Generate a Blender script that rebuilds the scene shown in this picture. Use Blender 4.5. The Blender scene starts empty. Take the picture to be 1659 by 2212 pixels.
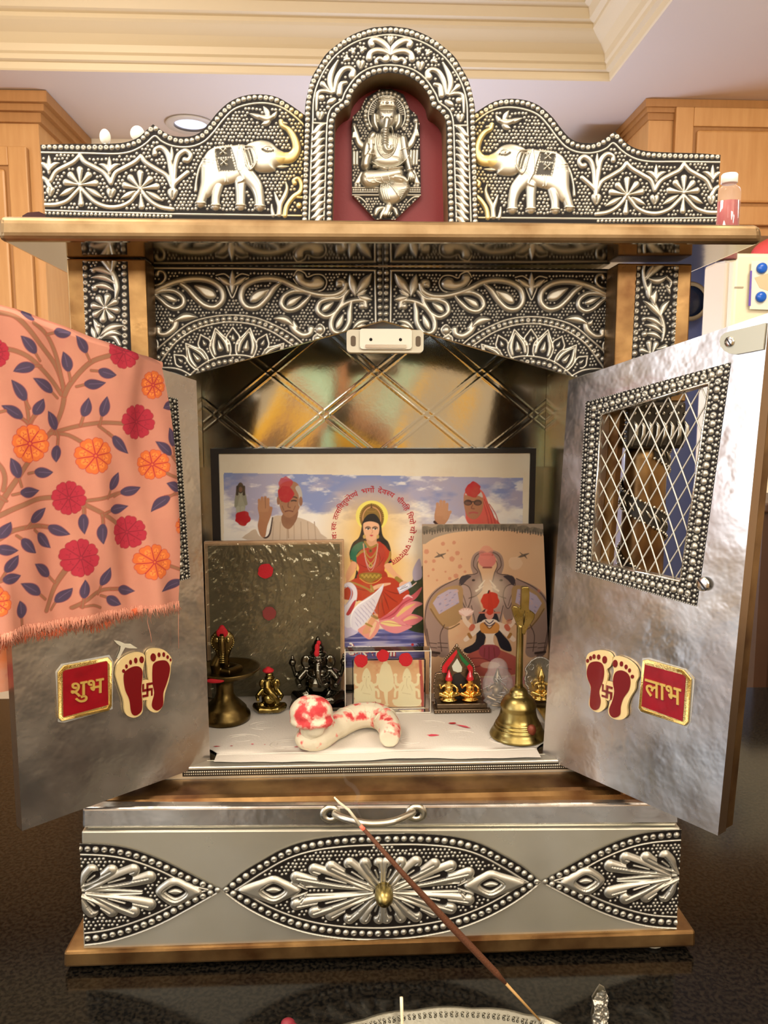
import bpy, bmesh, math, random
import numpy as np
from mathutils import Vector, Matrix

# ------------------------------------------------------------------ camera
IW, IH, FPX = 1659, 2212, 1660.0
PSI, PIT = math.radians(2.45), math.radians(7.0)
CAM = np.array([-.0255, -.6, .449])
FW = np.array([math.sin(PSI)*math.cos(PIT), math.cos(PSI)*math.cos(PIT), -math.sin(PIT)])
RT = np.array([math.cos(PSI), -math.sin(PSI), 0.0])
UP = np.cross(RT, FW)
scene = bpy.context.scene
COL = scene.collection
cd = bpy.data.cameras.new('camera'); co = bpy.data.objects.new('camera', cd); COL.objects.link(co)
cd.sensor_fit = 'VERTICAL'; cd.sensor_height = 36; cd.lens = 36*FPX/IH
cd.clip_start = .01; cd.clip_end = 50
co.matrix_world = Matrix(((RT[0], UP[0], -FW[0], CAM[0]), (RT[1], UP[1], -FW[1], CAM[1]), (RT[2], UP[2], -FW[2], CAM[2]), (0, 0, 0, 1)))
cd.dof.use_dof = True; cd.dof.focus_distance = .66; cd.dof.aperture_fstop = 34
scene.camera = co

# ------------------------------------------------------------------ world, lamps, exposure
wd = bpy.data.worlds.new('world'); scene.world = wd; wd.use_nodes = True
wd.node_tree.nodes['Background'].inputs[0].default_value = (1.0, .86, .70, 1)
wd.node_tree.nodes['Background'].inputs[1].default_value = .35
scene.view_settings.view_transform = 'Standard'; scene.view_settings.look = 'None'
scene.view_settings.gamma = 1; scene.view_settings.use_curve_mapping = False
scene.view_settings.exposure = .15
scene.cycles.use_denoising = True
scene.cycles.max_bounces = 8; scene.cycles.glossy_bounces = 5; scene.cycles.diffuse_bounces = 3; scene.cycles.transparent_max_bounces = 10
scene.cycles.sample_clamp_indirect = 6; scene.cycles.caustics_reflective = False

def area(name, loc, target, sx, sy, power, col, spread=180):
    l = bpy.data.lights.new(name, 'AREA'); l.shape = 'RECTANGLE'; l.size = sx; l.size_y = sy
    l.energy = power; l.color = col; l.spread = math.radians(spread)
    o = bpy.data.objects.new(name, l); COL.objects.link(o); o.location = loc
    d = Vector(target)-Vector(loc); o.rotation_euler = d.to_track_quat('-Z', 'Y').to_euler()
    return o
WARM = (1.0, .87, .71)
area('kitchen_lamp_front', (-.70, -.40, 1.6), (0, -.5, .35), .5, .5, 22, WARM)
area('kitchen_lamp_side', (.80, -.40, 1.6), (0, -.5, .35), .45, .45, 18, WARM)
area('tray_ceiling_glow', (0, -1.5, 1.64), (0, -.7, .2), 2.2, 1.0, 22, (1, .90, .78))
area('front_fill_right', (1.0, -2.3, 1.28), (0, .2, .3), 1.3, .6, 28, (1, .91, .80))  # added warm soft lamp, brightens the shrine interior from the front
area('front_fill_left', (-.75, -2.5, 1.28), (0, .2, .3), 1.0, .6, 22, (1, .92, .82))  # second added frontal lamp, fills from the left
area('rear_fill', (.1, .55, 1.5), (0, -1.1, .4), .3, .3, 16, WARM)  # unseen lamp put in to brighten the figure's front and rim the crest
area('aisle_lamp', (-.9, 1.0, 1.49), (-.9, 1.6, 0), .5, .5, 14, WARM)
area('aisle_lamp_right', (1.3, .9, 1.49), (1.3, 1.6, 0), .5, .5, 14, WARM)
area('patio_daylight', (.10, 2.585, .70), (.10, 1.2, 1.35), .9, .9, 42, (.55, .68, 1.0))
area('left_blue_fill', (-2.3, -.9, .7), (.3, 0, .2), 1.2, 1.1, 22, (.78, .86, 1.0))  # added bluish lamp giving the metal doors a cool reflection

# ------------------------------------------------------------------ pixel helpers (used only to read sizes off the photograph)
def ray(x, y):
    return FW + RT*((x-IW/2)/FPX) - UP*((y-IH/2)/FPX)
def P(x, y, Y):
    d = ray(x, y); return CAM + d*((Y-CAM[1])/d[1])
def PZ(x, y, Z):
    d = ray(x, y); return CAM + d*((Z-CAM[2])/d[2])

class Frame:
    def __init__(s, O, eu, ev):
        s.O = np.array(O, float); s.eu = np.array(eu, float); s.eu /= np.linalg.norm(s.eu)
        ev = np.array(ev, float); s.en = np.cross(s.eu, ev); s.en /= np.linalg.norm(s.en)
        s.ev = np.cross(s.en, s.eu)
        if s.en @ (CAM-s.O) < 0: s.en = -s.en
    def uv(s, px, py):
        d = ray(px, py); t = (s.en @ (s.O-CAM))/(s.en @ d); p = CAM+t*d-s.O
        return (p @ s.eu, p @ s.ev)
    def kpp(s, px, py):
        a = s.uv(px, py); b = s.uv(px+1, py); c = s.uv(px, py+1)
        return .5*(math.hypot(a[0]-b[0], a[1]-b[1])+math.hypot(a[0]-c[0], a[1]-c[1]))
    def W(s, u, v, w=0.0):
        return s.O+s.eu*u+s.ev*v+s.en*w
def FY(Y): return Frame((0, Y, 0), (1, 0, 0), (0, 0, 1))

# ------------------------------------------------------------------ materials
def lin(c):
    c = [x/255.0 for x in c]
    return [x/12.92 if x <= .04045 else ((x+.055)/1.055)**2.4 for x in c]
def hexc(h): return lin([int(h[i:i+2], 16) for i in (0, 2, 4)])
MATS = {}
def mat(name, col, metal=0, rough=.5, bump=0, bscale=30, mix=None, mscale=8, mfac=.5, trans=0, alpha=1, coat=0, rvar=0, bdist=.001, stretch=None, emis=None, estr=1, sheen=0):
    m = bpy.data.materials.new(name); m.use_nodes = True; n = m.node_tree.nodes; l = m.node_tree.links
    b = n['Principled BSDF']
    c = hexc(col) if isinstance(col, str) else list(col)
    b.inputs['Base Color'].default_value = (*c, 1); b.inputs['Metallic'].default_value = metal
    b.inputs['Roughness'].default_value = rough
    b.inputs['Transmission Weight'].default_value = trans; b.inputs['Alpha'].default_value = alpha
    b.inputs['Coat Weight'].default_value = coat; b.inputs['Sheen Weight'].default_value = sheen
    if emis:
        b.inputs['Emission Color'].default_value = (*hexc(emis), 1); b.inputs['Emission Strength'].default_value = estr
    tc = n.new('ShaderNodeTexCoord'); mp = n.new('ShaderNodeMapping'); l.new(tc.outputs['Object'], mp.inputs[0])
    if stretch: mp.inputs['Scale'].default_value = stretch
    if mix:
        t = n.new('ShaderNodeTexNoise'); t.inputs['Scale'].default_value = mscale; t.inputs['Detail'].default_value = 5
        l.new(mp.outputs[0], t.inputs['Vector'])
        r = n.new('ShaderNodeValToRGB'); r.color_ramp.elements[0].position = .5-mfac/2; r.color_ramp.elements[1].position = .5+mfac/2
        r.color_ramp.elements[0].color = (*c, 1); r.color_ramp.elements[1].color = (*hexc(mix), 1)
        l.new(t.outputs['Fac'], r.inputs[0]); l.new(r.outputs[0], b.inputs['Base Color'])
    if rvar:
        t = n.new('ShaderNodeTexNoise'); t.inputs['Scale'].default_value = mscale*1.7; t.inputs['Detail'].default_value = 6
        l.new(mp.outputs[0], t.inputs['Vector']); mr = n.new('ShaderNodeMapRange')
        mr.inputs[1].default_value = .3; mr.inputs[2].default_value = .7
        mr.inputs[3].default_value = max(.02, rough-rvar); mr.inputs[4].default_value = rough+rvar
        l.new(t.outputs['Fac'], mr.inputs[0]); l.new(mr.outputs[0], b.inputs['Roughness'])
    if bump:
        t = n.new('ShaderNodeTexNoise'); t.inputs['Scale'].default_value = bscale; t.inputs['Detail'].default_value = 4
        l.new(mp.outputs[0], t.inputs['Vector'])
        bp = n.new('ShaderNodeBump'); bp.inputs['Strength'].default_value = bump; bp.inputs['Distance'].default_value = bdist
        l.new(t.outputs['Fac'], bp.inputs['Height']); l.new(bp.outputs[0], b.inputs['Normal'])
    MATS[name] = m
    return m
def relief_mat(name, rough=.34, metal=1.0, silver=True, coat=0.0, bump=0.0, bscale=900):
    m = bpy.data.materials.new(name); m.use_nodes = True; n = m.node_tree.nodes; l = m.node_tree.links
    b = n['Principled BSDF']; a = n.new('ShaderNodeAttribute'); a.attribute_name = 'col'
    if silver:
        b.inputs['Specular IOR Level'].default_value = .22
        mx = n.new('ShaderNodeMix'); mx.data_type = 'RGBA'
        mx.inputs[6].default_value = (.009, .0065, .005, 1)
        l.new(a.outputs['Alpha'], mx.inputs[0]); l.new(a.outputs['Color'], mx.inputs[7]); l.new(mx.outputs[2], b.inputs['Base Color'])
        mr = n.new('ShaderNodeMapRange'); mr.inputs[3].default_value = .0; mr.inputs[4].default_value = metal
        l.new(a.outputs['Alpha'], mr.inputs[0]); l.new(mr.outputs[0], b.inputs['Metallic'])
        mr2 = n.new('ShaderNodeMapRange'); mr2.inputs[3].default_value = .6; mr2.inputs[4].default_value = rough
        l.new(a.outputs['Alpha'], mr2.inputs[0]); l.new(mr2.outputs[0], b.inputs['Roughness'])
    else:
        l.new(a.outputs['Color'], b.inputs['Base Color']); b.inputs['Roughness'].default_value = rough
        b.inputs['Metallic'].default_value = metal
    b.inputs['Coat Weight'].default_value = coat
    if bump:
        tc = n.new('ShaderNodeTexCoord'); t = n.new('ShaderNodeTexNoise'); t.inputs['Scale'].default_value = bscale
        l.new(tc.outputs['Object'], t.inputs['Vector'])
        bp = n.new('ShaderNodeBump'); bp.inputs['Strength'].default_value = bump; bp.inputs['Distance'].default_value = .0004
        l.new(t.outputs['Fac'], bp.inputs['Height']); l.new(bp.outputs[0], b.inputs['Normal'])
    MATS[name] = m; return m

M_REL = relief_mat('blackened_silver_relief', rough=.42, metal=.9)
M_PRT = relief_mat('printed_picture', rough=.38, metal=0, silver=False)
M_CLO = relief_mat('printed_cotton', rough=.85, metal=0, silver=False, bump=.25, bscale=2500)
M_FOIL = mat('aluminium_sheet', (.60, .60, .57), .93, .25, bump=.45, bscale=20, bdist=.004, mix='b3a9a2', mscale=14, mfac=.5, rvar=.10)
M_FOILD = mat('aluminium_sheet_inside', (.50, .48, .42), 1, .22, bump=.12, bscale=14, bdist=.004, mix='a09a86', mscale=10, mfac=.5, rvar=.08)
M_QUIL = mat('quilted_aluminium', (.50, .50, .44), 1, .11, bump=.03, bscale=200, bdist=.001)
M_SMOOTH = mat('aluminium_drawer', (.52, .50, .42), .72, .33, bump=.12, bscale=16, bdist=.003, mix='b3ad98', mscale=9, mfac=.4, rvar=.07)
M_COP = mat('copper_sheet', (.31, .185, .07), .88, .36, bump=.25, bscale=60, bdist=.001, mix='54351a', mscale=22, mfac=.35, rvar=.10)
M_COPL = mat('pale_brass_sheet', (.35, .25, .13), .78, .46, bump=.2, bscale=90, bdist=.0008, mix='6c5130', mscale=25, mfac=.4, rvar=.06)
M_DARK = mat('dark_gap', '1a120c', 0, .6)
M_RED = mat('maroon_paint', '7a1116', 0, .55, bump=.1, bscale=400)
M_STEEL = mat('bright_steel', (.72, .71, .66), 1, .18)
M_STEELG = mat('worn_nickel', (.58, .55, .45), 1, .35, bump=.15, bscale=200)
M_WIRE = mat('expanded_steel_wire', (.62, .59, .50), .6, .45)
M_BRASS = mat('brass', (.42, .34, .13), 1, .33, bump=.2, bscale=80, mix='6d5a24', mscale=40, mfac=.5, rvar=.1)
M_BRASSD = mat('tarnished_brass', (.20, .14, .05), 1, .36, bump=.2, bscale=90, mix='3a2d12', mscale=50, mfac=.5, rvar=.1)
M_GOLD = mat('gilt', (.78, .53, .16), 1, .2)
M_BLK = mat('black_metal', (.05, .045, .035), .9, .2)
M_KUM = mat('red_kumkum_powder', 'b3101c', 0, .8, bump=.5, bscale=900)
M_KUMP = mat('pink_kumkum_stain', 'd8485a', 0, .8)

# ------------------------------------------------------------------ object helpers
def finish(o, parent=None, label=None, cat=None, group=None, kind=None):
    if parent is not None:
        o.parent = parent; o.matrix_parent_inverse = WM(parent).inverted()
    if label: o['label'] = label
    if cat: o['category'] = cat
    if group: o['group'] = group
    if kind: o['kind'] = kind
    return o
def WM(o):
    m = Matrix.Translation(o.location) @ o.rotation_euler.to_matrix().to_4x4()
    if o.parent is not None: m = WM(o.parent) @ o.matrix_parent_inverse @ m
    return m
def thing(name, label, cat, loc, group=None):
    o = bpy.data.objects.new(name, None); COL.objects.link(o); o.location = loc; o.empty_display_size = .02
    return finish(o, None, label, cat, group)
def link(name, me, mats, parent=None, smooth=False, **kw):
    for m in (mats if isinstance(mats, (list, tuple)) else [mats]): me.materials.append(m)
    o = bpy.data.objects.new(name, me); COL.objects.link(o)
    if smooth: me.polygons.foreach_set('use_smooth', [True]*len(me.polygons))
    return finish(o, parent, **kw)
def frombm(name, bm, mats, parent=None, smooth=False, **kw):
    me = bpy.data.meshes.new(name); bmesh.ops.recalc_face_normals(bm, faces=bm.faces[:]); bm.to_mesh(me); bm.free()
    return link(name, me, mats, parent, smooth, **kw)
def bevel(bm, r, seg=2):
    if r > 0: bmesh.ops.bevel(bm, geom=[e for e in bm.edges], offset=r, segments=seg, affect='EDGES', profile=.5)
def hexa(bm, pts):
    v = [bm.verts.new(tuple(p)) for p in pts]
    for f in ((0, 1, 2, 3), (7, 6, 5, 4), (0, 4, 5, 1), (1, 5, 6, 2), (2, 6, 7, 3), (3, 7, 4, 0)): bm.faces.new([v[i] for i in f])
    return v
def box(name, x0, x1, y0, y1, z0, z1, m, parent=None, bev=0, seg=2, smooth=False, **kw):
    bm = bmesh.new()
    hexa(bm, [(x0, y0, z0), (x1, y0, z0), (x1, y0, z1), (x0, y0, z1), (x0, y1, z0), (x1, y1, z0), (x1, y1, z1), (x0, y1, z1)])
    bevel(bm, bev, seg)
    return frombm(name, bm, m, parent, smooth, **kw)
def qbox(name, quad, Y0, Y1, m, parent=None, bev=0, seg=2, smooth=False, **kw):
    """box whose front face corners are read off the photograph: TL TR BR BL"""
    a = [P(*q, Y0) for q in quad]; order = [3, 2, 1, 0]
    f = [a[i] for i in order]; b = [np.array([p[0], Y1, p[2]]) for p in f]
    bm = bmesh.new(); hexa(bm, f+b); bevel(bm, bev, seg)
    return frombm(name, bm, m, parent, smooth, **kw)
def fbox(name, fr, u0, u1, v0, v1, w0, w1, m, parent=None, bev=0, seg=2, smooth=False, **kw):
    bm = bmesh.new()
    hexa(bm, [fr.W(u0, v0, w0), fr.W(u1, v0, w0), fr.W(u1, v1, w0), fr.W(u0, v1, w0), fr.W(u0, v0, w1), fr.W(u1, v0, w1), fr.W(u1, v1, w1), fr.W(u0, v1, w1)])
    bevel(bm, bev, seg)
    return frombm(name, bm, m, parent, smooth, **kw)
def addprism(bm, fr, pts, w0, w1):
    n = len(pts); a = [bm.verts.new(tuple(fr.W(u, v, w0))) for u, v in pts]; b = [bm.verts.new(tuple(fr.W(u, v, w1))) for u, v in pts]
    bm.faces.new(a); bm.faces.new(b[::-1])
    for i in range(n): bm.faces.new((a[i], a[(i+1) % n], b[(i+1) % n], b[i]))
def prism(name, fr, pts, w0, w1, m, parent=None, bev=0, smooth=False, **kw):
    bm = bmesh.new(); addprism(bm, fr, pts, w0, w1)
    if bev: bevel(bm, bev, 2)
    return frombm(name, bm, m, parent, smooth, **kw)
def addlathe(bm, prof, c, n=32, axis='Z', sx=1, sy=1, cap=True):
    rings = []
    for r, z in prof:
        rg = []
        for i in range(n):
            a = 2*math.pi*i/n; x, y = r*math.cos(a)*sx, r*math.sin(a)*sy
            p = (x, y, z) if axis == 'Z' else ((x, z, y) if axis == 'Y' else (z, x, y))
            rg.append(bm.verts.new((c[0]+p[0], c[1]+p[1], c[2]+p[2])))
        rings.append(rg)
    for a, b in zip(rings, rings[1:]):
        for i in range(n): bm.faces.new((a[i], a[(i+1) % n], b[(i+1) % n], b[i]))
    if cap:
        bm.faces.new(rings[0][::-1]); bm.faces.new(rings[-1])
def lathe(name, prof, c, m, parent=None, n=32, axis='Z', sx=1, sy=1, smooth=True, cap=True, **kw):
    bm = bmesh.new(); addlathe(bm, prof, c, n, axis, sx, sy, cap)
    return frombm(name, bm, m, parent, smooth, **kw)
def crom(pts, k=6, closed=False):
    pts = [np.array(p, float) for p in pts]; n = len(pts); out = []
    if n < 3 or k < 2: return pts
    rng = range(n) if closed else range(n-1)
    for i in rng:
        if closed: p0, p1, p2, p3 = pts[(i-1) % n], pts[i], pts[(i+1) % n], pts[(i+2) % n]
        else: p0, p1, p2, p3 = pts[max(i-1, 0)], pts[i], pts[i+1], pts[min(i+2, n-1)]
        for j in range(k):
            t = j/k
            out.append(.5*((2*p1)+(-p0+p2)*t+(2*p0-5*p1+4*p2-p3)*t*t+(-p0+3*p1-3*p2+p3)*t**3))
    if not closed: out.append(pts[-1])
    return out
def addtube(bm, pts, r, n=8, closed=False, flat=1.0):
    pts = [Vector(p) for p in pts]; m = len(pts)
    rs = r if isinstance(r, (list, tuple, np.ndarray)) else [r]*m
    rings = []; up = None
    for i, p in enumerate(pts):
        a = pts[i-1] if (i > 0 or closed) else p; b = pts[(i+1) % m] if (i < m-1 or closed) else p
        t = (b-a).normalized()
        if up is None:
            up = Vector((0, 0, 1)) if abs(t.z) < .9 else Vector((1, 0, 0))
        s = t.cross(up).normalized(); up = s.cross(t).normalized()
        rings.append([bm.verts.new(p+(s*math.cos(2*math.pi*j/n)+up*math.sin(2*math.pi*j/n)*flat)*rs[i]) for j in range(n)])
    pr = list(zip(rings, rings[1:]))+([(rings[-1], rings[0])] if closed else [])
    for a, b in pr:
        for j in range(n): bm.faces.new((a[j], a[(j+1) % n], b[(j+1) % n], b[j]))
    if not closed:
        bm.faces.new(rings[0][::-1]); bm.faces.new(rings[-1])
def tube(name, pts, r, m, parent=None, n=8, closed=False, flat=1.0, smooth=True, **kw):
    bm = bmesh.new(); addtube(bm, pts, r, n, closed, flat)
    return frombm(name, bm, m, parent, smooth, **kw)
def addball(bm, c, r, seg=10, sub=None):
    sx, sy, sz = r if isinstance(r, (list, tuple)) else (r, r, r)
    bmesh.ops.create_uvsphere(bm, u_segments=seg, v_segments=max(5, seg*2//3), radius=1, matrix=Matrix.Translation(Vector(tuple(c))) @ Matrix.Diagonal((sx, sy, sz, 1)))
def blob(name, balls, tubes, vox, m, parent=None, **kw):
    """one smooth continuous body grown from overlapping volumes"""
    bm = bmesh.new()
    for c, r in balls: addball(bm, c, r, 16)
    for pts, r in tubes: addtube(bm, pts, r, 12)
    me = bpy.data.meshes.new(name); bmesh.ops.recalc_face_normals(bm, faces=bm.faces[:]); bm.to_mesh(me); bm.free()
    o = link(name, me, m, parent, True, **kw)
    md = o.modifiers.new('skin', 'REMESH'); md.mode = 'VOXEL'; md.voxel_size = vox; md.use_smooth_shade = True
    s = o.modifiers.new('soft', 'SMOOTH'); s.iterations = 3; s.factor = .5
    return o

# ------------------------------------------------------------------ embossed / printed sheets
class Sheet:
    def __init__(s, fr, u0, u1, v0, v1, step, base=(0, 0, 0)):
        s.fr = fr; s.u0, s.v0, s.st = u0, v0, step
        s.nu = int(math.ceil((u1-u0)/step))+1; s.nv = int(math.ceil((v1-v0)/step))+1
        s.H = np.zeros((s.nv, s.nu)); s.D = np.full((s.nv, s.nu), 1.0); s.A = np.zeros((s.nv, s.nu))
        s.C = np.zeros((s.nv, s.nu, 3)); s.C[:] = base
        s.zx, s.zy, s.zs = 0, 0, 1; s.k = fr.kpp(*s.px_mid())
        s.tf = None
    def px_mid(s):
        w = s.fr.W(s.u0+s.nu*s.st/2, s.v0+s.nv*s.st/2)-CAM; d = w @ FW
        return (IW/2+FPX*(w @ RT)/d, IH/2-FPX*(w @ UP)/d)
    def zoom(s, x, y, sc): s.zx, s.zy, s.zs = x, y, sc
    def q(s, p):
        if s.tf: p = s.tf(p)
        return s.fr.uv(s.zx+p[0]*s.zs, s.zy+p[1]*s.zs)
    def qs(s, pts, smooth=0, closed=False):
        a = [s.q(p) for p in pts]
        return crom(a, smooth, closed) if smooth else [np.array(p) for p in a]
    def r(s, r): return r*s.zs*s.k
    def win(s, u0, u1, v0, v1):
        i0 = max(0, int((u0-s.u0)/s.st)-1); i1 = min(s.nu, int((u1-s.u0)/s.st)+3)
        j0 = max(0, int((v0-s.v0)/s.st)-1); j1 = min(s.nv, int((v1-s.v0)/s.st)+3)
        if i0 >= i1 or j0 >= j1: return None
        U, V = np.meshgrid(s.u0+np.arange(i0, i1)*s.st, s.v0+np.arange(j0, j1)*s.st)
        return (slice(j0, j1), slice(i0, i1)), U, V
    def _stroke(s, q, rs, pad):
        q = [np.array(p) for p in q]; R = max(rs)+pad
        us = [p[0] for p in q]; vs = [p[1] for p in q]
        w = s.win(min(us)-R, max(us)+R, min(vs)-R, max(vs)+R)
        if w is None: return None
        sl, U, V = w; D = np.full(U.shape, 1.0); N = np.full(U.shape, 9.0)
        for a, b, ra, rb in zip(q, q[1:], rs, rs[1:]):
            i0 = max(0, int((min(a[0], b[0])-R-U[0, 0])/s.st)); i1 = int((max(a[0], b[0])+R-U[0, 0])/s.st)+2
            j0 = max(0, int((min(a[1], b[1])-R-V[0, 0])/s.st)); j1 = int((max(a[1], b[1])+R-V[0, 0])/s.st)+2
            u = U[j0:j1, i0:i1]; v = V[j0:j1, i0:i1]
            if u.size == 0: continue
            d = b-a; L = d @ d
            t = np.clip(((u-a[0])*d[0]+(v-a[1])*d[1])/(L+1e-15), 0, 1)
            ds = np.hypot(u-a[0]-t*d[0], v-a[1]-t*d[1]); rr = ra+(rb-ra)*t
            D[j0:j1, i0:i1] = np.minimum(D[j0:j1, i0:i1], ds-rr); N[j0:j1, i0:i1] = np.minimum(N[j0:j1, i0:i1], ds/np.maximum(rr, 1e-6))
        return sl, D, N
    def _put(s, sl, D, Hh, col, al, mode):
        if mode == 'cut':
            m = np.clip(.5-D/s.st, 0, 1); s.H[sl] = s.H[sl]*(1-m)+Hh*m; s.A[sl] = s.A[sl]*(1-m*al); return
        m = np.clip(.5-D/s.st, 0, 1)*al
        s.H[sl] = np.where(m > 0, np.maximum(s.H[sl], Hh), s.H[sl]) if mode == 'max' else s.H[sl]+Hh*(m > 0)
        s.A[sl] = np.maximum(s.A[sl], m) if mode == 'max' else np.maximum(s.A[sl], m)
        if col is not None: s.C[sl] = s.C[sl]*(1-m[..., None])+np.array(col)*m[..., None]
        s.D[sl] = np.minimum(s.D[sl], D)
    def stroke(s, pts, r, h=1.0, smooth=6, col=None, al=1.0, closed=False, mode='max', world=False):
        """r, h in zoom pixels; r may be a list per point"""
        q = list(pts) if world else s.qs(pts, 0)
        n = len(q)
        rs = list(r) if isinstance(r, (list, tuple)) else [r]*n
        if not world: rs = [s.r(x) for x in rs]
        if closed: q = q+[q[0]]; rs = rs+[rs[0]]
        if smooth and n > 2:
            qq = crom([np.array([a[0], a[1], b]) for a, b in zip(q, rs)], smooth)
            q = [x[:2] for x in qq]; rs = [max(x[2], 1e-5) for x in qq]
        x = s._stroke(q, rs, s.st*2)
        if x is None: return
        sl, D, N = x; hh = h if world else s.r(h)
        s._put(sl, D, hh*np.sqrt(np.clip(1-N*N, 0, 1)), col, al, mode)
    def poly(s, pts, h=1.0, edge=None, smooth=6, col=None, al=1.0, mode='max', world=False, soft=0):
        q = [np.array(p, float) for p in pts] if world else s.qs(pts, 0)
        if smooth: q = crom(q, smooth, True)
        us = [p[0] for p in q]; vs = [p[1] for p in q]; pad = s.st*2+soft
        w = s.win(min(us)-pad, max(us)+pad, min(vs)-pad, max(vs)+pad)
        if w is None: return
        sl, U, V = w; D = np.full(U.shape, 9.0); ins = np.zeros(U.shape, bool); n = len(q)
        for i in range(n):
            a, b = q[i], q[(i+1) % n]; d = b-a; L = d @ d+1e-18
            t = np.clip(((U-a[0])*d[0]+(V-a[1])*d[1])/L, 0, 1)
            D = np.minimum(D, (U-a[0]-t*d[0])**2+(V-a[1]-t*d[1])**2)
            if abs(d[1]) > 1e-12: ins ^= ((a[1] > V) != (b[1] > V)) & (U < d[0]*(V-a[1])/d[1]+a[0])
        D = np.sqrt(D); D = np.where(ins, -D, D)
        if soft:
            m = np.clip(.5-D/soft, 0, 1)*al; s.C[sl] = s.C[sl]*(1-m[..., None])+np.array(col)*m[..., None]; return
        hh = h if world else s.r(h); e = (edge if world else s.r(edge)) if edge else hh*1.5
        t = np.clip(-D/max(e, 1e-6), 0, 1)
        s._put(sl, D, hh*np.sqrt(1-(1-t)**2), col, al, mode)
    def dot(s, x, y, r, h=None, col=None, world=False, al=1.0, mode='max'):
        if not world: (x, y) = s.q((x, y)); h = s.r(h if h is not None else r*.8); r = s.r(r)
        elif h is None: h = r*.8
        w = s.win(x-r-s.st, x+r+s.st, y-r-s.st, y+r+s.st)
        if w is None: return
        sl, U, V = w; d = np.hypot(U-x, V-y)
        s._put(sl, d-r, h*np.sqrt(np.clip(1-(d/r)**2, 0, 1)), col, al, mode)
    def beads(s, pts, r, gap, h=None, smooth=6, closed=False, ringp=.15, seed=1, world=False):
        rd = random.Random(seed); q = [np.array(p) for p in pts] if world else s.qs(pts, 0)
        if smooth: q = crom(q, smooth, closed)
        if not world: r = s.r(r); gap = s.r(gap)
        cum = [0]
        for a, b in zip(q, q[1:]): cum.append(cum[-1]+math.hypot(*(b-a)))
        n = max(1, int(round(cum[-1]/gap)))
        for k in range(n+(0 if closed else 1)):
            d = cum[-1]*k/n; i = max(0, min(len(cum)-2, int(np.searchsorted(cum, d))-1))
            t = (d-cum[i])/max(cum[i+1]-cum[i], 1e-9); p = q[i]*(1-t)+q[i+1]*t
            rr = r*rd.uniform(.92, 1.05); p = p+np.array([rd.uniform(-1, 1), rd.uniform(-1, 1)])*r*.07
            s.dot(p[0], p[1], rr, rr*.75, world=True)
            if rd.random() < ringp: s.dot(p[0]+r*.1, p[1]-r*.1, rr*.42, rr*.35, world=True, mode='cut', al=.35)
    def petal(s, x0, y0, x1, y1, w, h=None, w0=.25):
        """teardrop from (x0,y0) narrow to (x1,y1) round"""
        h = h or w*.7
        s.stroke([(x0, y0), (x0*.5+x1*.5, y0*.5+y1*.5), (x1, y1)], [w*w0, w*.6, w], h, 4)
    def leaf(s, x0, y0, x1, y1, w, bend=0, h=None, col=None):
        dx, dy = x1-x0, y1-y0; L = math.hypot(dx, dy); nx, ny = -dy/L, dx/L
        pts = [(x0+dx*t+nx*bend*math.sin(math.pi*t), y0+dy*t+ny*bend*math.sin(math.pi*t)) for t in (0, .25, .5, .75, 1)]
        s.stroke(pts, [w*.15, w*.75, w, w*.7, w*.08], h or w*.7, 4, col=col)
    def heart(s, x, y, w):
        s.poly([(x, y+w*1.25), (x-w*.8, y+w*.3), (x-w*.95, y-w*.5), (x-w*.4, y-w*.95), (x, y-w*.55), (x+w*.4, y-w*.95), (x+w*.95, y-w*.5), (x+w*.8, y+w*.3)], w*.55, w*.6, 4)
        s.stroke([(x, y-w*.3), (x, y+w*.8)], w*.13, w*.2, 0, mode='cut', al=.5)
    def field(s, poly, gap, r, margin=.6, h=None, seed=3, world=False):
        rd = random.Random(seed); q = [np.array(p) for p in poly] if world else s.qs(poly, 0)
        if not world: gap = s.r(gap); r = s.r(r)
        us = [p[0] for p in q]; vs = [p[1] for p in q]
        pr = []; row = 0; v = min(vs)
        while v < max(vs):
            u = min(us)+(gap/2 if row % 2 else 0)
            while u < max(us):
                pr.append((u+rd.uniform(-.13, .13)*gap, v+rd.uniform(-.13, .13)*gap)); u += gap
            v += gap*.87; row += 1
        a = np.array(pr); ins = np.zeros(len(a), bool); n = len(q)
        for i in range(n):
            p0, p1 = q[i], q[(i+1) % n]; d = p1-p0
            if abs(d[1]) > 1e-12: ins ^= ((p0[1] > a[:, 1]) != (p1[1] > a[:, 1])) & (a[:, 0] < d[0]*(a[:, 1]-p0[1])/d[1]+p0[0])
        D0 = s.D.copy()
        for (u, v), k in zip(pr, ins):
            if not k: continue
            i = int(round((u-s.u0)/s.st)); j = int(round((v-s.v0)/s.st))
            if 0 <= i < s.nu and 0 <= j < s.nv and D0[j, i] > r*(1+margin):
                s.dot(u, v, r*rd.uniform(.85, 1.1), (h or .8)*r, world=True)
    def mesh(s, name, m, parent=None, clip=None, holes=(), w0=0.0, mirror=None, alpha=True, smooth=True, cv=None, **kw):
        U, V = np.meshgrid(s.u0+np.arange(s.nu)*s.st, s.v0+np.arange(s.nv)*s.st)
        loops = []; ins = np.ones(U.shape, bool)
        def inside(poly):
            r = np.zeros(U.shape, bool); n = len(poly)
            for i in range(n):
                a, b = poly[i], poly[(i+1) % n]
                if abs(b[1]-a[1]) > 1e-12: r ^= ((a[1] > V) != (b[1] > V)) & (U < (b[0]-a[0])*(V-a[1])/(b[1]-a[1])+a[0])
            return r
        if clip is not None: ins &= inside(clip); loops.append(clip)
        for hh in holes: ins &= ~inside(hh); loops.append(hh)
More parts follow.
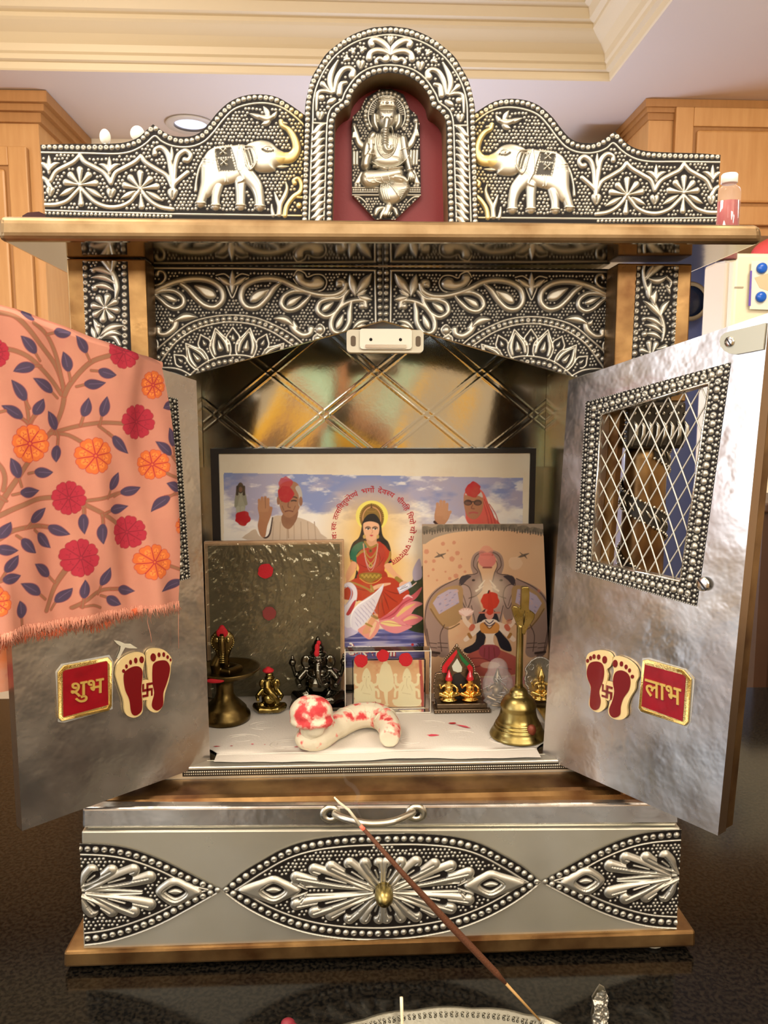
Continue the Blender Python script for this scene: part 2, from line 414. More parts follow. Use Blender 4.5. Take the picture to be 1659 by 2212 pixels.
        # grow by one so snapping pulls inwards onto the outline
        if loops:
            cell = (ins[:-1, :-1].astype(int)+ins[1:, :-1]+ins[:-1, 1:]+ins[1:, 1:]) >= 2
        else: cell = np.ones((s.nv-1, s.nu-1), bool)
        used = np.zeros(U.shape, bool)
        used[:-1, :-1] |= cell; used[1:, :-1] |= cell; used[:-1, 1:] |= cell; used[1:, 1:] |= cell
        full = np.zeros(U.shape, int); full[:-1, :-1] += cell; full[1:, :-1] += cell; full[:-1, 1:] += cell; full[1:, 1:] += cell
        bd = used & (full < 4)
        U = U.copy(); V = V.copy()
        if loops:
            bi = np.argwhere(bd); bu = U[bd]; bv = V[bd]; best = np.full(len(bu), 9.0); nu_ = bu.copy(); nv_ = bv.copy()
            for poly in loops:
                for i in range(len(poly)):
                    a, b = np.array(poly[i]), np.array(poly[(i+1) % len(poly)]); d = b-a
                    t = np.clip(((bu-a[0])*d[0]+(bv-a[1])*d[1])/(d @ d+1e-18), 0, 1)
                    x = a[0]+t*d[0]; y = a[1]+t*d[1]; ds = np.hypot(bu-x, bv-y); k = ds < best
                    best[k] = ds[k]; nu_[k] = x[k]; nv_[k] = y[k]
            k = best < s.st*1.6
            bu[k] = nu_[k]; bv[k] = nv_[k]; U[bd] = bu; V[bd] = bv
        idx = np.full(U.shape, -1); idx[used] = np.arange(used.sum())
        u = U[used]; v = V[used]; w = s.H[used]+w0
        if cv is not None: w = w+cv(u, v)
        co3 = s.fr.O+u[:, None]*s.fr.eu+v[:, None]*s.fr.ev+w[:, None]*s.fr.en
        j, i = np.nonzero(cell)
        q = np.stack([idx[j, i], idx[j, i+1], idx[j+1, i+1], idx[j+1, i]], 1)
        if np.cross(s.fr.eu, s.fr.ev) @ s.fr.en < 0: q = q[:, ::-1]
        if mirror is not None: co3[:, 0] = 2*mirror-co3[:, 0]; q = q[:, ::-1]
        me = bpy.data.meshes.new(name); nv, nf = len(co3), len(q)
        me.vertices.add(nv); me.vertices.foreach_set('co', co3.astype(np.float32).ravel())
        me.loops.add(nf*4); me.loops.foreach_set('vertex_index', q.astype(np.int32).ravel())
        me.polygons.add(nf); me.polygons.foreach_set('loop_start', np.arange(0, nf*4, 4, dtype=np.int32)); me.polygons.foreach_set('loop_total', np.full(nf, 4, dtype=np.int32))
        me.update(calc_edges=True)
        a = me.color_attributes.new('col', 'FLOAT_COLOR', 'POINT')
        c4 = np.ones((nv, 4), np.float32); c4[:, :3] = s.C[used]
        if alpha: c4[:, 3] = s.A[used]
        a.data.foreach_set('color', c4.ravel())
        if smooth: me.polygons.foreach_set('use_smooth', np.ones(nf, bool))
        return link(name, me, m, parent, **kw)
SILV = (.51, .49, .41)

# ================================================================== THE ROOM
XC = .0020                                   # centre line of the shrine
def structure(name, o): o['kind'] = 'structure'; return o
M_WALL = mat('warm_white_paint', 'e9dcc4', 0, .7)
M_CEIL = mat('ceiling_paint', 'dccdbf', 0, .75)
M_TRIM = mat('cream_gloss_trim', 'dcc8a2', 0, .45)
M_WOOD = mat('honey_maple', 'c08a4e', 0, .42, mix='d29f63', mscale=6, mfac=.6, stretch=(9, 9, 1), bump=.05, bscale=60)
M_WOODD = mat('honey_maple_edge', 'a2703a', 0, .42, mix='b07c44', mscale=8, mfac=.6, stretch=(9, 9, 1))
M_FLOOR = mat('beige_tile_floor', 'b79a74', 0, .35, mix='a88a64', mscale=3, mfac=.6)
M_GRAN = mat('black_granite', '050505', 0, .12, mix='1c1812', mscale=300, mfac=.18, rvar=.03); M_GRAN.node_tree.nodes['Principled BSDF'].inputs['Specular IOR Level'].default_value = .18
M_BLUEP = mat('slate_blue_paint', '5f6b98', 0, .55)
M_FRID = mat('cream_enamel', 'f2e6c6', 0, .35)
ZC, ZF = 1.53, -.905
tc0 = PZ(1318, 176, ZC)
XT, YT = float(tc0[0]), float(tc0[1])
def plane(name, pts, m, **kw):
    bm = bmesh.new(); bm.faces.new([bm.verts.new(p) for p in pts]); o = frombm(name, bm, m, **kw); o['kind'] = 'structure'; return o
box('floor', -3.2, 3.2, -2.9, 3.2, ZF-.03, ZF, M_FLOOR, kind='structure')
box('wall_back', -3.2, 3.2, 2.6, 2.7, ZF, 1.75, M_WALL, kind='structure')
box('wall_left', -3.2, -3.1, -2.9, 2.7, ZF, 1.75, M_WALL, kind='structure')
box('wall_right', 3.1, 3.2, -2.9, 2.7, ZF, 1.75, M_WALL, kind='structure')
box('wall_front', -3.2, 3.2, -3.0, -2.9, ZF, 1.75, M_WALL, kind='structure')
# ceiling: dropped border with a raised tray in the middle
bm = bmesh.new()
XTL, YTF = -2.7, -2.4
for a in ((-3.2, 3.2, YT, 2.7, ZC, ZC+.04), (-3.2, 3.2, -3.0, YTF, ZC, ZC+.04), (XT, 3.2, YTF, YT, ZC, ZC+.04), (-3.2, XTL, YTF, YT, ZC, ZC+.04),
          (-3.2, 3.2, -3.0, 2.7, ZC+.20, ZC+.24), (XTL, XT, YT, YT+.03, ZC+.04, ZC+.22), (XT, XT+.03, YTF, YT, ZC+.04, ZC+.22), (XTL-.03, XTL, YTF, YT, ZC+.04, ZC+.22), (XTL, XT, YTF-.03, YTF, ZC+.04, ZC+.22)):
    x0, x1, y0, y1, z0, z1 = a
    hexa(bm, [(x0, y0, z0), (x1, y0, z0), (x1, y0, z1), (x0, y0, z1), (x0, y1, z0), (x1, y1, z0), (x1, y1, z1), (x0, y1, z1)])
frombm('ceiling', bm, M_CEIL, kind='structure')
# crown moulding inside the tray: profile (inset, height)
prof = [(0, 0), (.004, .004), (.008, .022), (.022, .026), (.024, .040), (.030, .046), (.034, .066), (.052, .090), (.082, .112), (.088, .118), (.088, .130), (.104, .138), (.112, .165), (.128, .172), (.128, .195), (0, .20)]
def moulding(name, run, flip):
    bm = bmesh.new(); rings = []
    for end in run:
        rings.append([bm.verts.new(end(i, h)) for i, h in prof])
    a, b = rings
    for i in range(len(prof)-1): bm.faces.new((a[i], a[i+1], b[i+1], b[i]))
    return frombm(name, bm, M_TRIM, kind='structure')
moulding('trim_1', [lambda i, h: (XTL+i, YT-i, ZC+h), lambda i, h: (XT-i, YT-i, ZC+h)], 0)
moulding('trim_2', [lambda i, h: (XT-i, YT-i, ZC+h), lambda i, h: (XT-i, YTF+i, ZC+h)], 0)
# slate-blue door on the far wall
dl = P(1385, 600, 2.58); dr = P(1566, 600, 2.58)
box('door_1', float(dl[0]), float(dr[0])-.09, 2.575, 2.6, ZF, 1.15, M_BLUEP, kind='structure')
bm = bmesh.new()
for x0, x1, z0, z1 in ((float(dl[0])-.07, float(dl[0]), ZF, 1.22), (float(dr[0])-.09, float(dr[0])-.02, ZF, 1.22), (float(dl[0]), float(dr[0])-.09, 1.15, 1.22)):
    hexa(bm, [(x0, 2.55, z0), (x1, 2.55, z0), (x1, 2.55, z1), (x0, 2.55, z1), (x0, 2.6, z0), (x1, 2.6, z0), (x1, 2.6, z1), (x0, 2.6, z1)])
frombm('trim_3', bm, mat('daylight_tinted_trim', 'b4b7dc', 0, .5), kind='structure')  # lavender puts the doorway's bluish daylight into the trim colour
# window on the far wall, behind the shrine
bm = bmesh.new()
for x0, x1, z0, z1 in ((-.43, -.35, .17, 1.23), (.55, .63, .17, 1.23), (-.35, .55, 1.15, 1.23), (-.35, .55, .17, .25), (.085, .115, .25, 1.15), (-.35, .55, .69, .71)):
    hexa(bm, [(x0, 2.545, z0), (x1, 2.545, z0), (x1, 2.545, z1), (x0, 2.545, z1), (x0, 2.599, z0), (x1, 2.599, z0), (x1, 2.599, z1), (x0, 2.599, z1)])
frombm('window_1', bm, M_TRIM, kind='structure')
# recessed ceiling light
rc = PZ(412, 267, ZC)
t = thing('recessed_ceiling_light', 'small round recessed ceiling light above left wing of the crest', 'ceiling light', (rc[0], rc[1], ZC))
lathe('trim_ring', [(.060, -.001), (.088, -.001), (.092, -.006), (.088, -.010), (.062, -.008)], (rc[0], rc[1], ZC), mat('lamp_ring', 'cfc6bb', 0, .4), t, cap=False)
lathe('bulb', [(.001, -.004), (.042, -.004), (.058, .000)], (rc[0], rc[1], ZC), mat('lamp_glass', 'dfe6ff', 0, .3, emis='c8d8ff', estr=1.1), t, cap=False)

# wall cabinets
def cabinet(name, label, x0, x1, y0, y1, z0, z1, doors, crown=.09, over=.05):
    t = thing(name, label, 'cabinet', ((x0+x1)/2, y0, z0))
    box('carcass', x0, x1, y0, y1, z0, z1, M_WOOD, t)
    bm = bmesh.new()
    for k, (o_, h0, h1) in enumerate(((over*.3, 0, .35), (over*.65, .35, .6), (over, .6, .999))):
        a, b, c, d = x0-o_, x1+o_, y0-o_, y1
        z_0, z_1 = z1+crown*h0, z1+crown*h1
        hexa(bm, [(a, c, z_0), (b, c, z_0), (b, c, z_1), (a, c, z_1), (a, d, z_0), (b, d, z_0), (b, d, z_1), (a, d, z_1)])
    frombm('cornice', bm, M_WOODD, t)
    for dx0, dx1, dz0, dz1 in doors:
        d = box('door', dx0, dx1, y0-.02, y0-.002, dz0, dz1, M_WOODD, t, bev=.004)
        s = .062
        for a, b, c, e in ((dx0, dx0+s, dz0, dz1), (dx1-s, dx1, dz0, dz1), (dx0+s, dx1-s, dz0, dz0+s), (dx0+s, dx1-s, dz1-s, dz1)):
            box('rail', a, b, y0-.028, y0-.019, c, e, M_WOOD, d, bev=.003)
        box('panel', dx0+s+.012, dx1-s-.012, y0-.030, y0-.019, dz0+s+.012, dz1-s-.012, M_WOOD, d, bev=.008)
    return t
YC = 2.2
xl = float(P(100, 600, YC)[0]); zt = float(P(70, 322, YC)[2])
cabinet('tall_cabinet', 'honey wood cabinet left of the shrine, below the ceiling', xl-1.1, xl, YC, 2.598, .30, 1.44,
        [(xl-.52, xl-.035, .33, zt), (xl-1.05, xl-.55, .33, zt)], .088, .05)
xr = float(P(1400, 300, 2.15)[0]); z0_ = float(P(1550, 470, 2.15)[2]); dzl = float(P(1452, 300, 2.15)[0]); dzt = float(P(1500, 238, 2.15)[2])
cabinet('over_fridge_cabinet', 'honey wood wall cabinet above the refrigerator at right', xr, xr+1.0, 2.15, 2.598, z0_-.06, 1.465,
        [(dzl, dzl+.43, z0_-.03, dzt), (dzl+.45, dzl+.85, z0_-.03, dzt)], .064, .02)
xb = float(P(1235, 300, 2.45)[0])
cabinet('corner_cabinet', 'brown wooden cabinet top seen behind right wing of the crest', xb, xr-.03, 2.4, 2.598, .9, 1.40, [(xb+.02, xr-.06, .92, 1.36)], .05, .02)
# refrigerator
fx = float(P(1583, 620, 1.7)[0]); fz = float(P(1640, 546, 1.7)[2])
t = thing('refrigerator', 'cream refrigerator with paper under blue magnets at right edge', 'refrigerator', (fx+.45, 1.7, ZF))
box('cabinet_body', fx-.004, fx+.85, 1.74, 1.89, ZF+.02, fz-.005, mat('fridge_side', 'ead9bc', 0, .4), t, bev=.01)
box('door', fx, fx+.42, 1.70, 1.738, ZF+.06, fz, M_FRID, t, bev=.012, seg=3)
box('door', fx+.43, fx+.85, 1.70, 1.738, ZF+.06, fz, M_FRID, t, bev=.012, seg=3)
a = P(1584, 619, 1.7); box('door_seam', float(a[0])+.004, float(a[0])+.030, 1.697, 1.701, float(a[2])-.004, float(a[2]), mat('seam_grey', 'b3a58c', 0, .6), t)
fr = FY(1.69)
pq = [fr.uv(*p) for p in ((1623, 564), (1690, 561), (1688, 670), (1619, 668))]
t = thing('pinned_paper', 'pale printed paper pinned with blue magnets on the refrigerator', 'paper', fr.W(*pq[3]))
prism('sheet', fr, pq, 0, .001, mat('pale_paper', 'e6e6d2', 0, .6), t)
pq = [fr.uv(*p) for p in ((1620, 585), (1624, 585), (1621, 661), (1616, 661))]
prism('violet_stripe', fr, pq, .0012, .002, mat('violet_ink', '6a4fae', 0, .5), t)
pq = [fr.uv(*p) for p in ((1629, 600), (1660, 590), (1690, 612), (1690, 640), (1640, 622))]
prism('printed_figure', fr, pq, .0012, .0018, mat('tan_ink', 'd8bf98', 0, .5), t)
M_MAG = mat('blue_plastic', '1f62c8', 0, .25)
for k, (x, y) in enumerate(((1644, 580), (1642, 642))):
    u, v = fr.uv(x, y); c = fr.W(u, v, .002)
    lathe('fridge_magnet', [(.0155, 0), (.0155, -.006), (.013, -.010), (.006, -.012), (.0005, -.0122)], c, M_MAG, None, axis='Y', n=24,
          label=['round blue magnet, upper one, on the refrigerator paper', 'round blue magnet, lower one, on the refrigerator paper'][k], cat='magnet', group='blue magnets on the refrigerator').scale = (1, 1, 1)
rx = float(P(1640, 520, 2.0)[0])
t = thing('red_bag', 'coral red bag lying on top of the refrigerator', 'bag', (rx+.15, 2.0, fz))
blob('body', [((rx+.10, 2.0, fz+.06), (.12, .10, .062)), ((rx+.26, 2.0, fz+.07), (.14, .10, .075))], [([(rx+.05, 1.95, fz+.1), (rx+.15, 1.93, fz+.15), (rx+.25, 1.95, fz+.1)], .012)], .008, mat('coral_cloth', 'e0524e', 0, .6), t)
wc = P(1488, 652, 2.50)
t = thing('wall_dial', 'round dark wall ornament half hidden behind the right pillar', 'ornament', wc)
lathe('rim', [(.070, 0), (.078, -.01), (.070, -.02), (.060, -.014)], wc, mat('rim_bronze', '8e8269', .4, .5), t, axis='Y', cap=False)
lathe('face', [(.001, -.010), (.066, -.008), (.068, .0)], wc, mat('navy_glass', '1c2438', 0, .2), t, axis='Y', cap=False)

# dark sideboard beyond the counter
xsb = float(P(1638, 1300, 1.0)[0]); zsb = float(P(1650, 1085, 1.0)[2])
t = thing('sideboard', 'dark brown wooden sideboard beyond the counter, at far right edge', 'sideboard', (xsb+.4, 1.0, ZF))
M_WAL = mat('dark_walnut', '3b2413', 0, .5, mix='4b2f1a', mscale=6)  # dark brown wood with random tone variation
box('carcass', xsb, xsb+.9, 1.0, 1.2, ZF, zsb-.02, M_WAL, t); box('top_board', xsb-.01, xsb+.92, .98, 1.21, zsb-.02, zsb, M_WAL, t, bev=.004)
for k in range(2): d_ = box('door', xsb+.03+k*.43, xsb+.43+k*.43, .985, .999, ZF+.08, zsb-.05, M_WAL, t, bev=.003); box('handle', xsb+.39+k*.07, xsb+.40+k*.07, .97, .985, -.4, -.3, M_BRASSD, d_, bev=.002)
# kitchen counter carrying the shrine
ZT = -.0068
t = thing('kitchen_counter', 'black speckled granite counter carrying the shrine', 'counter', (0, .1, ZF))
box('worktop', -1.5, 1.35, -.52, .64, ZT-.035, ZT, M_GRAN, t, bev=.006)
box('cupboard_base', -1.46, 1.31, -.46, .6, ZF+.001, ZT-.036, M_WOODD, t)

# ================================================================== THE SHRINE
SH = thing('home_shrine', 'silver and copper clad household shrine with open doors on granite counter', 'shrine', (XC, .1, ZT))
bs = qbox('base_plinth', [(137, 2057), (1503, 2012), (1503, 2046), (137, 2091)], -.004, .285, M_COP, SH, bev=.0022)
for x, y in ((-.232, .010), (.235, .010), (-.232, .26), (.235, .26)):
    lathe('foot', [(.007, -.0001), (.009, .0015), (.008, .0035), (.005, .0055)], (x, y, ZT), mat('clear_rubber', '9a9584', 0, .3), SH, n=16)
# drawer
dr_ = qbox('drawer', [(176, 1796), (1470, 1789), (1461, 2017), (180, 2051)], .0, .016, M_SMOOTH, SH, bev=.0012)
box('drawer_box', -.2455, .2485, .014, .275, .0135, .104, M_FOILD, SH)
# pull-out tray above the drawer
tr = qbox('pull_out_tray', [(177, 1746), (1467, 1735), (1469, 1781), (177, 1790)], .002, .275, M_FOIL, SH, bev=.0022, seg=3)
qbox('tray_groove', [(190, 1786), (1458, 1779), (1458, 1800), (190, 1804)], .006, .27, M_FOILD, SH)
hp = [(700, 1757), (722, 1757), (740, 1766), (775, 1776), (810, 1779), (850, 1774), (880, 1762), (893, 1754), (910, 1754)]
h3 = []
for i, (x, y) in enumerate(hp):
    w = (.000, -.003, -.012, -.019, -.020, -.018, -.010, -.003, .000)[i]
    h3.append(P(x, y, .0+w))
hd = tube('handle', crom(h3[1:-1], 5), [.0028]*5+[.0030]*22+[.0028]*4 if False else .0029, M_STEELG, tr, n=10)
for x, y in ((714, 1757), (899, 1755)):
    c = P(x, y, .0015)
    lathe('handle_lug', [(.0078, 0), (.0075, -.002), (.0035, -.0026), (.0030, -.0010), (.0001, -.0008)], c, M_STEELG, tr, axis='Y', n=20, sx=1.15)
    lathe('rivet_hole', [(.0028, -.0020), (.0001, -.0018)], c, M_DARK, tr, axis='Y', n=12)
# copper ledge moulding and sill
a = P(228, 1729, .018); b = P(1400, 1727, .018)
def strip_prof(name, prof, x0, x1, m, parent, smooth=False):
    bm = bmesh.new(); ra = [bm.verts.new((x0, y, z)) for y, z in prof]; rb = [bm.verts.new((x1, y, z)) for y, z in prof]
    n = len(prof)
    for i in range(n): bm.faces.new((ra[i], ra[(i+1) % n], rb[(i+1) % n], rb[i]))
    bm.faces.new(ra[::-1]); bm.faces.new(rb)
    return frombm(name, bm, m, parent, smooth)
zb = .1335
strip_prof('ledge_moulding', [(.012, .1215), (.0095, .1230), (.0088, .1268), (.0100, .1310), (.0135, .1335), (.0180, .1345), (.0190, .1338), (.045, .1352), (.045, .1215)], -.240, .243, M_COP, SH)
box('sill', -.205, .208, .0455, .072, zb-.01, .1462, M_SMOOTH, SH, bev=.001)
# beaded strip on the sill
bm = bmesh.new()
for row, (y_, z_, r_) in enumerate(((.0452, .1395, .0009), (.0450, .1418, .0010))):
    for i in range(190):
        x_ = -.172+i*.0019; bmesh.ops.create_icosphere(bm, subdivisions=1, radius=r_, matrix=Matrix.Translation((x_, y_, z_)))
frombm('bead_strip', bm, M_STEELG, SH, True, kind='stuff')
box('strip_backing', -.174, .178, .0448, .0456, .1378, .1438, mat('strip_black', '2a251c', .3, .5), SH)
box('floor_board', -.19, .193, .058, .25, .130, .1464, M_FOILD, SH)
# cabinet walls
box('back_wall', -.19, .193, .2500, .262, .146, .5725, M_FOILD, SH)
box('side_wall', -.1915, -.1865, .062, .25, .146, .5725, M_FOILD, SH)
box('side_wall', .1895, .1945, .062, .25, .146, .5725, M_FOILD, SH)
# quilted lines pressed into the back wall
frq = FY(.2494); S = Sheet(frq, -.186, .189, .395, .572, .0009, (.5, .5, .5))
for c in np.arange(-.75, .9, .115):
    for sg in (1, -1):
        for off in (0, .011):
            S.stroke([(tt, .36+sg*(tt-c-off)*.80) for tt in (-.5, .5)], .0012, .00016, 0, world=True)
Uq, Vq = np.meshgrid(S.u0+np.arange(S.nu)*S.st, S.v0+np.arange(S.nv)*S.st)
S.H += .0007*np.sin(Uq*28+Vq*17+1.2)+.00025*np.sin(Uq*78-Vq*31)+.0003*np.sin(Vq*50+Uq*9)+.0013
S.mesh('quilted_sheet', M_QUIL, SH, w0=0)
# corner posts: copper boards with an embossed strip above, turned pillars below
def post(sx):
    X = lambda x: 2*XC-x if sx > 0 else x
    xs = sorted((X(-.2470), X(-.1860)))
    b = box('post_header', xs[0], xs[1], .030, .058, .4620, .5725, M_COP, SH, bev=.0012)
    cx = XC+sx*.2245
    cp = box('capital_block', cx-.024, cx+.024, .026, .072, .4235, .4622, mat('blackened_block%d' % (sx+1), (.05, .042, .03), .7, .4), SH, bev=.003)
    bm = bmesh.new()
    rd = random.Random(4)
    for i in range(8):
        u = -.021+i*.006
        addtube(bm, [(cx+u, .0255, .4255), (cx+u+.003, .0245, .435), (cx+u+.0035, .025, .442), (cx+u+.001, .0255, .446)], [.0006, .0018, .0018, .0008], 6)
        addball(bm, (cx+u+.0015, .0255, .4525), .0016, 6)
        addball(bm, (cx+u-.0015, .0255, .4580), .0012, 6)
        for yy in (.032, .040, .048, .056, .064):
            addball(bm, (cx-.0245 if sx > 0 else cx+.0245, yy+i*.0002, .428+i*.0038), .0012, 5)
    frombm('capital_leaves', bm, M_STEELG, SH, True)
    R = .0175; py = .049
    lathe('pillar_shaft', [(R, .147), (R*1.04, .20), (R*1.05, .30), (R, .415), (R, .4245)], (cx, py, 0), M_COP, SH, n=32)
    lathe('pillar_base', [(R*1.3, .142), (R*1.35, .150), (R*1.1, .156), (R*1.2, .162), (R, .168)], (cx, py, 0), M_STEELG, SH, n=32)
    # spiral band
    bm = bmesh.new(); bb = bmesh.new(); N = 150
    zz0, zz1, turns = .160, .424, 4.6
    prev = None; w = .0085
    for i in range(N+1):
        t_ = i/N; a = -2*math.pi*turns*t_*1+2.2; z = zz0+(zz1-zz0)*t_; rr = R*1.05+.0008
        vs = [bb.verts.new((cx+rr*math.cos(a), py+rr*math.sin(a), z+d)) for d in (-w, w)]
        if prev: bb.faces.new((prev[0], vs[0], vs[1], prev[1]))
        prev = vs
        addball(bm, (cx+(rr+.0006)*math.cos(a), py+(rr+.0006)*math.sin(a), z+w), .0014, 6)
        addball(bm, (cx+(rr+.0006)*math.cos(a), py+(rr+.0006)*math.sin(a), z-w), .0014, 6)
        if i % 2 == 0:
            pts = []
            for k in range(4):
                aa = a-(k-1.5)*.10; z2 = z-(k-1.5)*.0012+ (k-1.5)*.0040
                pts.append((cx+(rr+.0006)*math.cos(aa), py+(rr+.0006)*math.sin(aa), z2))
            addtube(bm, pts, [.0004, .0011, .0011, .0004], 5)
    frombm('spiral_band', bb, MATS['strip_black'], SH, True)
    frombm('spiral_beading', bm, M_STEELG, SH, True, kind='stuff')
for s_ in (-1, 1): post(s_)
# cornice slab
qbox('cornice_slab', [(-9, 464), (1648, 483), (1652, 525), (-9, 519)], -.030, .285, M_COPL, SH, bev=.0055, seg=4)
mat('mirror_aluminium', (.45, .42, .34), 1, .10, bump=.05, bscale=30, bdist=.002)
_sl = bpy.data.objects['cornice_slab']; _sl.data.materials.append(MATS['mirror_aluminium'])
for _p in _sl.data.polygons:
    if _p.normal.z < -.95: _p.material_index = 1

# ---- embossed work -------------------------------------------------
ST = .00046
# arch panel between the posts
YP = .060
fr = FY(YP)
S = Sheet(fr, -.1895, XC+.0005, .468, .579, ST, SILV)
S.zoom(120, 520, 720/1659)
S.beads([(470, 108), (800, 112), (1200, 116), (1620, 120)], 13, 31, smooth=0)
S.stroke([(460, 92), (1640, 100)], 3, 3, 0); S.stroke([(460, 136), (900, 138), (1592, 148)], 4, 4, 0)
S.stroke([(1590, 148), (1594, 440)], 4, 4, 0); S.beads([(1613, 125), (1616, 430)], 12, 33, smooth=0)
S.stroke([(1632, 110), (1634, 440)], 3, 3, 0)
def vine(pts, r, o=1):
    n = len(pts); rr = [r*.45]+[r]*(n-2)+[r*.8]
    S.stroke(pts, rr, r*.9, 6)
# paisleys
vine([(470, 262), (520, 238), (600, 205), (690, 190), (770, 200), (825, 240), (832, 295), (795, 330), (745, 322), (700, 285), (660, 240), (625, 215)], 15)
S.poly([(690, 222), (740, 225), (785, 245), (800, 275), (785, 290), (750, 285), (715, 255)], 11, 16, 5)
vine([(470, 280), (530, 250), (590, 250), (632, 280), (635, 318), (600, 338), (560, 325), (525, 295), (495, 272)], 12)
S.poly([(525, 268), (565, 268), (602, 288), (600, 305), (570, 303), (542, 285)], 9, 12, 5)
vine([(1120, 212), (1085, 240), (1050, 290), (1005, 330), (955, 330), (925, 290), (935, 235), (985, 200), (1060, 188), (1130, 200), (1210, 240), (1300, 268), (1380, 272), (1430, 250), (1445, 215)], 15)
S.poly([(968, 300), (975, 270), (1010, 245), (1065, 240), (1045, 270), (1010, 300), (985, 308)], 11, 16, 5)
vine([(1270, 272), (1240, 305), (1200, 338), (1155, 345), (1125, 315), (1140, 275), (1185, 252), (1240, 256)], 13)
S.poly([(1150, 322), (1165, 290), (1225, 275), (1200, 310), (1170, 328)], 10, 14, 5)
vine([(1440, 270), (1420, 320), (1390, 360), (1345, 378), (1305, 350), (1315, 308), (1360, 290), (1420, 285), (1455, 250)], 13)
S.poly([(1325, 345), (1340, 318), (1385, 305), (1365, 340), (1340, 355)], 9, 12, 5)
vine([(1475, 300), (1465, 350), (1460, 410), (1425, 458), (1382, 450), (1372, 405), (1400, 350), (1440, 315), (1490, 298), (1535, 300), (1545, 330)], 13)
S.poly([(1395, 435), (1400, 400), (1432, 365), (1430, 410), (1410, 438)], 9, 12, 5)
vine([(1435, 230), (1432, 205), (1410, 203), (1405, 222)], 12); S.dot(1415, 215, 16, 13); S.dot(1525, 325, 17, 13)
S.poly([(1192, 178), (1205, 158), (1230, 165), (1240, 190), (1270, 198), (1285, 182), (1315, 180), (1338, 205), (1325, 232), (1280, 242), (1235, 230), (1205, 208)], 13, 20, 5)
S.stroke([(1185, 175), (1205, 148), (1240, 160), (1255, 180), (1290, 168), (1330, 172), (1350, 205), (1330, 245), (1270, 252), (1220, 235), (1185, 190)], 3, 3, 6)
for a, b, c, d, w in ((1492, 275, 1465, 165, 22), (1498, 265, 1535, 215, 16), (1500, 262, 1572, 165, 24), (1508, 280, 1575, 295, 20), (1500, 275, 1550, 245, 13)): S.leaf(a, b, c, d, w)
for a, b, c, d, w in ((880, 265, 880, 148, 17), (876, 225, 812, 182, 15), (884, 225, 950, 182, 15)): S.leaf(a, b, c, d, w)
S.stroke([(800, 172), (840, 165), (868, 185)], 3, 3); S.stroke([(892, 185), (925, 165), (962, 172)], 3, 3)
S.stroke([(800, 185), (845, 215), (862, 250), (880, 285), (898, 250), (915, 215), (960, 185)], 3.4, 3)
S.stroke([(478, 225), (520, 215), (545, 190), (540, 160), (515, 152), (505, 168)], [4, 6, 7, 7, 8, 10], 8)
S.leaf(705, 382, 590, 405, 20, 14); S.stroke([(600, 400), (590, 435), (550, 465), (515, 462), (510, 440)], [14, 15, 13, 13, 16], 11)
S.stroke([(575, 400), (565, 385)], [14, 4], 10)
S.leaf(1088, 388, 1185, 425, 20, -14); S.stroke([(1170, 410), (1190, 445), (1230, 470), (1265, 462), (1272, 438)], [13, 15, 15, 14, 16], 11); S.stroke([(1195, 430), (1185, 400)], [13, 3], 9)
S.dot(1315, 442, 21, 14); S.stroke([(1290, 440), (1315, 415), (1340, 440), (1318, 470), (1290, 450)], 3, 3, 5); S.dot(1305, 487, 16, 11); S.stroke([(1283, 500), (1285, 478), (1305, 466), (1328, 480)], 4, 4)
S.leaf(1480, 440, 1560, 400, 14, -14); S.leaf(1500, 432, 1545, 420, 10)
# mandala rings
outer = [(440, 610), (500, 545), (570, 485), (660, 415), (760, 382), (880, 370), (1000, 385), (1110, 430), (1190, 478), (1260, 540)]
S.stroke(outer, 4, 4); S.beads([(470, 625), (515, 578), (545, 553), (595, 490), (660, 443), (740, 408), (820, 393), (900, 388), (980, 400), (1060, 425), (1130, 465), (1200, 515)], 12, 30)
S.stroke([(480, 660), (525, 600), (600, 505), (700, 440), (800, 412), (880, 405), (980, 417), (1080, 455), (1180, 520)], 4, 4)
def lotus(tx, ty, bx, by, w, inner=True):
    dx, dy = tx-bx, ty-by; L = math.hypot(dx, dy); ax, ay = dx/L, dy/L; nx, ny = -ay, ax
    def O(k, e): return [(tx+ax*e, ty+ay*e)]+[(bx+dx*t+nx*w*q*k, by+dy*t+ny*w*q*k) for t, q in ((.72, .52), (.45, 1), (.15, .95), (0, .7))]
    l = O(1, 0); r = O(-1, 0)
    S.stroke(l, 4, 4, 5); S.stroke(r, 4, 4, 5)
    l2 = [(tx-dx*.12+0, ty-dy*.12)]+[(bx+dx*t+nx*w*q*.7, by+dy*t+ny*w*q*.7) for t, q in ((.68, .5), (.42, .95), (.15, .95))]
    r2 = [(tx-dx*.12+0, ty-dy*.12)]+[(bx+dx*t-nx*w*q*.7, by+dy*t-ny*w*q*.7) for t, q in ((.68, .5), (.42, .95), (.15, .95))]
    if inner:
        S.stroke(l2, [3, 7, 9, 7], 7, 5); S.stroke(r2, [3, 7, 9, 7], 7, 5)
    mx, my = bx+dx*.30, by+dy*.30
    S.petal(mx+ax*L*.26, my+ay*L*.26, mx, my, w*.30, w*.3, .2)
for a in ((648, 512, 735, 625, 46), (795, 436, 832, 580, 50), (968, 436, 940, 578, 50), (1135, 512, 1050, 610, 46)): lotus(*a)
for a in ((722, 468, 750, 535, 30), (882, 432, 884, 515, 32), (1050, 466, 1022, 535, 30), (590, 568, 640, 615, 28), (1175, 560, 1120, 605, 26)): lotus(*a, inner=False)
S.stroke([(640, 700), (690, 650), (760, 600), (840, 575), (930, 570), (1020, 590)], 4, 4)
S.beads([(690, 682), (740, 640), (800, 612), (880, 598), (960, 602)], 12, 30)
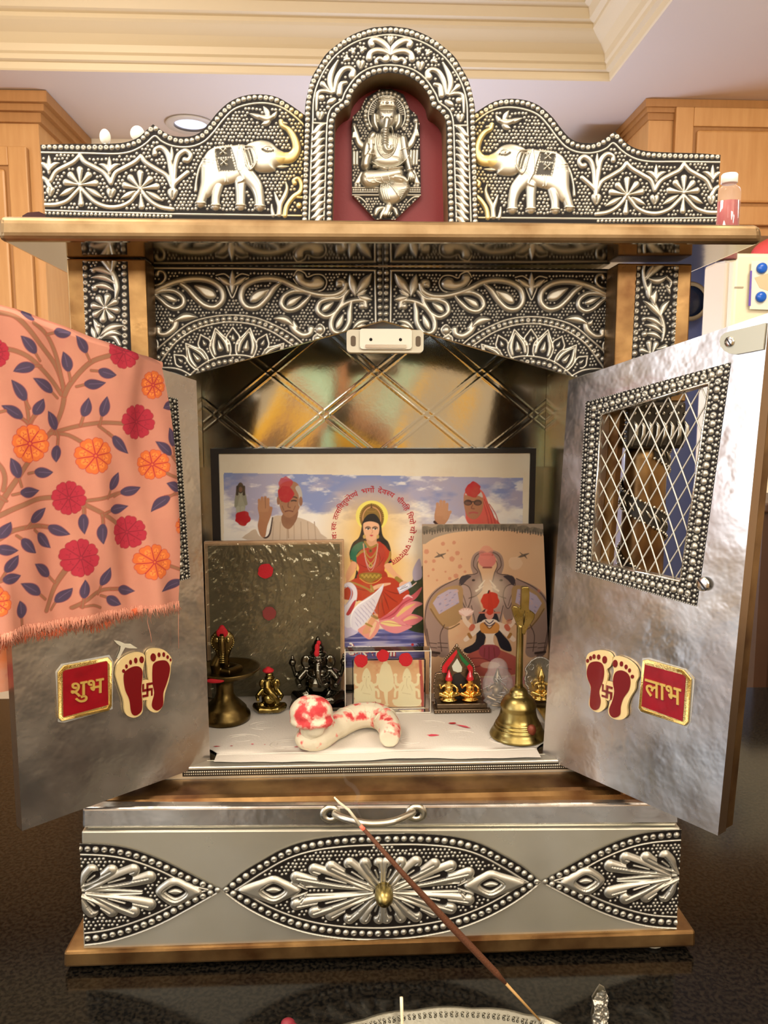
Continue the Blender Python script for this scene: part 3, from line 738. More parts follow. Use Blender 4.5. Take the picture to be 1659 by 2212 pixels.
S.stroke([(700, 700), (760, 652), (830, 630), (880, 622)], 4, 4)
S.stroke([(480, 640), (545, 632), (620, 642), (690, 680)], 4, 4); S.stroke([(470, 665), (560, 655), (640, 680)], 4, 4)
S.stroke([(470, 480), (505, 500), (505, 540), (480, 580)], 4, 4)
S.field([(455, 140), (1585, 150), (1585, 470), (900, 670), (600, 700), (440, 560)], 17, 5, .55)
lp = [fr.uv(*p) for p in ((330, 552), (330, 850))]
pk = fr.uv(826, 692); el = fr.uv(424, 822)
slope = (pk[1]-el[1])/(pk[0]-el[0]); zl = el[1]+slope*(-.189-el[0])
clip = [(-.189, .5735), (XC, .5735), (XC, pk[1]), (-.189, max(zl, el[1]-.004))]
ap = prism('arch_panel', fr, [(-.190, .5722), (XC, .5722), (2*XC+.190, .5722), (2*XC+.190, clip[3][1]), (XC, pk[1]), (-.190, clip[3][1])], -.008, -.0004, M_FOILD, SH)
S.mesh('embossed_sheet', M_REL, ap, clip=clip, w0=.0002)
S.mesh('embossed_sheet', M_REL, ap, clip=clip, w0=.0002, mirror=XC)

# embossed strips on the two posts
fr = FY(.030)
def strip(mirror_of, seed):
    pass
S = Sheet(fr, -.2355, -.2000, .440, .5725, ST, SILV); S.zoom(120, 520, 720/1659)
S.beads([(148, 60), (148, 540)], 13, 35, smooth=0, ringp=.6); S.beads([(342, 60), (345, 540)], 13, 35, smooth=0, ringp=.6)
S.stroke([(300, 285), (305, 230), (285, 160), (235, 95), (190, 50)], [5, 14, 14, 12, 6], 10)
for a in ((292, 250, 180, 232, 15, 18), (298, 215, 178, 185, 15, 18), (285, 175, 172, 145, 15, 16), (262, 120, 175, 60, 14, 8), (290, 165, 262, 70, 12, -8)): S.leaf(*a[:5], bend=a[5])
S.petal(285, 150, 300, 65, 22); S.dot(195, 235, 15); S.dot(190, 148, 12)
for k in range(8):
    a = math.pi*k/4+.2; S.petal(248+14*math.cos(a), 335+14*math.sin(a), 248+58*math.cos(a), 335+58*math.sin(a), 17)
S.dot(248, 335, 13, 12)
S.leaf(215, 470, 190, 390, 14, 6); S.leaf(200, 490, 180, 430, 12); S.leaf(225, 475, 345, 425, 20, -16); S.leaf(230, 490, 330, 470, 18, -20); S.stroke([(190, 510), (230, 480), (290, 480), (320, 520)], [6, 10, 12, 8], 8)
S.dot(215, 425, 14); S.leaf(200, 545, 320, 560, 16)
S.field([(165, 50), (325, 50), (328, 600), (165, 600)], 18, 5.5, .5)
cl = [fr.uv(177, 540), fr.uv(275, 540), (fr.uv(278, 740)[0], .442), (fr.uv(180, 740)[0], .442)]
S.mesh('embossed_strip', M_REL, SH, clip=[(cl[0][0], .5705), (cl[1][0], .5705), (cl[1][0], .442), (cl[0][0], .442)], w0=.0002)
S = Sheet(fr, .2035, .2405, .440, .5725, ST, SILV); S.zoom(820, 520, 720/1659)
S.beads([(1288, 100), (1262, 700)], 13, 35, smooth=0, ringp=.5); S.beads([(1478, 100), (1455, 700)], 13, 35, smooth=0, ringp=.5)
S.stroke([(1330, 85), (1312, 150), (1325, 230), (1365, 310), (1400, 380), (1415, 440), (1405, 500)], [5, 8, 9, 9, 10, 9, 5], 9)
for a in ((1318, 190, 1360, 120, 13, 4), (1325, 195, 1440, 105, 17, -14), (1335, 190, 1430, 175, 16, 18), (1340, 290, 1350, 205, 16, -6), (1365, 320, 1375, 245, 17, -5), (1400, 370, 1440, 300, 15, -8), (1400, 385, 1312, 300, 15, 8), (1405, 430, 1315, 385, 14, 12), (1405, 460, 1318, 420, 13, 12), (1400, 490, 1320, 465, 13, 12)): S.leaf(*a[:5], bend=a[5])
S.stroke([(1425, 180), (1450, 205), (1440, 235), (1430, 225)], [8, 7, 6, 9], 8); S.leaf(1445, 265, 1430, 215, 9)
S.dot(1318, 465, 14); S.dot(1315, 390, 11); S.petal(1345, 560, 1305, 545, 14); S.petal(1345, 560, 1340, 510, 14); S.petal(1355, 560, 1375, 515, 14); S.petal(1380, 540, 1420, 530, 14)
S.field([(1305, 90), (1462, 90), (1440, 760), (1278, 760)], 18, 5.5, .5, seed=9)
cl = [fr.uv(1375, 560)[0], fr.uv(1467, 560)[0]]
S.mesh('embossed_strip', M_REL, SH, clip=[(cl[0]+.0005, .5705), (cl[1], .5705), (cl[1]-.0018, .442), (cl[0]-.0018, .442)], w0=.0002)

# crest: two wings and the tall arch
fr = FY(.0)
A3 = (60, 180, 640/1659)
def zA(p): return fr.uv(A3[0]+p[0]*A3[2], A3[1]+p[1]*A3[2])
S = Sheet(fr, -.2530, -.0560, .588, .700, ST, SILV); S.zoom(*A3)
top = [(72, 345), (200, 340), (350, 340), (480, 338), (560, 328), (620, 303), (660, 268), (702, 230), (742, 258), (790, 288), (850, 300), (920, 296), (972, 270), (1020, 218), (1062, 165), (1120, 112), (1180, 80), (1250, 64), (1330, 64), (1400, 80), (1470, 120), (1560, 185)]
S.beads([(90, 358), (200, 360), (350, 360), (480, 360), (560, 350), (625, 325), (668, 285), (705, 250), (745, 280), (795, 308), (855, 325), (925, 318), (985, 290), (1035, 235), (1080, 178), (1130, 130), (1185, 98), (1255, 82), (1330, 82), (1400, 100), (1455, 135), (1530, 185)], 13, 32, ringp=.45)
inn = [(70, 388), (200, 390), (330, 392), (480, 396), (560, 388), (620, 365), (665, 335), (712, 296), (750, 325), (800, 348), (860, 358), (930, 352), (990, 325), (1040, 275), (1090, 210), (1150, 150), (1230, 120), (1330, 112), (1420, 135), (1500, 190), (1560, 250)]
S.stroke(inn, 4, 4); S.stroke([(95, 712), (400, 722), (800, 732), (1560, 742)], 4, 4, 0)
S.beads([(100, 728), (800, 745)], 8, 24, smooth=0)
for pts in ([(130, 545), (160, 495), (220, 462), (260, 440), (292, 406)], [(292, 406), (320, 442), (372, 470), (430, 505), (467, 560)], [(467, 560), (490, 505), (540, 475), (600, 442), (634, 410)], [(634, 410), (662, 445), (720, 482), (780, 520), (808, 575)], [(812, 575), (840, 545), (895, 500)], [(80, 530), (105, 545), (125, 580)]):
    S.stroke(pts, 12, 9)
for pts in ([(98, 682), (160, 680), (220, 660), (262, 620), (295, 585)], [(295, 585), (330, 622), (380, 668), (450, 694), (520, 690), (572, 665), (602, 630), (632, 595)], [(634, 595), (662, 635), (702, 672), (752, 696), (812, 706)]):
    S.stroke(pts, 11, 9)
for cx, cy, tips, lv, dr2 in ((295, 572, ((292, 485), (240, 515), (342, 515), (215, 556), (380, 560)), ((180, 632), (420, 642)), (299, 690)), (632, 594, ((630, 505), (575, 530), (685, 538), (545, 572), (722, 578)), ((522, 648), (758, 660)), (638, 705))):
    for tx, ty in tips: S.petal(cx+(tx-cx)*.15, cy+(ty-cy)*.15, tx, ty, 18)
    for tx, ty in lv: S.leaf(cx+(tx-cx)*.25, cy+(ty-cy)*.2, tx, ty, 15)
    S.petal(cx+2, cy+30, dr2[0], dr2[1]-14, 17); S.dot(cx, cy, 12, 12)
for x, y, w in ((128, 605, 25), (468, 612, 27), (812, 618, 30)): S.heart(x, y, w)
for x, y in ((458, 455), (120, 448)):
    S.leaf(x, y+45, x, y-42, 12); S.leaf(x-2, y+45, x-58, y, 13, 12); S.leaf(x+2, y+45, x+60, y, 13, -12); S.leaf(x, y+62, x, y+20, 10)
S.stroke([(812, 600), (808, 530), (800, 470), (785, 400), (750, 362), (715, 372), (712, 395)], [10, 13, 14, 14, 13, 11, 15], 11)
S.stroke([(815, 600), (822, 520), (826, 460), (845, 405), (885, 380), (912, 405), (900, 432), (880, 430)], [10, 12, 13, 14, 13, 12, 13, 15], 11)
S.leaf(808, 440, 806, 355, 9)
GT = (.80, .66, .30)
# elephant
S.poly([(1000, 395), (1030, 368), (1080, 352), (1150, 350), (1215, 348), (1245, 410), (1238, 480), (1205, 530), (1150, 560), (1090, 575), (1050, 600), (1015, 640), (985, 640), (975, 600), (985, 520), (975, 450)], 20, 45, 5)
S.stroke([(1010, 480), (1005, 560), (985, 620), (968, 672)], [40, 36, 28, 26], 20); S.stroke([(1065, 575), (1052, 640), (1052, 688)], [30, 24, 25], 17)
S.stroke([(1190, 545), (1192, 610), (1192, 688)], [34, 27, 26], 18); S.stroke([(1225, 510), (1275, 570), (1295, 630), (1300, 690)], [45, 36, 28, 28], 22)
S.poly([(1225, 352), (1262, 330), (1310, 322), (1360, 335), (1400, 370), (1445, 395), (1462, 425), (1430, 455), (1390, 470), (1385, 492), (1340, 502), (1290, 498), (1255, 470), (1235, 420)], 26, 55, 5)
S.stroke([(1420, 420), (1475, 415), (1505, 370), (1492, 310), (1460, 262), (1425, 240), (1418, 215)], [32, 30, 24, 19, 15, 12, 13], 18, col=GT, al=.999)
S.stroke([(1418, 222), (1448, 226)], [9, 5], 8); S.leaf(1388, 470, 1462, 466, 8); S.leaf(1310, 470, 1385, 492, 16)
S.poly([(1205, 375), (1225, 360), (1260, 362), (1280, 392), (1285, 430), (1268, 470), (1250, 490), (1228, 470), (1215, 425)], 12, 18, 5)
S.stroke([(1205, 372), (1218, 420), (1232, 470), (1250, 492), (1278, 460), (1285, 410), (1262, 365), (1220, 360)], 5, 32, 6)
S.stroke([(1225, 380), (1240, 420), (1250, 460)], 3, 2, 4, mode='cut', al=.7); S.stroke([(1245, 380), (1258, 420), (1262, 450)], 3, 2, 4, mode='cut', al=.7)
S.stroke([(1318, 372), (1340, 358), (1368, 366), (1375, 382), (1350, 388), (1325, 382), (1318, 372)], 4, 30, 4); S.dot(1345, 373, 8, 34); S.stroke([(1316, 378), (1345, 392), (1378, 386)], 2.5, 20, 3, mode='cut', al=.8)
S.stroke([(985, 425), (960, 480), (945, 545), (940, 602)], [5, 6, 5, 8], 7)
S.poly([(1050, 375), (1140, 362), (1165, 440), (1175, 495), (1072, 497), (1060, 440)], 3, 3, 0, mode='cut', al=.85)
S.beads([(1048, 378), (1060, 440), (1075, 497)], 7, 15); S.beads([(1140, 360), (1150, 420), (1172, 492)], 7, 15); S.beads([(1075, 497), (1175, 495)], 7, 15, smooth=0); S.beads([(1048, 362), (1140, 350)], 7, 15, smooth=0)
for x, y in ((1095, 385), (1100, 445)):
    for k in range(4):
        a = math.pi/4+k*math.pi/2; S.petal(x, y, x+20*math.cos(a), y+18*math.sin(a), 7, 18)
S.beads([(1070, 420), (1150, 415)], 5, 13, smooth=0)
S.stroke([(1185, 350), (1180, 400), (1180, 470), (1190, 495)], 5, 25); S.stroke([(1110, 500), (1110, 560)], 3, 25, 0); S.stroke([(1122, 500), (1124, 560)], 3, 25, 0); S.dot(1186, 493, 11, 26); S.stroke([(1190, 500), (1210, 545), (1180, 560)], 6, 26)
S.stroke([(982, 425), (1045, 435)], 3, 22, 0); S.stroke([(982, 440), (1045, 450)], 3, 22, 0)
for x0, x1, y in ((942, 995, 672), (1030, 1078, 684), (1168, 1218, 684), (1272, 1328, 688)):
    S.stroke([(x0, y), (x1, y+2)], 5, 24, 0); S.beads([(x0, y+13), (x1, y+15)], 6, 14, smooth=0)
# bird
S.leaf(1245, 172, 1345, 200, 14, 4); S.leaf(1350, 200, 1320, 132, 14, 5); S.leaf(1350, 205, 1395, 160, 12, 5); S.stroke([(1300, 190), (1340, 200), (1375, 190)], [12, 19, 8], 14); S.leaf(1360, 205, 1310, 232, 15, -6); S.dot(1300, 188, 10)
# plants beside the arch
for p, r in (([(1405, 735), (1408, 690), (1395, 650), (1382, 612)], [12, 11, 9, 3]), ([(1410, 735), (1415, 680), (1440, 630), (1452, 590), (1445, 555)], [12, 12, 12, 8, 3]), ([(1375, 740), (1368, 710), (1366, 680)], [10, 8, 3])): S.stroke(p, r, 9)
S.stroke([(1440, 740), (1450, 690), (1485, 640), (1525, 610), (1535, 570), (1515, 535), (1490, 545), (1495, 560)], [14, 13, 13, 14, 13, 11, 10, 13], 11, col=GT)
S.stroke([(1545, 640), (1500, 640)], [8, 4], 7, col=GT); S.dot(1520, 685, 16, 11, col=GT)
S.field([(80, 400), (340, 400), (490, 405), (600, 385), (712, 310), (850, 372), (930, 368), (1000, 335), (1100, 218), (1160, 160), (1240, 130), (1330, 124), (1420, 148), (1545, 245), (1545, 730), (800, 722), (92, 708)], 22, 7, .45)
# tarnish towards the arch
Ug, Vg = np.meshgrid(S.u0+np.arange(S.nu)*S.st, S.v0+np.arange(S.nv)*S.st)
k = np.clip((Ug+.082)/.020, 0, 1)[..., None]*.75; S.C = S.C*(1-k)+np.array((.72, .56, .22))*k
wing = [zA(p) for p in top]; wing = [tuple(x) for x in crom(wing[:8], 4)[:-1]]+[tuple(x) for x in crom(wing[7:], 4)]
xe = -.0592
clip = [tuple(zA((102, 760)))]+wing+[(xe, wing[-1][1]), (xe, .588)]
clip[0] = (clip[0][0], .588)
CR = box('crest_foot', -.2480, .2520, .001, .024, .5885, .594, M_COPL, SH)
for mir in (0, 1):
    pts = [((2*XC+.0007-u) if mir else u, v) for u, v in clip]
    w_ = prism('crest_wing', fr, pts, -.020, 0, M_COPL, SH)
    S.mesh('embossed_sheet', M_REL, w_, clip=clip, w0=.0003, mirror=(XC+.00035) if mir else None)
# arch
fr = FY(-.004)
B3 = (620, 40, 440/1659)
XA = float(fr.uv(843.5, 240)[0])
S = Sheet(fr, -.0620, XA+.0003, .588, .736, ST, SILV); S.zoom(*B3)
def zB(p): return fr.uv(B3[0]+p[0]*B3[2], B3[1]+p[1]*B3[2])
S.beads([(143, 1640), (148, 1480), (150, 1360), (155, 1090), (165, 920), (170, 740), (183, 620), (212, 520), (245, 462), (275, 410), (305, 365), (345, 310), (378, 268), (420, 235), (465, 200), (512, 172), (560, 152), (605, 136), (655, 118), (705, 106), (765, 99), (843, 95)], 20, 45, ringp=.2)
S.stroke([(180, 1640), (195, 1200), (210, 860), (215, 680), (240, 560), (300, 430), (390, 310), (500, 225), (620, 170), (760, 140), (850, 133)], 5, 5)
S.stroke([(300, 1640), (315, 1200), (325, 870), (345, 760), (385, 710), (445, 668), (475, 600), (555, 485), (650, 415), (760, 385), (850, 380)], 5, 5)
S.beads([(342, 1640), (350, 1300), (355, 1000), (360, 850), (392, 770), (440, 722), (488, 685), (502, 635), (535, 575), (600, 500), (650, 462), (700, 438), (770, 422), (850, 415)], 20, 49, ringp=.1)
S.stroke([(212, 852), (325, 856)], 6, 6, 0)
y = 905
while y < 1650:
    S.stroke([(205, y+38), (235, y+20), (265, y-18), (300, y-38)], [8, 20, 20, 8], 15, 4); y += 57
S.heart(270, 788, 34)
S.stroke([(372, 605), (350, 520), (365, 440), (415, 345)], [12, 22, 20, 6], 14)
S.stroke([(385, 605), (405, 500), (450, 425), (505, 405), (540, 430), (530, 465)], [10, 20, 20, 18, 20, 28], 15)
S.petal(345, 590, 290, 535, 22); S.stroke([(370, 610), (310, 592), (262, 600), (245, 640), (240, 750)], [10, 14, 14, 14, 7], 11)
S.dot(282, 648, 24, 15); S.stroke([(425, 610), (440, 540), (480, 525)], [24, 20, 14], 14); S.poly([(325, 690), (345, 660), (385, 645), (400, 665), (375, 695), (340, 702)], 14, 20, 5)
S.dot(335, 725, 15); S.dot(430, 665, 10)
S.heart(600, 372, 36)
for x, y, a in ((540, 280, -1.9), (612, 268, -1.3), (500, 335, -2.7)):
    for d in (-.7, 0, .7): S.petal(x, y, x+32*math.cos(a+d), y+32*math.sin(a+d), 10, 12, .7)
    S.dot(x, y, 15, 13)
S.stroke([(848, 305), (820, 240), (770, 195), (715, 175), (680, 195), (690, 215)], [7, 22, 25, 22, 20, 24], 16)
S.stroke([(845, 305), (790, 270), (725, 262), (680, 285), (668, 325)], [7, 20, 22, 22, 26], 15)
S.poly([(780, 345), (790, 310), (820, 300), (838, 320), (830, 350), (800, 362)], 14, 20, 5); S.stroke([(790, 345), (755, 325), (725, 345), (728, 362)], [12, 14, 12, 14], 11)
S.heart(850, 175, 36)
S.field([(215, 850), (225, 680), (250, 560), (310, 435), (400, 320), (505, 238), (630, 183), (760, 152), (850, 146), (850, 368), (760, 372), (640, 402), (545, 478), (465, 590), (435, 660), (375, 698), (335, 760), (318, 850)], 30, 8.5, .4)
outl = [zB(p) for p in [(118, 1660), (140, 1100), (145, 760), (165, 620), (200, 490), (255, 390), (320, 290), (420, 205), (540, 130), (680, 80), (760, 70), (850, 62)]]
outl = [tuple(x) for x in crom(outl, 5)]; outl[0] = (outl[0][0], .588); outl = [(min(u, XA), v) for u, v in outl]; outl[-1] = (XA, outl[-1][1])
inl = [zB(p) for p in [(368, 1660), (382, 1200), (388, 870), (402, 795), (450, 738), (508, 700), (535, 610), (610, 520), (720, 462), (850, 442)]]
inl = [tuple(x) for x in crom(inl, 5)]; inl[0] = (inl[0][0], .588); inl[-1] = (XA, inl[-1][1])
full = outl+[(2*XA-u, v) for u, v in outl[-2::-1]]+[(2*XA-u, v) for u, v in inl]+inl[-2::-1]
AR = prism('crest_arch', fr, full, -.028, 0, M_COPL, SH)
half = outl+inl[::-1]
S.mesh('embossed_sheet', M_REL, AR, clip=half, w0=.0003)
S.mesh('embossed_sheet', M_REL, AR, clip=half, w0=.0003, mirror=XA)
fr2 = FY(.0225)
nb = prism('niche_back', fr2, [(XA-.046, .588), (XA+.046, .588), (XA+.046, .66), (XA+.030, .70), (XA-.030, .70), (XA-.046, .66)], -.003, 0, M_RED, SH)

# seated elephant-headed figure, embossed plaque standing in the niche
fr = FY(.017)
def zB2(p): return fr.uv(B3[0]+p[0]*B3[2], B3[1]+p[1]*B3[2])
pl = [(720, 1640), (545, 1450), (530, 1440), (525, 900), (535, 800), (600, 740), (640, 650), (760, 575), (850, 572), (950, 620), (1000, 740), (1060, 790), (1080, 860), (1090, 1440), (880, 1640)]
pq = [tuple(zB2(p)) for p in pl]
us = [p[0] for p in pq]; vs = [p[1] for p in pq]
S = Sheet(fr, min(us)-.001, max(us)+.001, min(vs)-.001, max(vs)+.001, .00036, SILV); S.zoom(*B3)
halo = [(700+0, 930)]
import itertools
cx, cy = 812, 790
S.beads([(cx+175*math.cos(a)*1.0, cy+185*math.sin(a)) for a in np.linspace(math.pi*.80, math.pi*2.20, 24)], 17, 36)
S.stroke([(cx+150*math.cos(a), cy+160*math.sin(a)) for a in np.linspace(math.pi*.80, math.pi*2.20, 24)], 5, 6)
for a in np.linspace(math.pi*1.02, math.pi*1.98, 26): S.stroke([(cx+108*math.cos(a), cy+115*math.sin(a)), (cx+140*math.cos(a), cy+150*math.sin(a))], 4, 8, 0)
# throne
S.stroke([(530, 1380), (1088, 1380)], 5, 8, 0); S.beads([(540, 1398), (1080, 1398)], 9, 20, smooth=0); S.stroke([(530, 1440), (1088, 1440)], 6, 10, 0); S.stroke([(535, 1415), (1085, 1415)], 4, 6, 0)
S.poly([(545, 1350), (600, 1250), (640, 1250), (590, 1350)], 8, 12, 0); S.poly([(1085, 1350), (1040, 1230), (1010, 1240), (1040, 1350)], 8, 12, 0)
for x in (560, 590, 1040, 1065): S.dot(x, 1362, 13)
S.stroke([(530, 1455), (590, 1458), (640, 1500)], 6, 8); S.stroke([(1085, 1455), (1030, 1458), (980, 1500)], 6, 8)
# cushion pillars
for x in (1010, 1035, 1060): S.stroke([(x, 1080), (x-5, 1190)], 11, 12, 0)
for x in (545, 570): S.stroke([(x, 1090), (x, 1190)], 11, 12, 0)
# back arms
S.stroke([(660, 1060), (590, 1020), (560, 930), (545, 880)], [30, 26, 18, 14], 18); S.stroke([(950, 1060), (1010, 1020), (1045, 930), (1055, 860)], [30, 26, 18, 14], 18)
S.dot(1050, 835, 22); S.dot(545, 870, 16)
for k in (-1, 0, 1): S.stroke([(1050+k*10, 910), (1058+k*14, 960)], 7, 20, 0); S.stroke([(548+k*8, 930), (545+k*10, 975)], 6, 18, 0)
# torso
S.poly([(690, 950), (760, 935), (870, 935), (930, 960), (965, 1050), (950, 1120), (940, 1200), (880, 1240), (760, 1240), (700, 1200), (690, 1120), (670, 1040)], 45, 110, 5)
S.poly([(700, 1150), (760, 1110), (850, 1100), (920, 1130), (935, 1190), (880, 1225), (770, 1225), (710, 1195)], 52, 60, 5)
# legs and seat cloth
S.stroke([(905, 1265), (780, 1290), (660, 1300)], [45, 55, 60], 52); S.poly([(600, 1290), (640, 1250), (740, 1255), (860, 1265), (930, 1290), (965, 1330), (930, 1360), (850, 1345), (740, 1370), (660, 1385), (605, 1350)], 48, 55, 5)
S.stroke([(880, 1300), (940, 1310), (975, 1340)], [30, 28, 18], 50)
S.poly([(755, 1370), (830, 1345), (930, 1340), (990, 1350), (1000, 1400), (960, 1460), (890, 1510), (820, 1515), (765, 1480), (745, 1420)], 50, 70, 5)
for k in range(6): S.stroke([(825+k*6, 1360+k*6), (900+k*4, 1410+k*14), (985-k*12, 1395+k*16)], 4, 58, 5)
for k in range(4): S.stroke([(765+k*17, 1365), (760+k*17, 1420), (785+k*16, 1490)], 5, 56, 5)
for k in range(4): S.stroke([(640+k*60, 1290), (660+k*60, 1340), (720+k*50, 1350)], 3, 54, 5)
# near arms and hands
S.stroke([(700, 960), (655, 1040), (640, 1120)], [34, 36, 34], 50); S.stroke([(640, 1200), (650, 1150), (690, 1080)], [40, 38, 26], 58)
S.poly([(655, 1090), (650, 1040), (665, 990), (700, 985), (715, 1030), (712, 1090), (690, 1110)], 60, 30, 5)
for k in range(4): S.stroke([(662+k*15, 1040), (664+k*14, 985+abs(k-1.5)*6)], 7.5, 64, 0)
S.stroke([(655, 1118), (715, 1125)], 6, 66, 0)
S.stroke([(945, 990), (960, 1090), (985, 1190), (1000, 1250)], [34, 34, 28, 22], 58); S.stroke([(930, 1080), (985, 1075)], 5, 62, 0)
S.poly([(985, 1260), (1020, 1250), (1045, 1290), (1030, 1330), (990, 1330), (975, 1290)], 58, 25, 5)
for k in range(4): S.stroke([(990+k*14, 1290), (985+k*15, 1335-k*4)], 7, 64, 0)
S.stroke([(978, 1248), (1020, 1238)], 6, 62, 0)
# garlands
for r_, h_ in ((0, 62), (14, 60), (28, 58)):
    S.stroke([(730+r_, 960), (740+r_, 1080), (790, 1150-r_), (850, 1130-r_), (890-r_, 1040), (885-r_, 960)], 5, h_, 6)
S.stroke([(700, 1215), (800, 1228), (900, 1215), (960, 1170), (990, 1130)], 6, 62); S.stroke([(690, 1185), (800, 1240), (940, 1225)], 7, 62)
S.beads([(765, 1245), (830, 1245)], 6, 14, smooth=0)
# head
S.stroke([(712, 800), (715, 860), (735, 910)], [24, 26, 10], 45); S.stroke([(912, 800), (908, 860), (885, 905)], [24, 26, 10], 45)
S.poly([(728, 770), (760, 745), (860, 745), (892, 770), (890, 840), (865, 890), (830, 905), (790, 905), (755, 885), (735, 840)], 62, 70, 5)
S.stroke([(812, 850), (800, 930), (798, 1000), (795, 1060), (815, 1095), (850, 1085), (850, 1060)], [40, 34, 30, 27, 24, 20, 16], 80)
for k in range(7): S.stroke([(775, 925+k*20), (820, 925+k*20)], 2.5, 84, 0, mode='cut', al=.45)
S.poly([(730, 740), (735, 690), (770, 660), (855, 660), (888, 690), (895, 745), (860, 760), (765, 760)], 66, 40, 5)
for y_ in (675, 700, 742): S.stroke([(740, y_), (812, y_-10), (885, y_)], 5, 76)
S.dot(812, 715, 20, 82); S.dot(780, 712, 10, 76); S.dot(846, 712, 10, 76)
for x_ in (768, 852): S.poly([(x_-20, 825), (x_, 812), (x_+20, 825), (x_, 836)], 74, 6, 4); S.dot(x_, 824, 6, 70, mode='cut', al=.8)
S.stroke([(800, 775), (810, 800)], 3, 75, 0); S.stroke([(822, 775), (816, 800)], 3, 75, 0)
S.stroke([(770, 930), (768, 950)], [14, 7], 70, 0); S.stroke([(850, 905), (862, 940)], [13, 5], 70, 0)
# foot below
S.stroke([(830, 1540), (815, 1580), (800, 1600)], [34, 30, 26], 40)
for k in range(5): S.stroke([(785+k*17, 1590), (778+k*16, 1612)], 7, 42, 0)
S.stroke([(720, 1600), (740, 1560), (790, 1545), (770, 1600), (760, 1635)], [14, 22, 10, 16, 10], 24); S.stroke([(895, 1600), (880, 1560), (860, 1545)], [14, 18, 8], 22)
S.field(pl, 24, 8, .3)
pk_ = prism('deity_plaque', fr, pq, -.0055, 0, M_STEELG, SH)
S.H = np.minimum(S.H, S.r(90)); S.mesh('embossed_sheet', M_REL, pk_, clip=pq, w0=.0003)

# drawer front: three embossed eyes
fr = FY(.0)
S = Sheet(fr, -.2535, XC+.0016, .008, .114, ST, SILV); S.zoom(160, 1620, 740/1659)
upc = [(712, 676), (800, 598), (900, 535), (1020, 470), (1150, 430), (1300, 410), (1430, 403), (1506, 402)]
loc_ = [(712, 676), (800, 742), (900, 800), (1020, 852), (1150, 890), (1300, 912), (1430, 918), (1506, 918)]
def inset(pts, cy, d): return [(x+(d*.9 if i == 0 else 0), y+d*(1 if y < cy else -1)*(0 if i == 0 else 1)) for i, (x, y) in enumerate(pts)]
for c in (upc, loc_):
    sg = 1 if c is upc else -1
    S.stroke(c, 5, 5); S.stroke([(x+(70 if i == 0 else 20*(1-i/7)), y+sg*(0 if i == 0 else 57)) for i, (x, y) in enumerate(c)], 4, 4)
    S.beads([(x+(25 if i == 0 else 5), y+sg*(0 if i == 0 else 30)) for i, (x, y) in enumerate(c)], 14, 38, ringp=.3)
lu = [(-10, 448), (150, 453), (280, 475), (420, 525), (560, 592), (722, 676)]; ll = [(-10, 950), (150, 932), (280, 897), (420, 842), (560, 768), (722, 676)]
for c, sg in ((lu, 1), (ll, -1)):
    S.stroke(c, 5, 5); n_ = len(c)
    S.stroke([(x-(70 if i == n_-1 else 8), y+sg*(0 if i == n_-1 else 57)) for i, (x, y) in enumerate(c)], 4, 4)
    S.beads([(x-(25 if i == n_-1 else 3), y+sg*(0 if i == n_-1 else 30)) for i, (x, y) in enumerate(c)], 14, 38, ringp=.5)
def lobed(bx, by, t1, t2, w, h=16):
    mx, my = (t1[0]+t2[0])/2, (t1[1]+t2[1])/2
    for t in (t1, t2):
        ox, oy = t[0]-mx, t[1]-my
        S.stroke([(bx, by), (bx+(mx-bx)*.35+ox*.42, by+(my-by)*.35+oy*.42), (bx+(mx-bx)*.72+ox*1.02, by+(my-by)*.72+oy*1.02), (t[0]+ox*.12, t[1]+oy*.12)], [w*.16, w*.46, w*.74, w*.92], h, 5)
    S.stroke([(bx+(mx-bx)*.30, by+(my-by)*.30), (bx+(mx-bx)*.52, by+(my-by)*.52), (bx+(mx-bx)*.76, by+(my-by)*.76)], [w*.10, w*.46, w*.66], 0.1, 4, mode='cut', al=1)
    S.stroke([(bx+(mx-bx)*.40, by+(my-by)*.40), (bx+(mx-bx)*.70, by+(my-by)*.70)], 4, 6, 0)
    for t in (t1, t2): S.stroke([(bx+(t[0]-bx)*.70, by+(t[1]-by)*.70), (bx+(t[0]-bx)*1.0, by+(t[1]-by)*1.0)], 2.2, 8, 0, mode='cut', al=.6)
YM = 680
def both(f):
    f(lambda y: y); f(lambda y: 2*YM-y)
both(lambda m: lobed(1492, m(665), (1412, m(545)), (1474, m(545)), 29))
both(lambda m: lobed(1475, m(670), (1250, m(562)), (1330, m(548)), 31))
both(lambda m: lobed(1450, m(676), (1082, m(612)), (1160, m(578)), 31))
S.stroke([(1450, 672), (1250, 662), (1110, 660)], [10, 8, 4], 8); S.stroke([(1450, 690), (1250, 698), (1110, 700)], [10, 8, 4], 8)
def almond(x0, x1, cy, h):
    c = (x0+x1)/2+10; L = (x1-x0)/2
    S.poly([(x0-70 if x0 > 500 else x0, cy), (c-L*.5, cy-h*.8), (c, cy-h), (c+L*.5, cy-h*.75), (x1+50, cy), (c+L*.5, cy+h*.75), (c, cy+h), (c-L*.5, cy+h*.8)], 16, 26, 6)
    S.poly([(c-L*.75, cy), (c, cy-h*.62), (c+L*.7, cy), (c, cy+h*.62)], .1, 1, 6, mode='cut', al=1)
    S.stroke([(c-L*.7, cy), (c, cy-h*.55), (c+L*.65, cy), (c, cy+h*.55), (c-L*.7, cy)], 7, 9, 6)
    S.poly([(c-L*.55, cy), (c, cy-h*.38), (c+L*.5, cy), (c, cy+h*.38)], .1, 1, 6, mode='cut', al=1)
    S.leaf(c-L*.38, cy, c+L*.38, cy, 13)
almond(865, 1050, 676, 68)
both(lambda m: lobed(1130, m(674), (1062, m(640)), (1100, m(628)), 10, 8))
both(lambda m: lobed(60, m(672), (292, m(582)), (362, m(612)), 33))
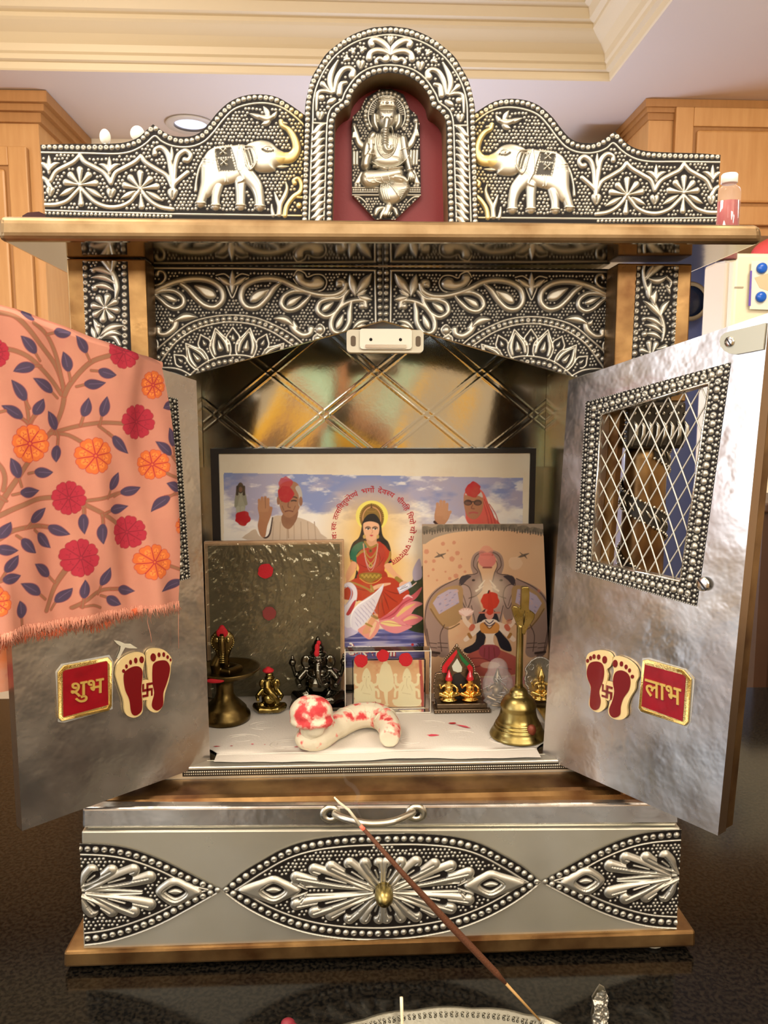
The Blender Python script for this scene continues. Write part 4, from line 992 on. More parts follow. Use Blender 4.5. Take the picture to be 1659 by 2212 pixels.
both(lambda m: lobed(20, m(668), (92, m(580)), (178, m(582)), 32))
S.stroke([(30, 678), (160, 676), (330, 682)], [8, 8, 4], 8); S.stroke([(30, 702), (160, 700), (330, 692)], [8, 8, 4], 8)
almond(395, 570, 684, 68)
f1 = [(x+(90 if i == 0 else 25), y+(0 if i == 0 else 66)) for i, (x, y) in enumerate(upc)]+[(x+(90 if i == 0 else 25), y-(0 if i == 0 else 66)) for i, (x, y) in reversed(list(enumerate(loc_)))]
S.field(f1, 20, 6, .5)
f2 = [(x-(90 if i == 5 else 10), y+(0 if i == 5 else 66)) for i, (x, y) in enumerate(lu)]+[(x-(90 if i == 5 else 10), y-(0 if i == 5 else 66)) for i, (x, y) in reversed(list(enumerate(ll)))]
S.field(f2, 20, 6, .5)
zq = lambda p: tuple(fr.uv(160+p[0]*740/1659, 1620+p[1]*740/1659))
cU = crom([zq(p) for p in upc], 5); cL = crom([zq(p) for p in loc_], 5)
XD = float(P(827, 1912, 0)[0]); cen = [(min(a[0], XD), a[1]) for a in cU]+[(min(a[0], XD), a[1]) for a in cL[::-1][:-1]]
lU = crom([zq(p) for p in lu], 5); lL = crom([zq(p) for p in ll], 5); xe = zq((36, 600))[0]
lef = [(max(a[0], xe), a[1]) for a in lU]+[(max(a[0], xe), a[1]) for a in lL[::-1][1:]]
dz = float(P(829, 1912, 0)[2]-P(829, 1920, 0)[2])
for mir in (None, XD):
    S.mesh('embossed_eye', M_REL, dr_, clip=cen, w0=.0004, mirror=mir)
    if mir is not None:
        xe2 = 2*XD-float(P(1466, 1900, 0)[0]); lef = [(xe2 if abs(a[0]-xe) < 1e-6 else a[0], a[1]) for a in lef]
    S.mesh('embossed_eye', M_REL, dr_, clip=lef, w0=.0004, mirror=mir)
kc = P(829, 1925, -.006)
lathe('knob', [(.0035, .006), (.0035, .000), (.0068, -.003), (.0072, -.005), (.0066, -.0065), (.0074, -.008), (.0078, -.011), (.0070, -.017), (.0045, -.021), (.0012, -.0225), (.0003, -.0226)], (kc[0], -.0005, kc[2]), M_BRASS, dr_, axis='Y', n=28, sy=1.0)

# magnetic catch under the peak
c0 = P(832, 737, .050)
fr = FY(.050)
def rrect(cx, cz, w, h, r, n=5):
    pts = []
    for qx, qz, a0 in ((1, 1, 0), (-1, 1, 90), (-1, -1, 180), (1, -1, 270)):
        for i in range(n+1):
            a = math.radians(a0+90*i/n); pts.append((cx+qx*(w/2-r)+r*math.cos(a), cz+qz*(h/2-r)+r*math.sin(a)))
    return pts
cc = prism('magnetic_catch', fr, rrect(c0[0], c0[2], .064, .0185, .003), -.012, 0, mat('catch_casing', 'cfc8b0', 0, .35), SH, bev=.0005)
prism('raised_plate', fr, rrect(c0[0]+.0005, c0[2]+.0015, .043, .0165, .002), 0, .003, mat('ivory_plastic', 'e6e0cc', 0, .3), cc, bev=.0005)
prism('magnet_slot', fr, rrect(c0[0]+.0005, c0[2]-.0045, .034, .0028, .0008), .003, .0042, M_STEEL, cc)
for dx in (-.012, .0125): lathe('pin_hole', [(.0013, -.0034), (.0001, -.0035)], (c0[0]+dx, .050, c0[2]+.001), M_DARK, cc, axis='Y', n=12)
for dx in (-.0265, .0275): prism('oval_slot', fr, rrect(c0[0]+dx, c0[2], .0042, .0085, .0018), .0, .0004, mat('slot_shadow', '5a4a34', 0, .6), cc)

# ================================================================== DOORS
M_CLEAR = mat('clear_plastic_film', 'f2f2ea', 0, .12, alpha=.28)
M_GOLDT = mat('gold_braid', (.72, .55, .22), 1, .35, bump=.5, bscale=900)
M_REDS = mat('red_satin', '7a0814', 0, .28, bump=.3, bscale=70, mix='960c1c', mscale=90)
M_REDE = mat('dark_red_enamel', '6c0a10', 0, .25, coat=.5)
M_CREAMG = mat('cream_gold_resin', 'e8cf94', .25, .35)
def text_data(s, offset=.0, res=4, extrude=.0):
    c = bpy.data.curves.new('t', 'FONT'); c.body = s; c.size = 1; c.offset = offset; c.resolution_u = res; c.extrude = extrude
    o = bpy.data.objects.new('t', c); COL.objects.link(o)
    bpy.context.view_layer.update()
    me = o.evaluated_get(bpy.context.evaluated_depsgraph_get()).to_mesh()
    v = [tuple(x.co) for x in me.vertices]; f = [tuple(p.vertices) for p in me.polygons]
    o.evaluated_get(bpy.context.evaluated_depsgraph_get()).to_mesh_clear()
    bpy.data.objects.remove(o); bpy.data.curves.remove(c)
    return v, f
def put_text(name, s, fn, m, parent=None, offset=0, extrude=.03, res=4, **kw):
    v, f = text_data(s, offset, res, extrude)
    me = bpy.data.meshes.new(name); me.from_pydata([tuple(fn(*x)) for x in v], [], f); me.update()
    return link(name, me, m, parent, **kw)

pA = lambda p: [list(map(float, q)) for q in p]
def zf(fr, zx, zy, zs): return lambda p: tuple(fr.uv(zx+p[0]*zs, zy+p[1]*zs))
Bq = P(1172, 1635, .060); Tq = P(1228, 822, .060); Nq = PZ(1548, 1804, Bq[2]); FR_R = Frame(Bq, Nq-Bq, Tq-Bq)
Bq = P(454, 1648, .060); Tq = P(424, 822, .060); Nq = PZ(48, 1795, Bq[2]); FR_L = Frame(Bq, Nq-Bq, Tq-Bq)
def door(fr, cor, win, inn, right):
    """cor: hinge-bottom, free-bottom, free-top, hinge-top; win / inn: outer and inner bead-frame corners (same order)"""
    TH = .0115
    bm = bmesh.new()
    def ring(pts, w): return [bm.verts.new(tuple(fr.W(u, v, w))) for u, v in pts]
    o0, o1, i0, i1 = ring(cor, 0), ring(cor, -TH), ring(inn, 0), ring(inn, -TH)
    for k in range(4):
        n = (k+1) % 4
        bm.faces.new((o0[k], o0[n], i0[n], i0[k])); bm.faces.new((o1[k], i1[k], i1[n], o1[n]))
        bm.faces.new((i0[k], i0[n], i1[n], i1[k]))
        f = bm.faces.new((o0[k], o1[k], o1[n], o0[n])); f.material_index = 1
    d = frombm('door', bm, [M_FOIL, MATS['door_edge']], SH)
    # raised moulding frame on the outer face
    ins = .0 if right else .014
    c2 = [(cor[0][0]+.030, cor[0][1]+.002), (cor[1][0]-ins, cor[1][1]+.002), (cor[2][0]-ins, cor[2][1]-.002), (cor[3][0]+.030, cor[3][1]+.003)]
    wd_ = .016
    c3 = [(c2[0][0]+wd_, c2[0][1]+wd_), (c2[1][0]-wd_, c2[1][1]+wd_), (c2[2][0]-wd_, c2[2][1]-wd_*1.3), (c2[3][0]+wd_, c2[3][1]-wd_*.7)]
    bm = bmesh.new(); a, b, c, e = ring2(bm, fr, c2, -TH-.0003), ring2(bm, fr, c2, -TH-.0095), ring2(bm, fr, c3, -TH-.0003), ring2(bm, fr, c3, -TH-.0075)
    for k in range(4):
        n = (k+1) % 4
        for q in ((a[k], a[n], b[n], b[k]), (b[k], b[n], e[n], e[k]), (c[k], e[k], e[n], c[n]), (a[k], c[k], c[n], a[n])): bm.faces.new(q)
    frombm('outer_moulding', bm, M_COP, d)
    # bead frame, embossed
    us = [p[0] for p in win]; vs = [p[1] for p in win]
    S = Sheet(fr, min(us)-.002, max(us)+.002, min(vs)-.002, max(vs)+.002, .00042, SILV)
    for t, r, g in ((.18, .00125, .0043), (.52, .0024, .0060), (.86, .00125, .0043)):
        lp = [np.array(o)*(1-t)+np.array(i)*t for o, i in zip(win, inn)]
        for k in range(4):
            S.beads([lp[k], lp[(k+1) % 4]], r, g, smooth=0, world=True, ringp=.18 if r > .002 else .1, seed=k+3)
    rd = random.Random(5)
    for k in range(4):
        for j in range(60):
            t = j/60; a = np.array(win[k])*(1-t)+np.array(win[(k+1) % 4])*t; b = np.array(inn[k])*(1-t)+np.array(inn[(k+1) % 4])*t
            for f in (.02, .98, .34, .70):
                p = a*(1-f)+b*f
                i = int((p[0]-S.u0)/S.st); jj = int((p[1]-S.v0)/S.st)
                if 0 <= i < S.nu and 0 <= jj < S.nv and S.D[jj, i] > .0007: S.dot(p[0], p[1], .0006, .0005, world=True)
    S.mesh('bead_frame', M_REL, d, clip=win, holes=(inn,), w0=.0005)
    # expanded wire lattice
    bm = bmesh.new(); a0, a1, a2, a3 = [np.array(x) for x in inn]
    def at(s, t): return (a0*(1-s)+a1*s)*(1-t)+(a3*(1-s)+a2*s)*t
    NX, NY = 7.0, 6.0
    for sg in (1, -1):
        for k in range(-8, 22):
            # line x/NX*... : s*NX +- t*NY*? = k
            pts = []
            for j in range(0, 61):
                t = j/60; s_ = (k+.35-sg*t*NY)/NX if sg > 0 else (k-7+.35+t*NY)/NX
                if -.02 <= s_ <= 1.02:
                    q = at(s_, t); ph = (t*NY*2) % 1
                    pts.append(tuple(fr.W(q[0], q[1], -.004+sg*.0006)))
            if len(pts) > 2: addtube(bm, pts[::2]+[pts[-1]], .00062, 6)
    frombm('wire_lattice', bm, M_WIRE, d, True)
    # thin lining round the opening
    bm = bmesh.new()
    for k in range(4):
        n = (k+1) % 4
        addtube(bm, [tuple(fr.W(*inn[k], .0)), tuple(fr.W(*inn[n], .0))], .0009, 6)
    frombm('opening_rim', bm, M_STEEL, d, True)
    return d
def ring2(bm, fr, pts, w): return [bm.verts.new(tuple(fr.W(u, v, w))) for u, v in pts]
mat('door_edge', (.42, .30, .20), 1, .33, bump=.2, bscale=50)
corR = [(0, 0), (.1675, 0), (.1765, .3774), (.008, .3381)]
winR = [(.0263, .175), (.1386, .1667), (.1517, .3454), (.0276, .3197)]
innR = [(.0421, .1862), (.1242, .1831), (.1367, .3319), (.0437, .3092)]
DR = door(FR_R, corR, winR, innR, True)
corL = [(0, 0), (.1616, 0), (.1600, .3774), (.0017, .3370)]
winL = [(.0141, .1700), (.135, .1600), (.134, .3440), (.0200, .3215)]
innL = [(.0300, .1830), (.120, .1780), (.119, .3300), (.0350, .3100)]
DL = door(FR_L, corL, winL, innL, False)
# latch plate and screws on the right-hand door
q = [FR_R.uv(*p) for p in ((1557, 738), (1560, 727), (1568, 720), (1580, 716), (1620, 707), (1657, 698), (1651, 755), (1620, 761), (1592, 766), (1578, 764), (1566, 757), (1559, 748))]
lp = prism('latch_plate', FR_R, q, .0004, .0018, mat('latch_nickel', (.40, .38, .29), .7, .45), DR)
def screw(px, py, r, par, w, ang):
    u, v = FR_R.uv(px, py); c = FR_R.W(u, v, w)
    bm = bmesh.new(); n = 20; rings = []
    for rr, ww in ((r, 0), (r, .0008), (r*.8, .0013), (r*.4, .0015)):
        rings.append([bm.verts.new(tuple(FR_R.W(u+rr*math.cos(2*math.pi*k/n), v+rr*math.sin(2*math.pi*k/n), w+ww))) for k in range(n)])
    for a, b in zip(rings, rings[1:]):
        for k in range(n): bm.faces.new((a[k], a[(k+1) % n], b[(k+1) % n], b[k]))
    bm.faces.new(rings[-1])
    o = frombm('screw', bm, M_STEEL, par, True)
    ca, sa = math.cos(ang), math.sin(ang)
    pts = [(u+ca*x*r*.92-sa*y*r*.13, v+sa*x*r*.92+ca*y*r*.13) for x, y in ((-1, -1), (1, -1), (1, 1), (-1, 1))]
    return o, pts
s1, p1_ = screw(1579, 739, .0036, DR, .0018, -1.0); prism('screw_slot', FR_R, p1_, .0030, .00345, M_DARK, DR)
s2, p2_ = screw(1523, 1261, .0052, DR, .0030, -.8); prism('screw_slot', FR_R, p2_, .0042, .0047, M_DARK, DR)

# stickers on the doors
def footprints(fr, zx, zy, zs, golds, reds, toes, sw, sk, label, name='footprint_sticker'):
    z = zf(fr, zx, zy, zs)
    c = fr.W(*z(sw)); t = thing(name, label, 'sticker', c, 'footprint stickers on the shrine doors')
    for g in golds[:2]: prism('gold_outline', fr, [tuple(x) for x in crom([z(p) for p in g], 4, True)], .0006, .0030, M_CREAMG, t, bev=0)
    prism('gold_bridge', fr, [z(p) for p in golds[2]], .0006, .0024, M_CREAMG, t)
    for g in reds: prism('red_sole', fr, [tuple(x) for x in crom([z(p) for p in g], 4, True)], .0030, .0036, M_REDE, t)
    for x, y, a, b in toes:
        prism('red_toe', fr, [z((x+a*.85*math.cos(k*math.pi/6), y+b*.85*math.sin(k*math.pi/6))) for k in range(12)], .0030, .0036, M_REDE, t)
    cx, cy = sw; (ax, ay), (bx, by) = sk
    P2 = lambda i, j: (cx+ax*i+bx*j, cy+ay*i+by*j)
    bm = bmesh.new(); w = .17
    for i0, i1, j0, j1 in ((-w, w, -1, 1), (-1, 1, -w, w), (w, 1, -1, -1+2*w), (1-2*w, 1, w, 1), (-1, -w, 1-2*w, 1), (-1, -1+2*w, -1, -w)):
        addprism(bm, fr, [z(P2(i0, j0)), z(P2(i1, j0)), z(P2(i1, j1)), z(P2(i0, j1))], .0024, .0032)
    frombm('auspicious_mark', bm, M_REDE, t)
    return t
footprints(FR_L, 0, 1340, 460/1659,
    [[(890, 390), (905, 335), (945, 290), (1000, 258), (1060, 242), (1108, 258), (1116, 300), (1105, 350), (1100, 400), (1100, 450), (1092, 520), (1100, 640), (1092, 715), (1040, 750), (985, 738), (958, 700), (950, 620), (925, 545), (905, 480), (890, 430)],
     [(1125, 275), (1138, 232), (1180, 212), (1255, 222), (1305, 262), (1326, 305), (1318, 345), (1314, 400), (1300, 470), (1272, 560), (1258, 650), (1215, 708), (1160, 700), (1132, 660), (1140, 600), (1162, 520), (1142, 440), (1136, 370), (1128, 320)],
     [(1080, 465), (1135, 458), (1185, 470), (1195, 605), (1150, 612), (1085, 620)]],
    [[(948, 450), (958, 395), (1010, 358), (1065, 352), (1093, 385), (1093, 440), (1085, 530), (1093, 640), (1085, 700), (1042, 733), (1008, 710), (992, 610), (962, 540)],
     [(1172, 375), (1182, 330), (1222, 308), (1278, 308), (1306, 350), (1303, 410), (1280, 490), (1256, 560), (1254, 650), (1215, 693), (1178, 680), (1168, 640), (1186, 560), (1173, 480)]],
    [(1088, 300, 20, 32), (1042, 306, 15, 27), (1002, 320, 13, 23), (970, 352, 12, 20), (948, 388, 14, 18), (1178, 282, 25, 38), (1223, 262, 13, 22), (1260, 260, 12, 22), (1290, 280, 11, 18), (1313, 302, 8, 15)],
    (1135, 535), ((40, -8), (0, 52)), 'red and gold footprint pair sticker with small mark, on the left door')
footprints(FR_R, 1170, 1300, 489/1659,
    [[(340, 430), (355, 380), (400, 357), (460, 352), (515, 372), (535, 415), (522, 465), (492, 495), (500, 545), (482, 620), (482, 700), (485, 765), (440, 803), (392, 790), (362, 745), (375, 660), (368, 600), (347, 545), (345, 480)],
     [(535, 440), (552, 397), (600, 400), (660, 430), (708, 478), (726, 540), (706, 585), (698, 640), (662, 700), (642, 760), (640, 828), (600, 858), (540, 850), (505, 812), (512, 740), (538, 690), (548, 620), (535, 560), (545, 500)],
     [(452, 600), (480, 572), (545, 590), (548, 690), (500, 722), (458, 700)]],
    [[(350, 505), (370, 447), (420, 432), (463, 452), (476, 510), (465, 580), (440, 650), (450, 720), (438, 773), (405, 788), (374, 760), (373, 700), (379, 620), (357, 560)],
     [(541, 580), (557, 515), (600, 497), (648, 520), (668, 570), (658, 640), (618, 700), (598, 760), (592, 820), (555, 843), (522, 825), (514, 780), (537, 720), (551, 650)]],
    [(355, 428, 12, 17), (377, 408, 12, 19), (402, 397, 13, 21), (436, 400, 14, 23), (480, 420, 20, 33), (557, 448, 21, 33), (603, 450, 14, 23), (637, 472, 13, 21), (662, 498, 12, 18), (683, 543, 14, 17)],
    (495, 655), ((37, 12), (-2, 47)), 'red and gold footprint pair sticker with small mark, on the right door')
def square(fr, zx, zy, zs, outer, red, film, txt, o, ex, ey, label):
    z = zf(fr, zx, zy, zs); c = fr.W(*z(outer[0])); t = thing('word_sticker', label, 'sticker', c, 'square red word stickers on the shrine doors')
    prism('clear_backing', fr, [z(p) for p in film], .0003, .0006, M_CLEAR, t)
    prism('gold_border', fr, [z(p) for p in outer], .0006, .0024, M_GOLDT, t, bev=.0004)
    prism('red_cloth', fr, [z(p) for p in red], .0024, .0028, M_REDS, t)
    # stitched ridges along the border
    bm = bmesh.new(); n = len(outer)
    oc = np.mean(np.array(outer, float), 0)
    for k in range(n):
        a = np.array(outer[k], float); b = np.array(outer[(k+1) % n], float); L = np.hypot(*(b-a)); m = int(L/9)
        for j in range(m):
            p = a+(b-a)*(j+.5)/m; p1 = p+(oc-p)*.02; p2 = p+(oc-p)*.105
            addtube(bm, [tuple(fr.W(*z(p1), .0025)), tuple(fr.W(*z(p2), .0027))], .0004, 4)
    frombm('braid_stitches', bm, M_GOLDT, t, kind='stuff')
    O = np.array(z(o)); X = np.array(z((o[0]+ex[0], o[1]+ex[1])))-O; Y = np.array(z((o[0]+ey[0], o[1]+ey[1])))-O
    v, f = text_data(txt, .010, 5, .03); w = max(p[0] for p in v)
    me = bpy.data.meshes.new('raised_word'); me.from_pydata([tuple(fr.W(*(O+X*(p[0]/w)+Y*(p[1]/.62)), .0032+p[2]*.02)) for p in v], [], f); me.update()
    link('raised_word', me, mat('gold_lettering', 'dcb860', .5, .35), t)
    return t
square(FR_L, 0, 1340, 460/1659, [(442, 402), (490, 347), (835, 283), (865, 318), (862, 662), (840, 697), (470, 782), (447, 760)],
       [(478, 387), (825, 312), (832, 652), (482, 747)], [(430, 400), (475, 338), (850, 268), (880, 320), (875, 690), (500, 795), (450, 790)],
       'शुभ', (532, 598), (262, -48), (0, -110), 'square red sticker with gold braid edge reading शुभ, left door')
square(FR_R, 1170, 1300, 489/1659, [(752, 425), (782, 419), (1050, 495), (1108, 562), (1086, 880), (1062, 905), (738, 800), (722, 775)],
       [(772, 456), (1072, 537), (1046, 870), (746, 760)], [(742, 412), (790, 408), (1060, 490), (1122, 570), (1120, 610), (1095, 880), (1070, 922), (730, 812), (708, 780)],
       'लाभ', (778, 672), (262, 82), (0, -112), 'square red sticker with gold braid edge reading लाभ, right door')
# curled bits of clear tape left on the door
z = zf(FR_L, 0, 1340, 460/1659)
t = bmesh.new(); addprism(t, FR_L, [z(p) for p in ((880, 152), (925, 160), (965, 178), (1010, 180), (1065, 215), (1000, 215), (968, 208), (945, 250), (920, 300), (905, 290), (930, 235), (935, 200), (905, 180))], .0008, .0016)
frombm('clear_tape_scrap', t, mat('crumpled_tape', 'e2dcc4', 0, .2, alpha=.6, bump=.6, bscale=200), None, label='crumpled scrap of clear tape stuck above the left footprint sticker', cat='tape')

# ================================================================== PICTURES IN THE SHRINE
def vnoise(U, V, sc, seed, oct_=4):
    r = np.random.RandomState(seed); out = np.zeros(U.shape); amp = 1; tot = 0
    for o in range(oct_):
        g = r.rand(64, 64); x = U*sc+17; y = V*sc+9
        i = np.floor(x).astype(int); j = np.floor(y).astype(int); fx = x-i; fy = y-j
        fx = fx*fx*(3-2*fx); fy = fy*fy*(3-2*fy); i %= 63; j %= 63
        out += amp*((g[j, i]*(1-fx)+g[j, i+1]*fx)*(1-fy)+(g[j+1, i]*(1-fx)+g[j+1, i+1]*fx)*fy)
        tot += amp; amp *= .55; sc *= 2.1
    return out/tot
class Paint(Sheet):
    def __init__(s, *a, **k):
        super().__init__(*a, **k)
        s.U, s.V = np.meshgrid(s.u0+np.arange(s.nu)*s.st, s.v0+np.arange(s.nv)*s.st)
    def P(s, pts, col, smooth=5): s.poly(pts, 0, None, smooth, col=hexc(col))
    def L(s, pts, r, col, smooth=4): s.stroke(pts, r, 0, smooth, col=hexc(col))
    def E(s, x, y, a, b, col, n=14, rot=0):
        c, d = math.cos(rot), math.sin(rot)
        s.poly([(x+a*math.cos(t)*c-b*math.sin(t)*d, y+a*math.cos(t)*d+b*math.sin(t)*c) for t in np.linspace(0, 2*math.pi, n, endpoint=False)], 0, None, 3, col=hexc(col))
    def mixin(s, mask, col): s.C = s.C*(1-mask[..., None])+np.array(hexc(col))*mask[..., None]
    def noise_mix(s, sc, seed, lo, hi, col, k=1.0, sy=1.0, where=None):
        n = vnoise(s.U, s.V*sy, sc, seed); m = np.clip((n-lo)/(hi-lo), 0, 1)*k
        s.mixin(m*(where if where is not None else 1), col)
    def inpoly(s, pts, soft=0):
        q = s.qs(pts, 0); r = np.zeros(s.U.shape, bool); n = len(q)
        for i in range(n):
            a, b = q[i], q[(i+1) % n]
            if abs(b[1]-a[1]) > 1e-12: r ^= ((a[1] > s.V) != (b[1] > s.V)) & (s.U < (b[0]-a[0])*(s.V-a[1])/(b[1]-a[1])+a[0])
        return r.astype(float)
    def rad(s, x, y, r):
        c = s.q((x, y)); return np.hypot(s.U-c[0], s.V-c[1])/s.r(r)
    def blot(s, x, y, r, col, al=1, seed=0):
        rd = random.Random(int(x*7+y)+seed)
        s.poly([(x+r*rd.uniform(.86, 1.08)*math.cos(t), y+r*rd.uniform(.86, 1.08)*math.sin(t)) for t in np.linspace(0, 2*math.pi, 16, endpoint=False)], 0, None, 3, col=hexc(col), al=al)

FLZ = .1470
# ---- large poster
YB = .2352; fr = FY(YB)
Q1 = (440, 960, 760/1659)
def at1(p): return fr.uv(Q1[0]+p[0]*Q1[2], Q1[1]+p[1]*Q1[2])
tl, trr = at1((33, 20)), at1((1565, 18))
T_P = thing('framed_poster', 'wide black framed poster of woman on swan under cloudy sky, against back wall', 'picture', (XC, YB, FLZ))
x0, x1, zt_ = tl[0], trr[0], tl[1]
box('backing_board', x0, x1, YB+.0008, YB+.010, FLZ, zt_, mat('black_frame', '17100c', 0, .4), T_P)
bmf = bmesh.new(); th = .0052
for a in ((x0, x0+.0085, FLZ, zt_), (x1-.0060, x1, FLZ, zt_), (x0+.0085, x1-.006, zt_-th, zt_), (x0+.0085, x1-.006, FLZ, FLZ+th)):
    hexa(bmf, [(a[0], YB-.003, a[2]), (a[1], YB-.003, a[2]), (a[1], YB-.003, a[3]), (a[0], YB-.003, a[3]), (a[0], YB+.001, a[2]), (a[1], YB+.001, a[2]), (a[1], YB+.001, a[3]), (a[0], YB+.001, a[3])])
frombm('picture_frame', bmf, MATS['black_frame'], T_P)
box('mount_paper', x0+.0085, x1-.006, YB, YB+.0006, FLZ+th, zt_-th, mat('cream_paper', 'e9dcc2', 0, .5), T_P)
vb = fr.uv(800, 1440)[1]
S = Paint(fr, x0+.009, x1-.0065, vb, zt_-th, .00054, hexc('e9dcc2')); S.zoom(*Q1)
S.noise_mix(9, 3, .45, .9, 'd8c4a0', .5)
sky = S.inpoly([(95, 134), (1505, 158), (1500, 700), (1500, 1100), (-200, 1100), (-200, 700), (95, 500)])
yq = (S.V-S.q((800, 960))[1])/(S.q((800, 140))[1]-S.q((800, 960))[1])     # 1 top .. 0 bottom
C0 = S.C.copy()
S.mixin(sky, 'efe8dc')
n1 = vnoise(S.U, S.V*2.2, 22, 5, 5); top_ = np.clip((yq-.70)/.25, 0, 1)
S.mixin(sky*np.clip((n1+top_*.35-.56)/.16, 0, 1)*np.clip((yq-.62)/.15, 0, 1), 'aaa5bd')
n2 = vnoise(S.U, S.V*2.0, 17, 11, 5); S.mixin(sky*np.clip((n2+top_*.25-.58)/.12, 0, 1)*np.clip((yq-.66)/.12, 0, 1), '8390bd')
n3 = vnoise(S.U, S.V*2.4, 30, 21, 5); S.mixin(sky*np.clip((n3-.60)/.10, 0, 1)*np.clip((yq-.55)/.1, 0, 1)*.8, 'f2ece4')
S.mixin(np.clip(1.25-S.rad(790, 420, 215), 0, 1)*.95, 'efc569'); S.mixin(np.clip(1.1-S.rad(800, 640, 290), 0, 1)*np.clip((.62-yq)/.1, 0, 1), 'e9b43e')
S.mixin(np.clip(1.0-S.rad(985, 470, 95), 0, 1)*.9, 'f6ecd6')
# scenery at right and water below
S.P([(960, 700), (975, 650), (985, 640), (995, 600), (1008, 640), (1020, 590), (1060, 560), (1120, 700), (1120, 880), (960, 880)], '33432e', 3)
S.P([(985, 600), (1000, 560), (1020, 540), (1030, 620), (1010, 640), (990, 640)], 'b7acc0', 4)
wat = np.clip((S.q((0, 876))[1]-S.V)/.002, 0, 1)*sky
S.mixin(wat, '6d6da6'); st_ = vnoise(S.U*.35, S.V*6, 60, 8, 3); S.mixin(wat*np.clip((st_-.5)/.12, 0, 1)*.8, '3f437c'); S.mixin(wat*np.clip((.42-st_)/.1, 0, 1)*.8, 'b9b4cc')
# small standing figure
S.L([(175, 230), (172, 275), (176, 310)], [22, 26, 18], '9b9a86'); S.L([(160, 240), (152, 290)], [10, 7], '8c8a76', 0); S.L([(190, 240), (200, 280)], [10, 7], '8c8a76', 0)
S.E(174, 205, 15, 26, '241d18'); S.E(174, 212, 9, 13, '6b4a36'); S.L([(160, 200), (158, 235)], 6, '241d18', 0); S.L([(190, 200), (190, 235)], 6, '241d18', 0)
for dx in (-12, 10): S.L([(174+dx, 300), (174+dx, 330)], [9, 7], 'a8a592', 0)
S.blot(184, 348, 36, 'b00d1e')
# man with raised hand
S.P([(205, 450), (215, 415), (245, 400), (262, 430), (300, 440), (318, 400), (322, 350), (350, 335), (400, 340), (450, 345), (520, 375), (552, 420), (560, 450)], 'c9b49c', 3)
for k in range(7): S.L([(330+k*32, 365), (325+k*34, 448)], 2.5, 'b29b84', 0)
S.L([(262, 385), (270, 420), (290, 440), (312, 420), (325, 345)], [3, 4, 4, 4, 3], '3a2420')
S.L([(395, 350), (400, 440)], 3, 'a78f78', 0)
S.P([(255, 300), (262, 275), (290, 270), (312, 290), (318, 330), (300, 385), (290, 435), (268, 430), (255, 385), (262, 340)], 'a87350', 4)
for k, (xx, yy) in enumerate(((262, 262), (276, 252), (291, 250), (304, 258))): S.L([(266+k*12, 310), (xx, yy)], [8, 6.5], 'b07c58', 0)
S.L([(310, 330), (318, 300)], [9, 7], 'a87350', 0); S.L([(290, 252), (292, 300)], 1.5, '7c4f36', 0)
S.P([(372, 330), (372, 380), (405, 398), (440, 350), (440, 300)], '875b40', 4)
S.P([(350, 230), (362, 190), (400, 172), (440, 182), (460, 225), (455, 290), (430, 330), (400, 345), (372, 325), (356, 280)], '9c6d4e', 5)
S.P([(432, 205), (450, 195), (465, 235), (460, 290), (448, 285), (448, 240)], 'b5aca0', 4); S.E(458, 268, 9, 22, '8d5e44'); S.E(352, 265, 7, 20, '8d5e44')
for x_ in (380, 425): S.L([(x_-14, 252), (x_, 247), (x_+14, 252)], 3.5, '4d3023'); S.L([(x_-11, 266), (x_, 264), (x_+11, 266)], 3.5, '35211a')
S.L([(402, 260), (398, 292), (408, 298)], 3, '7a4d36'); S.L([(385, 316), (402, 312), (420, 316)], 3.4, '6b3a2c'); S.L([(370, 290), (378, 310)], 2, '7a4d36', 0); S.L([(432, 290), (424, 310)], 2, '7a4d36', 0)
S.blot(387, 182, 32, 'b8202c', .85); S.blot(387, 234, 39, 'ad0f1d')
# woman with raised hand
S.P([(1225, 380), (1235, 340), (1225, 250), (1240, 215), (1275, 198), (1318, 225), (1345, 285), (1372, 345), (1398, 385), (1300, 400)], 'd55a4c', 4)
for k in range(4): S.L([(1310+k*12, 245+k*12), (1335+k*14, 330), (1345+k*16, 385)], 2.2, 'b63d38')
S.P([(1170, 390), (1195, 360), (1225, 335), (1245, 370), (1275, 390), (1260, 410), (1170, 410)], 'e6dfd8', 4)
S.P([(1225, 260), (1240, 225), (1272, 215), (1308, 228), (1318, 275), (1310, 320), (1285, 350), (1255, 348), (1235, 320)], 'a9714f', 5)
S.P([(1232, 235), (1260, 212), (1305, 222), (1315, 250), (1290, 240), (1250, 240)], 'c9beb5', 4)
for x_ in (1246, 1292): S.E(x_, 274, 20, 14, '3a201c'); S.E(x_, 277, 14, 8, '6b4437')
S.L([(1266, 270), (1272, 270)], 3, '3a201c', 0); S.L([(1268, 285), (1262, 300), (1275, 303)], 3, '86523b'); S.L([(1252, 324), (1270, 320), (1290, 323)], 4, 'b0524a')
S.P([(1090, 320), (1100, 290), (1130, 300), (1160, 318), (1155, 350), (1130, 380), (1100, 382), (1088, 350)], 'b98560', 4)
for k, (xx, yy) in enumerate(((1102, 280), (1118, 268), (1133, 270), (1147, 282))): S.L([(1104+k*13, 330), (xx, yy)], [8, 7], 'bf8b66', 0)
S.L([(1140, 345), (1162, 318)], [10, 7], 'bf8b66', 0); S.L([(1088, 365), (1110, 385), (1135, 382)], 6, '3b1c18')
S.blot(1269, 213, 37, 'b8101d')
